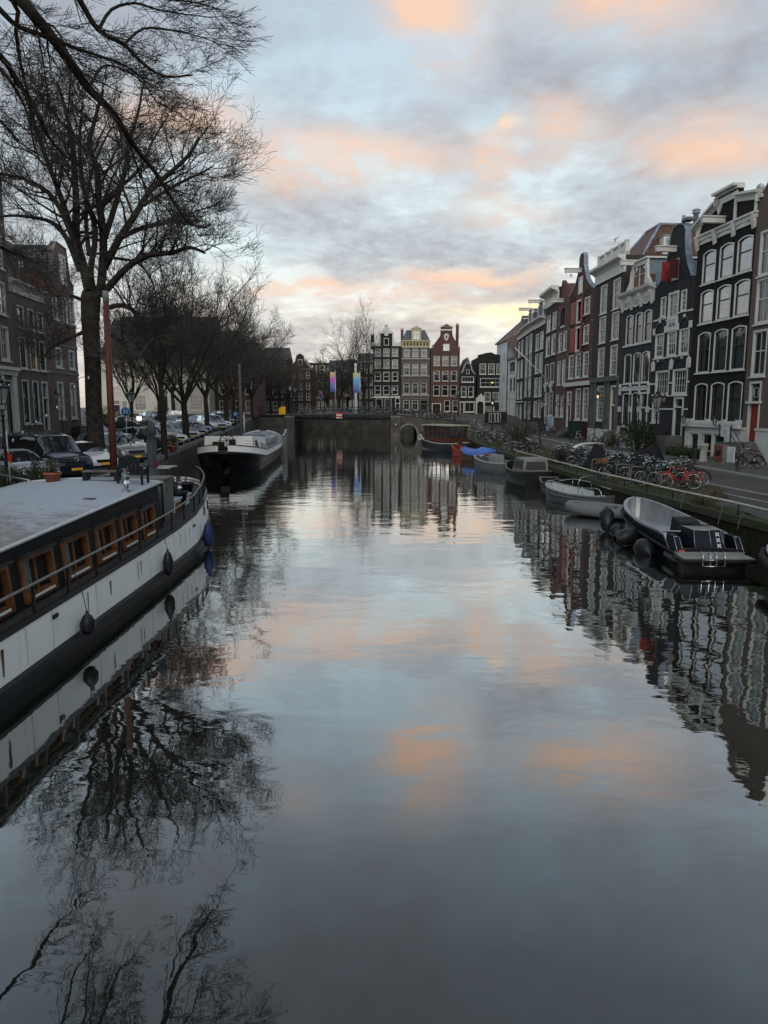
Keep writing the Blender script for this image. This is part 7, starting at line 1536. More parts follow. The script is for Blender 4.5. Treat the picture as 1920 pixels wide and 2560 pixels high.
EDGE = mat('roof_edge_white', (.55, .57, .58), .4, noise=(.1, 3))
b = MB()
for s_ in (1, -1): b.tube([(s_ * 1.83, Y, rf(Y) + .03) for Y in yr(-4, CE + .14, 8)], .035, 6, EDGE)
b.tube([(x, CE + .13, rf(CE) + .03 + .10 * (1 - (x / 1.82) ** 2)) for x in yr(-1.83, 1.83, 10)], .032, 6, EDGE); b.build('roof_edge', None, T)
WW = mat('window_wood', (.19, .075, .030), .42, noise=(.3, 5), coat=.3)
for (a, c) in holes:
    zc = 1.50; th = math.atan2(CW0 - CW1, 1.15); M = Matrix.Translation((lerp(CW0, CW1, .5) + .02, (a + c) / 2, zc)) @ Matrix.Rotation(-th, 4, 'Y') @ Matrix.Rotation(R(90), 4, 'Z'); w_ = (c - a) / 2 + .04; hh = .40
    def tr_(b): b.v = [tuple(M @ Vector(p)) for p in b.v]
    b = MB(); b.ring([(-w_, -hh), (w_, -hh), (w_, hh), (-w_, hh)], [(-w_ + .085, -hh + .13), (w_ - .085, -hh + .13), (w_ - .085, hh - .085), (-w_ + .085, hh - .085)], -.035, .13, WW); b.box((-.025, .03, -hh + .1), (.025, .08, hh - .1), WW); tr_(b); o = b.build('window', None, T)
    b = MB(); b.box((-w_ - .05, -.12, hh + .002), (w_ + .05, .05, hh + .03), DECK); tr_(b); b.build('drip_hood', None, o)
    b = MB(); b.box((-w_ + .16, -.05, -hh + .05), (w_ - .16, -.037, -hh + .09), HW); tr_(b); b.build('sill_strip', None, o)
    b = MB(); b.face([(-w_ + .1, .06, -hh + .1), (w_ - .1, .06, -hh + .1), (w_ - .1, .06, hh - .07), (-w_ + .1, .06, hh - .07)], glassmat('cabin_glass', clear=.95, refl=0.0)); tr_(b); b.build('pane', None, o)
    b = MB(); n_ = 9; b.grid([[(lerp(-w_ + .12, w_ * (-.1 if a > 9 else .1), i / n_), .10 + .02 * math.sin(i * 2.2), z) for i in range(n_ + 1)] for z in (-hh + .1, hh - .1)], mat('pale_curtain', (.62, .62, .58), .9, noise=(.15, 6))); b.box((-w_, .35, -hh), (w_, .36, hh), ROOM); tr_(b); b.build('curtain', None, o)
for Y, z in ((9.3, .82), (11.6, .88), (20.6, .92)):
    b = MB(); b.box((hb(Y)[0] + .02, Y - .09, z), (hb(Y)[0] + .045, Y + .09, z + .07), BLACK); b.build('scupper', None, T)
RUST = mat('rust_streak', (.10, .05, .03), .8, noise=(.4, 12))
for Y, z, L_, w2 in ((9.9, .92, .42, .035), (12.9, .98, .38, .018), (14.0, .93, .30, .03), (15.6, .98, .45, .015), (15.8, .95, .30, .02), (19.0, 1.0, .4, .012), (19.5, 1.02, .5, .012), (20.0, 1.0, .42, .014)):
    b = MB(); x = hb(Y)[0] + .037; b.add([(x, Y - w2, z), (x + .004, Y + w2, z), (x + .002, Y + w2 * .5, z - L_), (x, Y - w2 * .3, z - L_)], [(0, 1, 2, 3)], RUST); b.build('rust_streak', None, T)
for Y in (22.4, 23.7):
    b = MB(); b.box((hb(Y)[0] - .01, Y - .12, .98), (hb(Y)[0] + .05, Y + .12, 1.28), BLACK); b.box((hb(Y)[0] + .03, Y - .16, .9), (hb(Y)[0] + .06, Y - .12, 1.3), HW); b.build('hawse_port', None, T)
# raised foredeck hatch between cabin and round end
b = MB(); b.box((-.9, 21.2, 1.15), (1.55, 23.0, 1.58), HW); b.box((-.95, 21.1, 1.58), (1.6, 23.1, 1.64), EDGE); b.box((1.55, 21.4, 1.24), (1.57, 22.4, 1.5), WW); b.build('foredeck_hatch', None, T)
b = MB(); q_ = onz(248, 1252, 2.3); q_.x -= .22; b.box((q_.x - HBX - .12, q_.y - .1, 2.2), (q_.x - HBX + .12, q_.y + .1, 2.36), GREYH); b.build('roof_vent', None, T)
b = MB(); [b.box((hb(y_)[0] + .022, y_, .42), (hb(y_)[0] + .034, y_ + .02, hb(y_)[1] - .06), mat('weld_seam', (.52, .52, .48), .7)) for y_ in (7.6, 10.6, 13.3, 16.4, 18.4, 20.4)]; b.build('weld_seam', None, T)
# things on and against the houseboat
SLAT = mat('grey_slats', (.16, .155, .14), .8, noise=(.25, 5))
T2 = thing('slatted_box', 'tall grey slatted wooden storage box at the end of the cabin', 'box', (-6.95, 20.35, 1.12))
b = MB(); b.box((-.9, -.3, 0), (.68, .55, 1.22), mat('box_inside', (.03, .03, .03), .9)); b.build('panel', None, T2)
b = MB(); [b.box((-.9 + i * .11, -.33, 0), (-.82 + i * .11, -.30, 1.24), SLAT) for i in range(14)]; [b.box((.68, -.3 + i * .11, 0), (.71, -.22 + i * .11, 1.24), SLAT) for i in range(8)]; b.build('slats', None, T2)
b = MB(); b.box((-.95, -.36, 1.24), (.74, .58, 1.28), SLAT); b.build('lid', None, T2)
def flue(label, x, y, z, s=1.0):
    b = MB(); b.lathe([(.15 * s, 0), (.15 * s, .13 * s), (.09 * s, .17 * s), (.09 * s, .26 * s), (.15 * s, .33 * s), (.155 * s, .35 * s), (.09 * s, .48 * s), (.14 * s, .49 * s), (.14 * s, .60 * s), (.11 * s, .62 * s), (.13 * s, .70 * s), (.13 * s, .72 * s), (.10 * s, .74 * s), (.10 * s, .82 * s), (.135 * s, .84 * s), (.135 * s, .87 * s)], (0, 0, 0), 18, CHROME, sm=False); o = b.build('flue_pipe', None, None, (x, y, z)); tag(o, label, 'chimney'); return o
flue('polished steel flue standing on the pale blue houseboat roof', -6.32, 17.3, 2.31, .70)
flue('steel flue on the foredeck behind the slatted box', -6.45, 22.2, 1.64, .70)
def leafball(name, label, c, r, m, n, size, parent=None, flat=1.0, cat='plant', trunk=None, zmin=None):
    b = MB()
    for i in range(n):
        v = Vector((rng.gauss(0, 1), rng.gauss(0, 1), rng.gauss(0, 1))).normalized() * (rng.random() ** .45); p = Vector((c[0] + v.x * r[0], c[1] + v.y * r[1], c[2] + v.z * r[2]))
        a = Vector((rng.gauss(0, 1), rng.gauss(0, 1), rng.gauss(0, 1))).normalized() * size * rng.uniform(.6, 1.4); d_ = a.cross(Vector((rng.gauss(0, 1), rng.gauss(0, 1), rng.gauss(0, 1)))).normalized() * size * .45
        if zmin is not None and p.z < zmin: p.z = zmin + rng.random() * .05
        b.face([p - a, p + d_, p + a, p - d_], m)
    o = b.build(name, None, parent)
    if label: tag(o, label, cat)
    return o
def stems(b, c, n, h, spread, r, m):
    for i in range(n):
        a = rng.uniform(0, 6.28); s_ = rng.random() * spread; p = Vector(c); q = p + Vector((math.cos(a) * s_ * .5, math.sin(a) * s_ * .5, h * rng.uniform(.4, .7))); e = q + Vector((math.cos(a) * s_ * .6 + rng.uniform(-.05, .05), math.sin(a) * s_ * .6, h * rng.uniform(.2, .45))); b.tube([p, q, e], [r, r * .7, r * .4], 3, m, caps=False)
def pot(name, label, x, y, z, r, h, m, plant=True, pm=None, ph=.35, n=160, cat='plant pot', flowers=False):
    T_ = thing(name, label, cat, (x, y, z)); b = MB(); b.lathe([(r * .7, 0), (r * .95, h * .82), (r * 1.06, h * .82), (r * 1.06, h), (r * .9, h), (r * .88, h * .9), (.01, h * .88)], (0, 0, 0), 18, m); b.build('pot', None, T_)
    b = MB(); stems(b, (0, 0, h * .9), 22 if plant else 9, ph * 1.4, r * 1.6, .006, TWIG)
    b.build('stems', None, T_)
    if plant: leafball('foliage', None, (0, 0, h + ph * .45), (r * 1.25, r * 1.25, ph * .55), pm or LEAF2, n, .035, T_)
    if flowers: leafball('flowers', None, (.05, 0, h + ph * .6), (r * .8, r * .8, ph * .4), WHITE, 40, .018, T_)
    return T_
q = onz(124, 1205, 2.38); pot('flower_pot', 'terracotta pot with a dry flowering shrub on the houseboat roof', -8.85, 18.9, 2.37, .22, .31, TERRA, ph=.36, n=420, flowers=True)
# bench frame, armchair, parasol, table, tubs
T2 = thing('low_bench', 'low dark bench with a pale seat on the far edge of the roof', 'bench', (-7.6, 18.9, 2.42)); b = MB(); b.box((-.42, -.1, .27), (.52, .2, .31), OLDWOOD); b.build('seat', None, T2)
for x in (-.42, .42): b = MB(); b.box((x, -.1, 0), (x + .1, .2, .27), DARKSASH); b.build('leg', None, T2)
b = MB(); b.box((-.42, -.08, 0), (.52, -.04, .05), DARKSASH); b.build('rail', None, T2)
leafball('green_plant', 'tuft of bright green leaves under the low bench', (-7.6, 19.5, 2.30), (.26, .1, .10), mat('bright_leaf', (.08, .16, .03), .6, noise=(.3, 6)), 130, .035)
T2 = thing('garden_chair', 'dark blue slatted garden armchair on the houseboat roof', 'chair', (-6.62, 18.65, 2.40), R(180)); CH = mat('dark_blue_plastic', (.010, .012, .022), .45)
for i in range(5):
    x = -.20 + i * .10; b = MB(); b.box((x - .038, .20, .28), (x + .038, .235, .74 - .35 * abs(x) ** 1.2), CH); b.build('back_slat', None, T2)
b = MB(); b.ring([(-.27, .38), (.27, .38), (.27, .62), (.2, .72), (0, .77), (-.2, .72), (-.27, .62)], [(-.25, .42), (.25, .42), (.25, .61), (.18, .69), (0, .73), (-.18, .69), (-.25, .61)], .22, .26, CH); b.build('back_frame', None, T2)
b = MB(); b.box((-.27, -.25, .27), (.27, .24, .31), CH); b.build('seat', None, T2)
for s_ in (-1, 1): b = MB(); b.box((s_ * .32 - .055, -.3, .44), (s_ * .32 + .055, .28, .47), CH); b.build('armrest', None, T2)
for sx in (-1, 1):
    for y in (-.26, .22): b = MB(); b.box((sx * .31 - .025, y - .03, 0), (sx * .31 + .025, y + .03, .44), CH); b.build('leg', None, T2)
T2 = thing('parasol', 'closed grey parasol standing behind the garden chair', 'parasol', (-6.95, 21.3, 1.6)); b = MB(); b.tube([(0, 0, 0), (0, 0, 2.35)], .022, 6, IRON); b.build('pole', None, T2)
b = MB(); rows = []; PARA = mat('parasol_cloth', (.06, .066, .078), .85, noise=(.15, 4))
for z, r_ in ((2.42, .01), (2.32, .09), (2.0, .13), (1.98, .09), (1.7, .145), (1.3, .13), (1.05, .10), (1.02, .09), (.85, .16), (.7, .19)): rows.append([(r_ * (1 + .22 * math.sin(k * 3.14 * .5 + z * 2)) * math.cos(k * math.pi / 12), r_ * (1 + .22 * math.sin(k * math.pi * .5 + z * 2)) * math.sin(k * math.pi / 12), z - .06 * (r_ > .15) * math.sin(k * 1.6)) for k in range(24)])
b.grid(rows[::-1], PARA, close=True); b.build('canopy', None, T2)
T2 = thing('garden_table', 'small table with a patterned cloth behind the slatted box', 'table', (-7.25, 21.9, 2.1)); b = MB(); b.box((-.1, -.5, .46), (.75, .4, .49), mat('patterned_cloth', (.38, .38, .30), .8, noise=(.5, 14))); b.build('tabletop', None, T2); b = MB(); [b.tube([(x, y, -.95), (x, y, .46)], .02, 4, IRON) for x in (0, .65) for y in (-.4, .3)]; b.build('legs', None, T2)
b = MB(); b.lathe([(.05, 0), (.05, .16), (.02, .18)], (0, 0, 0), 10, mat('red_tin', (.45, .03, .04), .4)); o = b.build('red_canister', None, None, (-6.95, 21.7, 2.59)); tag(o, 'small red canister on the patterned tablecloth', 'canister'); b = MB(); b.lathe([(.06, 0), (.05, .2), (.06, .22)], (0, 0, 0), 10, mat('amber_glass', (.20, .15, .03), .3)); o = b.build('lantern_jar', None, None, (-7.15, 21.7, 2.59)); tag(o, 'amber glass jar on the patterned tablecloth', 'jar')
for i, (x, y, r_, lab) in enumerate([(-7.0, 22.8, .30, 'large dark tub with bare stems at the left on the foredeck'), (-6.72, 23.9, .28, 'blue black tub in the middle of the foredeck group'), (-6.45, 22.2, .26, 'dark tub closest to the handrail on the foredeck'), (-7.6, 24.4, .3, 'far black tub with reed stems near the round bow'), (-7.9, 22.6, .28, 'empty black tub behind the second flue'), (-6.6, 21.1, .24, 'wide low black bowl beside the second flue')]):
    pot('planting_tub', lab, x, y, hb(y)[1] + .03, r_, .42 if i < 5 else .2, mat('dark_glazed_tub', (.018, .02, .03), .4), plant=False, ph=.5 if i in (0, 1, 3) else .3)
for i, (Y, z, L_, r_, lab, mm) in enumerate([(12.45, .50, .40, .135, 'round dark fender hanging at the middle of the white hull', FEND), (17.3, .55, .62, .13, 'long dark fender hanging further along the white hull', FEND), (21.9, .45, .78, .16, 'blue fender hanging near the bow of the white hull', mat('blue_fender', (.02, .035, .11), .4))]):
    w_, zr = hb(Y); b = MB(); x = HBX + w_ + r_ + .06; pr = [(.02, -L_ / 2), (r_ * .6, -L_ / 2 + .03), (r_, -L_ * .2), (r_, L_ * .1), (r_ * .6, L_ * .4), (.03, L_ / 2), (.03, L_ / 2 + .05)]
    b.lathe(pr, (0, 0, 0), 14, mm); o = b.build('hanging_fender', None, None, (x, Y, z)); tag(o, lab, 'fender'); b = MB(); b.tube([(0, 0, L_ / 2 + .04), (-r_ * .6, .0, zr + .1 - z), (-r_ - .1, 0, zr + .5 - z)], .008, 4, IRON); b.build('line', None, o)
# ---------------- black and white barge ----------------
BX, BY = -11.25, 58.5
T = thing('moored_barge', 'black hulled barge with white topsides, wheelhouse deck and ship wheel', 'barge', (BX, BY, 0), R(93.0))
b = MB(); n = 26; L = 23.0; Bm = 4.6; BB = mat('barge_black', (.013, .014, .017), .42, noise=(.3, 1.5)); rowsW = []; rowsB = []; rowsD = []
def bh(t): return Bm / 2 * (max(.02, 1 - (1 - min(1, t / .16)) ** 2.2) ** .5 if t < .16 else 1 if t < .8 else max(.03, 1 - ((t - .8) / .2) ** 2.3) ** .55)
def bz(t): return 1.30 + .62 * max(0, 1 - t / .28) ** 1.6 + .95 * max(0, (t - .72) / .28) ** 1.8
tt_ = [1 - math.cos(i / n * math.pi) for i in range(n + 1)]; tt_ = [a / 2 for a in tt_]
for s_ in (1, -1):
    rw = []; rb_ = []
    for t_ in tt_:
        x = lerp(-L / 2, L / 2, t_); w_ = bh(t_); z = bz(t_); e = max(0, 1 - t_ / .12); e2 = max(0, (t_ - .85) / .15)
        a = [(x, s_ * w_, z), (x + .03 * e, s_ * (w_ - .01), z - .42)]; c = [(x + .03 * e, s_ * (w_ - .01), z - .42), (x - .02, s_ * (w_ + .06), z - .47), (x - .02, s_ * (w_ + .06), z - .58), (x + .2 * e, s_ * w_ * .995, z - .62), (x + .9 * e - .4 * e2, s_ * max(.02, w_ * (.93 - .25 * e)), .45), (x + 1.6 * e - .8 * e2, s_ * max(.01, w_ * (.9 - .4 * e)), -.05), (x + 2.6 * e - e2, s_ * max(.01, w_ * .55), -.9)]
        rw.append(a[::-s_]); rb_.append(c[::-s_])
    b.grid(rw, HW, sm=True); b.grid(rb_, BB, sm=True)
b.build('hull', None, T)
b = MB(); b.grid([[(lerp(-L / 2, L / 2, t_), -bh(t_) + .03, bz(t_) - .14), (lerp(-L / 2, L / 2, t_), bh(t_) - .03, bz(t_) - .14)] for t_ in tt_][::-1], mat('barge_deck', (.24, .25, .26), .7, noise=(.3, 2)), sm=False); b.build('deck', None, T)
b = MB()
for s_ in (1, -1): b.tube([(lerp(-L / 2, L / 2, t_), s_ * bh(t_), bz(t_) + .01) for t_ in tt_], .035, 5, BLACK)
b.build('rail_cap', None, T)
b = MB(); b.add([(-9.2, -1.75, 1.2), (-2.5, -1.9, 1.2), (-2.5, 1.9, 1.2), (-9.2, 1.75, 1.2), (-9.1, -1.6, 2.42), (-2.5, -1.75, 2.1), (-2.5, 1.75, 2.1), (-9.1, 1.6, 2.42)], [(0, 3, 7, 4), (0, 4, 5, 1), (2, 6, 7, 3), (1, 5, 6, 2), (4, 7, 6, 5)], HW); b.build('deckhouse', None, T)
for q in ([(-9.26, -.5, 1.75), (-9.26, -.05, 1.75), (-9.22, -.05, 2.2), (-9.22, -.5, 2.2)], [(-8.0, -1.80, 1.55), (-7.3, -1.81, 1.55), (-7.3, -1.72, 2.1), (-8.0, -1.71, 2.1)], [(-5.2, -1.86, 1.45), (-4.9, -1.865, 1.45), (-4.9, -1.83, 1.75), (-5.2, -1.825, 1.75)]): b = MB(); b.face(q, BLACK); b.build('deckhouse_window', None, T)
b = MB(); b.box((-9.75, .25, 1.5), (-9.35, 1.0, 2.05), mat('wheel_pedestal', (.03, .028, .02), .8)); b.build('pedestal', None, T)
b = MB(); wc = (-9.85, .0, 2.15); b.torus(wc, .45, .035, 'x', 24, 6, BLACK); b.lathe([(.06, -.05), (.06, .05)], (0, 0, 0), 8, BLACK, M=Matrix.Translation(wc) @ Matrix.Rotation(R(90), 4, 'Y'))
for k in range(8): a = k * math.pi / 4; b.tube([wc, (wc[0], wc[1] + .62 * math.cos(a), wc[2] + .62 * math.sin(a))], .018, 5, BLACK)
b.build('ship_wheel', None, T)
b = MB()
for k in range(2, 20):
    t_ = k / 30; x = lerp(-L / 2, L / 2, t_)
    for s_ in (-1, 1): b.tube([(x, s_ * (bh(t_) - .1), bz(t_)), (x, s_ * (bh(t_) - .1), bz(t_) + .38)], .015, 4, IRON)
for s_ in (-1, 1):
    for o_ in (.2, .38): b.tube([(lerp(-L / 2, L / 2, k / 30), s_ * (bh(k / 30) - .1), bz(k / 30) + o_) for k in range(1, 20)], .012, 4, IRON)
b.build('railing', None, T)
b = MB(); b.tube([(-1.0, .3, 1.2), (-1.0, .3, 7.8)], [.14, .09], 8, OLDWOOD); b.tube([(-1.35, 0, 1.2), (-1.35, 0, 4.0)], .05, 6, ALU); b.build('mast', None, T)
b = MB(); [b.box((0.2, -1.2, 1.5 + k * .22), (3.0, 1.2, 1.58 + k * .22), OLDWOOD) for k in range(3)]; b.build('timber_stack', None, T)
b = MB(); b.box((3.5, -1.6, 1.2), (9.0, 1.6, 1.75), mat('grey_hatch', (.30, .31, .31), .6, noise=(.2, 2))); b.build('hold_cover', None, T)
for i, (x, y) in enumerate([(-9.0, 64.0), (-9.35, 67.5), (-9.7, 70.5)]):
    b = MB(); b.tube([(0, 0, -2), (0, 0, 1.9 + .1 * i)], .13, 8, OLDWOOD); b.lathe([(.15, 0), (.15, .12), (.02, .2)], (0, 0, 1.85 + .1 * i), 8, ALU); o = b.build('mooring_pile', None, None, (x, y, 0)); tag(o, ['mooring pile nearest the barge side', 'middle mooring pile beside the barge', 'mooring pile furthest toward the bridge'][i], 'pile', )
T2 = thing('tall_mast', 'tall red brown mast with a grey cap rising beside the elm trunk', 'mast', (-9.33, 24.5, 0)); b = MB(); b.tube([(0, 0, 1.0), (0, 0, 4.0), (0, .1, 7.9)], [.135, .118, .095], 12, mat('red_brown_mast', (.085, .026, .017), .5, noise=(.15, 3))); b.build('pole', None, T2); b = MB(); b.tube([(0, .1, 7.88), (0, .1, 8.25)], .10, 12, mat('mast_cap', (.16, .17, .16), .6)); b.build('cap', None, T2); b = MB(); b.box((-.5, -.4, .1), (.4, .4, 1.05), HBK); b.build('tabernacle', None, T2)
# ---------------- lamps, signs, flags, plants, street furniture ----------------
def lamp_meshes():
    P = MB(); P.lathe([(.19, 0), (.19, .10), (.15, .14), (.15, .50), (.17, .54), (.13, .60), (.10, .80), (.075, .95), (.085, 1.0), (.055, 1.06), (.045, 2.0), (.06, 2.05), (.045, 2.1), (.038, 2.95), (.07, 3.0), (.05, 3.05), (.04, 3.2)], (0, 0, 0), 10, LPM)
    P.tube([(0, -.28, 2.86), (0, .28, 2.86)], .014, 5, LPM)
    F = MB()
    for s in (-1, 1): F.tube(smooth([Vector(p) for p in ((0, 0, 3.15), (0, s * .17, 3.22), (0, s * .18, 3.38))], 3), .014, 4, LPM); F.tube(smooth([Vector(p) for p in ((0, 0, 3.15), (s * .17, 0, 3.22), (s * .18, 0, 3.38))], 3), .014, 4, LPM)
    for j in range(6):
        a = 2 * math.pi * j / 6; F.tube([(.135 * math.cos(a), .135 * math.sin(a), 3.36), (.265 * math.cos(a), .265 * math.sin(a), 3.84)], .013, 4, LPM)
    F.lathe([(.14, 3.34), (.15, 3.36), (.13, 3.37)], (0, 0, 0), 6, LPM, sm=False)
    F.lathe([(.28, 3.83), (.29, 3.87), (.24, 3.90), (.15, 3.98), (.11, 4.0), (.12, 4.06), (.06, 4.10), (.04, 4.14), (.055, 4.18), (.01, 4.24)], (0, 0, 0), 6, LPM, sm=False)
    for j in range(6): a = 2 * math.pi * j / 6; F.lathe([(.015, 0), (.028, .03), (.005, .08)], (.265 * math.cos(a), .265 * math.sin(a), 3.88), 5, ALU)
    F.lathe([(.215, 3.895), (.15, 3.965)], (0, 0, .012), 6, ALU, sm=False)
    g = MB(); g.lathe([(.128, 3.37), (.255, 3.83)], (0, 0, 0), 6, LANTG, sm=False)
    bl = MB(); bl.lathe([(.01, 3.6), (.05, 3.63), (.055, 3.74), (.02, 3.8)], (0, 0, 0), 8, mat('lit_bulb', (1, .8, .5), .5, emit=(1, .72, .38), es=4.0))
    return P.mesh('post'), F.mesh('lantern'), g.mesh('glass'), bl.mesh('bulb')
LPM = mat('lamp_post_paint', (.018, .014, .014), .4, noise=(.2, 6), coat=.2)
LMM = lamp_meshes()
def lamp(label, x, y, z, lit=True, sc=1.0, rz=0.0):
    T = thing('street_lamp', label, 'street lamp', (x, y, z), rz); T.scale = (sc,) * 3; put('post', LMM[0], T); f = put('lantern', LMM[1], T); put('glass', LMM[2], f)
    if lit: put('bulb', LMM[3], f)
    return T
lamp('street lamp closest on the right, rising above the bicycle racks', 12.45, 32.7, GR(32), False, .99); lamp('second street lamp on the right, with a red brown base', 11.47, 52.3, GR(52), False, .98); lamp('third lamp on the right, lit, before the white corner house', 13.75, 91, GR(91))
lamp('street lamp at the left edge in front of the white shop front', -11.55, 21.7, GL(21), False, 1.0); lamp('lamp post behind the mast beside the round blue sign', -15.3, 43.5, GL(43), False, .98); lamp('thin dark lamp before the cream house wall', -21.3, 70, GL(70), False, 1.0)
for px, Y, lab, dx_ in ((725, 106.9, 'nearer lamp of the left pair on the bridge', 0), (737, 118.2, 'further lamp of the left pair on the bridge', 0), (985, 107.2, 'nearer lamp of the pair before the black gabled house', 0), (975, 118.4, 'further lamp of the pair before the black gabled house', 0), (1138, 106.5, 'nearer lamp of the pair at the right end of the bridge', 0), (1146, 118, 'further lamp of the pair at the right end of the bridge', 0)):
    x = at(px, 1000, Y).x; lamp(lab, x, Y + .4, dk(x) if x < 10 else GR(Y), False, 1.05)
# banners
def bannermat(name, c1, c2, c3, z0, z1, h):
    m = bpy.data.materials.new(name); m.use_nodes = True; t = NT(m.node_tree); b = t.n['Principled BSDF']; b.inputs['Roughness'].default_value = .8
    o = t.new('ShaderNodeTexCoord').outputs['Object']; sp = t.new('ShaderNodeSeparateXYZ', inp={0: o}); f = t.math('DIVIDE', t.math('SUBTRACT', sp.outputs[2], z0), z1 - z0)
    f = t.math('ADD', f, t.math('MULTIPLY', t.noise(o, 1.2, 2), .12)); c = t.ramp(f, [(.1, c1), (.35, c2), (.7, c3), (1.0, (.50, .43, .16))]); t.l.new(c, b.inputs['Base Color']); return m
for i, (px, Y, yt, yb, w_, lab, c2) in enumerate([(838, 107.3, 930, 980, .75, 'tall narrow banner fading from yellow to blue left of the bridge centre', (.45, .10, .45)), (900, 107.3, 932, 982, 1.0, 'wide rainbow banner near the bridge middle', (.10, .35, .60)), (781, 185, 976, 998, .95, 'small far rainbow banner on the left above the cafe lights', (.45, .10, .40)), (803, 185, 976, 998, .8, 'small far banner right of its twin, pink below yellow', (.5, .15, .4))]):
    p0 = at(px, yt, Y); p1 = at(px, yb, Y); T = thing('banner', lab, 'banner', (p0.x, Y, 0)); hz = dk(0) if Y < 120 else 3.2
    b = MB(); b.tube([(0, 0, hz), (0, 0, p0.z + .3)], .05, 6, ALU); b.build('pole', None, T)
    h_ = p0.z - p1.z; b = MB(); n_ = 8
    b.grid([[(-w_ + w_ * k / 4 - .02, .07 * math.sin(k * 1.4 + z * .6), lerp(p0.z - h_, p0.z, z / n_)) for k in range(5)] for z in range(n_ + 1)] if i < 2 else [[(-w_ / 2 + w_ * k / 4, .07 * math.sin(k * 1.4 + z * .6), lerp(p0.z - h_ * 1.0, p0.z, z / n_)) for k in range(5)] for z in range(n_ + 1)], bannermat('banner_print_%d' % i, (.05, .06, .26), (.12, .17, .38), c2, p1.z, p0.z, 1)); b.build('cloth', None, T)
b = MB(); b.box((-.15, -.1, 0), (.22, .1, 8.2), mat('tall_white_pylon', (.42, .45, .48), .5)); b.box((-.2, -.14, 8.2), (.27, .14, 8.35), ALU); o = b.build('advertising_pylon', None, None, (at(889, 1000, 120).x, 120, 3.2)); tag(o, 'tall slim pale pylon between the banners at the bridge', 'pylon')
YB = mat('yellow_box', (.75, .42, .01), .5, noise=(.06, 3)); T = thing('traffic_box', 'yellow traffic light box hanging on the left end of the bridge railing', 'signal box', (at(708, 1028, 106.8).x, 106.7, 3.35)); b = MB(); b.box((-.35, -.2, 0), (.35, .2, 1.05), YB); b.build('housing', None, T); b = MB(); b.box((-.62, -.12, -.05), (-.38, .12, .95), YB); b.box((-.38, -.22, 1.0), (.38, .24, 1.1), YB); b.build('shade', None, T)
p = at(848, 1038, 106.8); T = thing('navigation_sign', 'red white red no passage sign at the bridge centre', 'sign', (p.x, 106.75, p.z)); b = MB(); RS = mat('sign_red', (.55, .03, .03), .5); b.box((-.42, 0, .12), (.42, .04, .36), RS); b.box((-.42, -.003, -.10), (.42, .04, .12), WHITE); b.box((-.42, 0, -.32), (.42, .04, -.10), RS); b.build('panel', None, T); b = MB(); b.box((-.48, .0, -.46), (.48, .05, -.33), ALU); b.build('lower_plate', None, T)
for px, lab in ((923, 'white round marker light on the right bridge pier'), ): pass
b = MB(); b.lathe([(.01, 0), (.12, .02), (.12, .08), (.01, .1)], (0, 0, 0), 12, mat('marker_white', (.6, .6, .6), .4), M=Matrix.Rotation(R(90), 4, 'X')); o = b.build('marker_light', None, None, (1.75, 106.48, 1.85)); tag(o, 'round white marker on the right pier of the bridge', 'marker')
# a small round blue sign and a blue post plate
BLU = mat('sign_blue', (.02, .13, .45), .4)
T = thing('round_sign', 'round blue sign with two white figures in front of the cream house', 'sign', (at(314, 1028, 46).x, 46, GL(46))); zz0 = at(314, 1029, 46).z - GL(46); b = MB(); b.tube([(0, .03, 0), (0, .03, zz0 + .35)], .025, 6, ALU); b.build('pole', None, T)
b = MB(); b.lathe([(.01, -.01), (.30, -.01), (.30, .01), (.01, .01)], (0, 0, 0), 24, WHITE, M=Matrix.Translation((0, 0, zz0)) @ Matrix.Rotation(R(90), 4, 'X')); b.lathe([(.01, -.012), (.275, -.012), (.275, .016), (.01, .016)], (0, 0, 0), 24, BLU, M=Matrix.Translation((0, 0, zz0)) @ Matrix.Rotation(R(90), 4, 'X')); b.build('disc', None, T)
b = MB(); [(b.lathe([(.01, 0), (.035, .03), (.01, .06)], (x, -.025, zz0 + s_ * .13), 6, WHITE), b.box((x - .03, -.03, zz0 - .09 * s_ - .02), (x + .03, -.018, zz0 + .11 * s_), WHITE), b.box((x - .07, -.03, zz0 - .13), (x - .02, -.018, zz0 - .06), WHITE)) for x, s_ in ((-.08, 1), (.1, .9))]; b.build('pictogram', None, T)
T = thing('parking_sign', 'small square blue parking sign post near the end of the car row', 'sign', (at(589, 1045, 80).x, 80, GL(80))); b = MB(); b.tube([(0, 0, 0), (0, 0, 1.9)], .08, 6, DKH); b.build('post', None, T); b = MB(); b.box((-.22, -.1, 1.15), (.22, -.07, 1.6), BLU); b.build('panel', None, T); b = MB(); b.ring([(-.1, 1.25), (.1, 1.25), (.1, 1.5), (-.1, 1.5)], [(-.05, 1.3), (.05, 1.3), (.05, 1.45), (-.05, 1.45)], -.11, -.1, WHITE); b.build('pictogram', None, T)
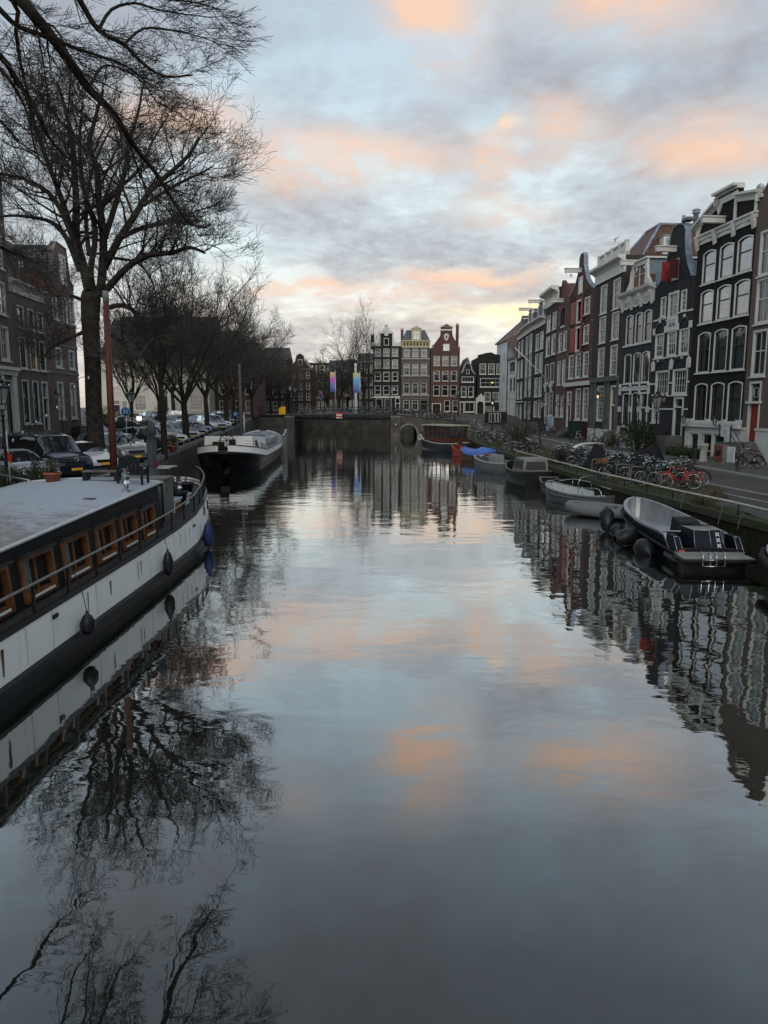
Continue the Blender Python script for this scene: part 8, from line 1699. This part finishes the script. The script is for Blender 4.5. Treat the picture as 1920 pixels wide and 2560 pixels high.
# bollards
LBM = mat('bollard_paint', (.040, .028, .034), .5)
def bollard(x, y, z, lab, g=None, sc=1.0):
    b = MB(); b.lathe([(.10, 0), (.10, .05), (.085, .08), (.07, .80), (.085, .83), (.07, .90), (.02, .95)], (0, 0, 0), 10, LBM); o = b.build('bollard', None, None, (x, y, z)); o.scale = (sc,) * 3; tag(o, lab, 'bollard', g)
bollard(18.3, 41.8, 1.05, 'slim dark bollard before the black house planting'); bollard(18.25, 36.6, 1.05, 'slim dark bollard nearest the stone steps'); bollard(17.6, 57.5, 1.05, 'bollard on the kerb near the slate house'); bollard(17.5, 66.5, 1.05, 'bollard on the kerb near the umber house'); bollard(17.0, 78, 1.05, 'far bollard before the red shuttered house')
for i in range(6): bollard(10.6 + i * 1.25, 100 + i * .6, GR(100 + i * .6), 'leaning dark bollard in the row before the bridge approach', 'bollards before the bridge approach')
# planting and furniture by the black house
T = thing('planted_fence', 'low iron fence with dark grass planting below the black house', 'fence', (20.2, 47.5, 1.05), R(-84.5))
b = MB(); [b.tube([(x, 0, 0), (x, 0, .85)], .02, 5, IRON) for x in (-2.6, -1.3, 0, 1.3, 2.4)]; b.tube([(-2.6, 0, .82), (2.4, 0, .82)], .02, 5, IRON); b.tube([(-2.6, 0, .45), (2.4, 0, .45)], .015, 5, IRON); b.build('rails', None, T)
pts = [(20.25 + rng.gauss(0, .22), 45.6 + rng.random() * 4.4, 1.06) for i in range(3200)]; o = blades('low_planting', pts, .25, .75, .014, LEAF, .8); tag(o, 'dark grassy planting along the foot of the black house', 'planting')
b = MB(); b.lathe([(.30, 0), (.30, .10), (.22, .16), (.20, .7), (.24, .95), (.27, 1.0), (.27, 1.12), (.2, 1.14)], (0, 0, 0), 16, mat('pale_pedestal', (.30, .30, .27), .8, noise=(.2, 3))); o = b.build('stone_pedestal', None, None, (19.6, 43.6, 1.06)); tag(o, 'pale round stone pedestal before the black house', 'pedestal')
T = thing('poster_box', 'small grey box with an orange poster beside the stone steps', 'box', (19.75, 42.0, 1.06), R(-70)); b = MB(); b.box((-.35, 0, 0), (.35, .3, 1.15), STONE); b.build('housing', None, T); b = MB(); b.box((-.3, -.015, .15), (.3, -.001, 1.1), mat('orange_poster', (.13, .05, .03), .7, noise=(.5, 5))); b.box((-.2, -.02, .5), (.2, -.015, .8), BLACK); b.build('poster', None, T)
def shrub(label, x, y, z, r, n, m, size=.05, stemn=60, name='shrub'):
    T = thing(name, label, 'shrub', (x, y, z)); b = MB(); stems(b, (0, 0, 0), stemn, r[2] * 2.0, r[0] * 1.5, .012, TWIG); b.build('stems', None, T); leafball('foliage', None, (0, 0, r[2]), r, m, n, size, T, zmin=.05); return T
shrub('dark climbing shrub on the stoop of the charcoal gabled house', 19.2, 54.0, 1.05, (1.3, 1.1, 1.25), 3800, LEAF, .08); shrub('olive bush in front of the slate house steps', 18.9, 58.3, 1.05, (.8, .7, .8), 900, mat('olive_leaf', (.09, .09, .03), .7, noise=(.4, 4)), .05)
shrub('broad tangled shrub on the quay between the second and third lamps', 11.1, 59, 1.05, (2.0, 3.4, 1.25), 3200, LEAF2, .035, 260); shrub('bare twiggy shrub beside the curved white board', QR(41.5) + 1.1, 41.8, 1.05, (.7, 1.0, .5), 260, LEAF2, .03, 160)
shrub('brown shrub at the bridge end of the right quay', QR(97) + 1.2, 97, GR(97), (1.2, 4, .6), 1300, LEAF2, .05, 120); shrub('low scrub beyond the broad tangled shrub', QR(76) + 1.3, 76, 1.05, (1.2, 5, .5), 1200, LEAF2, .045, 160)
T = thing('young_tree', 'thin young tree with a few upright twigs above the broad shrub', 'tree', (12.4, 62.5, 1.05)); t_ = Tree(41, .012, up=.15, wig=.12, ang=(20, 45)); q = t_.poly(Vector((0, 0, 0)), Vector((0, 0, 1)), 4.6, 8, .05, .05); t_.limb.tube(q, [.06 - .004 * i for i in range(9)], 6, BARK); t_.grow(q, .06, 2, [12, 5], 1.1, .45); t_.limb.build('trunk', None, T); t_.tw.build('crown', None, T)
shrub('evergreen bush at the corner of the red brown house behind the elm', -22.8, 57.5, GL(57), (1.3, 1.4, 1.5), 2200, LEAF, .07)
# clipped hedge, bin and rail on the quay behind the houseboat
T = thing('hedge', 'clipped evergreen hedge beside the silver hatchback', 'hedge', (-13.3, 25.6, 1.15), R(4)); leafball('foliage', None, (0, 0, .5), (1.5, 1.6, .62), LEAF, 7000, .045, T, zmin=.02); b = MB(); stems(b, (0, 0, 0), 60, .9, 1.4, .012, TWIG); b.build('stems', None, T)
T = thing('wheelie_bin', 'dark green wheelie bin below the hedge', 'bin', (-10.7, 19.6, 1.12), R(-20)); GB = mat('bin_green', (.012, .05, .025), .45); b = MB(); b.add([(-.25, -.3, .06), (.25, -.3, .06), (.25, .3, .06), (-.25, .3, .06), (-.3, -.36, .95), (.3, -.36, .95), (.3, .36, .95), (-.3, .36, .95)], [(0, 3, 2, 1), (0, 1, 5, 4), (1, 2, 6, 5), (2, 3, 7, 6), (3, 0, 4, 7), (4, 5, 6, 7)], GB); b.build('body', None, T); b = MB(); b.box((-.33, -.4, .95), (.33, .38, 1.02), GB); b.build('lid', None, T)
for s_ in (-1, 1): b = MB(); b.lathe([(.1, -.03), (.1, .03)], (0, 0, 0), 12, RUBBER, M=Matrix.Translation((s_ * .27, .3, .1)) @ Matrix.Rotation(R(90), 4, 'Y')); b.build('wheel', None, T)
T = thing('handrail', 'grey tubular handrail sloping down past the green bin', 'rail', (0, 0, 0)); a_, c_ = at(0, 1187, 20.5), at(72, 1201, 19.2); b = MB(); b.tube([a_, c_, (c_.x, c_.y, 1.1)], .03, 7, ALU); b.build('tube', None, T)
T = thing('string_light_pole', 'slim white pole with a red and white cloth near the left edge', 'pole', (at(17, 1100, 23).x, 23, 1.1)); b = MB(); b.tube([(0, 0, 0), (0, 0, 2.55)], .028, 6, PIPE); b.build('pole', None, T); b = MB(); b.face([(0, -.04, 1.9), (.14, -.04, 1.75), (.12, -.04, 1.5), (-.1, -.04, 1.65), (-.04, -.04, 2.0)], mat('red_cloth', (.4, .03, .02), .8)); b.build('cloth', None, T)
b = MB(); A_ = [at(20, 1105, 23), at(60, 1072, 23), at(110, 1035, 23.5), at(128, 1030, 23.6), at(200, 945, 24), at(252, 930, 24.4)]
b.tube(A_, .012, 4, IRON)
for k in (.3, .9, 1.6, 2.3, 3.2, 3.8, 4.4): i_ = int(k); p_ = A_[i_].lerp(A_[i_ + 1], k - i_); b.lathe([(.012, .09), (.03, .05), (.045, 0), (.02, -.05)], (p_.x, p_.y, p_.z - .1), 6, ALU)
o = b.build('light_string'); tag(o, 'drooping string of small lamps tied from pole to mast', 'light string')
for x, y, s_, lab in ((-13.0, 46.6, .8, 'terracotta pot with a brown bush before the old dark estate car'), (-12.9, 27.9, .5, 'small pot shrub between the hedge and the navy van')):
    pot('shrub_pot', lab, x - .8, y, GL(y), .28 * s_ / .8, .42, TERRA, ph=.85, n=700)
shrub('brown low bush on the quay beside the terracotta pot', -14.6, 45.9, GL(45), (.8, 1.2, .55), 900, LEAF2, .045)
# black covers and the curved white board among the bicycles
CV = mat('black_cover', (.009, .009, .011), .8, noise=(.2, 2), bump=.6, bscale=3)
def cover(label, x, y, z, rz, L, W, prof):
    b = MB(); n_ = len(prof); rows = []
    for i, h_ in enumerate(prof):
        xx = lerp(-L / 2, L / 2, i / (n_ - 1)); w_ = W / 2 * (1 - .35 * abs(2 * i / (n_ - 1) - 1) ** 3)
        rows.append([(xx + .05 * math.sin(k * 2.1 + i), w_ * (1.1 - .95 * abs(k) / 5 * 0) * math.cos((k + 5) / 10 * math.pi) * (1 + .08 * math.sin(k * 3 + i * 1.7)), h_ * max(0.02, math.sin((k + 5) / 10 * math.pi)) ** .55 * (1 + .05 * math.sin(i * 2.3 + k * 1.9))) for k in range(-5, 6)])
    b.grid(rows, CV); b.face([r for r in rows[0]], CV); b.face([r for r in rows[-1]][::-1], CV); o = b.build('covered_scooter', None, None, (x, y, z)); o.rotation_euler = (0, 0, R(rz)); tag(o, label, 'scooter'); return o
cover('scooter under a black cover on the grass, nearer and peaked', 11.9, 37.9, 1.06, 8, 2.5, 1.0, [.35, .75, 1.45, 1.2, .95, .85, .9, .7, .3]); cover('second black cover, rounder, behind the peaked one', 14.2, 39.0, 1.06, -5, 2.2, 1.0, [.3, .7, .85, .9, 1.1, 1.35, 1.2, .6])
b = MB(); pr = smooth([Vector(p) for p in ((0, 0, .35), (.25, 0, .75), (.8, 0, 1.05), (1.7, 0, 1.15), (2.4, 0, 1.1))], 4); b.grid([[(p_.x, -.22, p_.z), (p_.x, .22, p_.z + .03)] for p_ in pr], WHITE); b.grid([[(p_.x, .22, p_.z + .05), (p_.x, -.22, p_.z + .02)] for p_ in pr], WHITE); b.grid([[(p_.x, -.22, p_.z), (p_.x, -.22, p_.z + .03)] for p_ in pr][::-1], WHITE); o = b.build('curved_board', None, None, (11.2, 43.4, 1.05)); o.rotation_euler = (0, 0, R(15)); tag(o, 'curved white board arching over bicycles on the quay', 'board')
T = thing('storage_kiosk', 'dark green upright cabinet beside the steps of the red shuttered house', 'cabinet', (19.6, 73.2, 1.05), R(-88)); b = MB(); b.box((-.8, -.5, 0), (.8, .4, 1.9), mat('cabinet_green', (.008, .022, .018), .5)); b.build('housing', None, T); b = MB(); b.box((-.85, -.55, 1.9), (.85, .45, 1.96), DARKSASH); b.build('lid', None, T)
T = thing('houseboat_kiosk', 'dark booth with white framed windows before the white corner house', 'booth', (at(1243, 1050, 104).x, 104, GR(104)), R(0)); b = MB(); b.box((-1.3, 0, 0), (1.4, 3.5, 1.75), DKH); b.build('wall', None, T); b = MB(); b.box((-1.45, -.15, 1.75), (1.5, 3.6, 1.9), TEAKG); b.build('roof', None, T)
for i in range(4): b = MB(); b.ring([(-1.2 + i * .45, .3), (-.83 + i * .45, .3), (-.83 + i * .45, 1.6), (-1.2 + i * .45, 1.6)], [(-1.14 + i * .45, .36), (-.89 + i * .45, .36), (-.89 + i * .45, 1.54), (-1.14 + i * .45, 1.54)], -.04, .0, WHITE); o_ = b.build('window', None, T)
# bench outside the slate house and railings on the pavement
T = thing('garden_bench', 'dark wooden bench against the slate house', 'bench', (19.6, 60.8, 1.06), R(-86)); b = MB(); [b.box((-.8, -.45 + k * .12, .44), (.8, -.36 + k * .12, .47), OLDWOOD) for k in range(4)]; b.build('seat', None, T); b = MB(); [b.box((-.8, .06, .6 + k * .13), (.8, .09, .68 + k * .13), OLDWOOD) for k in range(3)]; b.build('backrest', None, T)
for s_ in (-1, 1): b = MB(); b.box((s_ * .75 - .03, -.45, 0), (s_ * .75 + .03, .08, .44), IRON); b.box((s_ * .75 - .03, .04, .4), (s_ * .75 + .03, .09, 1.0), IRON); b.build('leg', None, T)
# gulls
GW = mat('gull_white', (.55, .55, .55), .7)
for x, y, z, rz, lab in ((21.9, 70.2, 19.9, 30, 'gull standing on the roof of the umber house'), (20.9, 82.3, 18.75, 100, 'gull standing on the gable of the narrow rose house')):
    b = MB(); b.lathe([(.01, -.24), (.05, -.16), (.09, 0), (.07, .12), (.04, .2), (.05, .26), (.01, .32)], (0, 0, 0), 8, GW, M=Matrix.Translation((0, 0, .2)) @ Matrix.Rotation(R(65), 4, 'Y')); b.box((-.02, -.01, 0), (0, .01, .14), IRON); b.box((-.02, .03, 0), (0, .05, .14), IRON); b.box((.28, -.01, .31), (.34, .01, .34), YB); o = b.build('gull', None, None, (x, y, z)); o.rotation_euler = (0, 0, R(rz)); o.scale = (1.4,) * 3; tag(o, lab, 'gull')
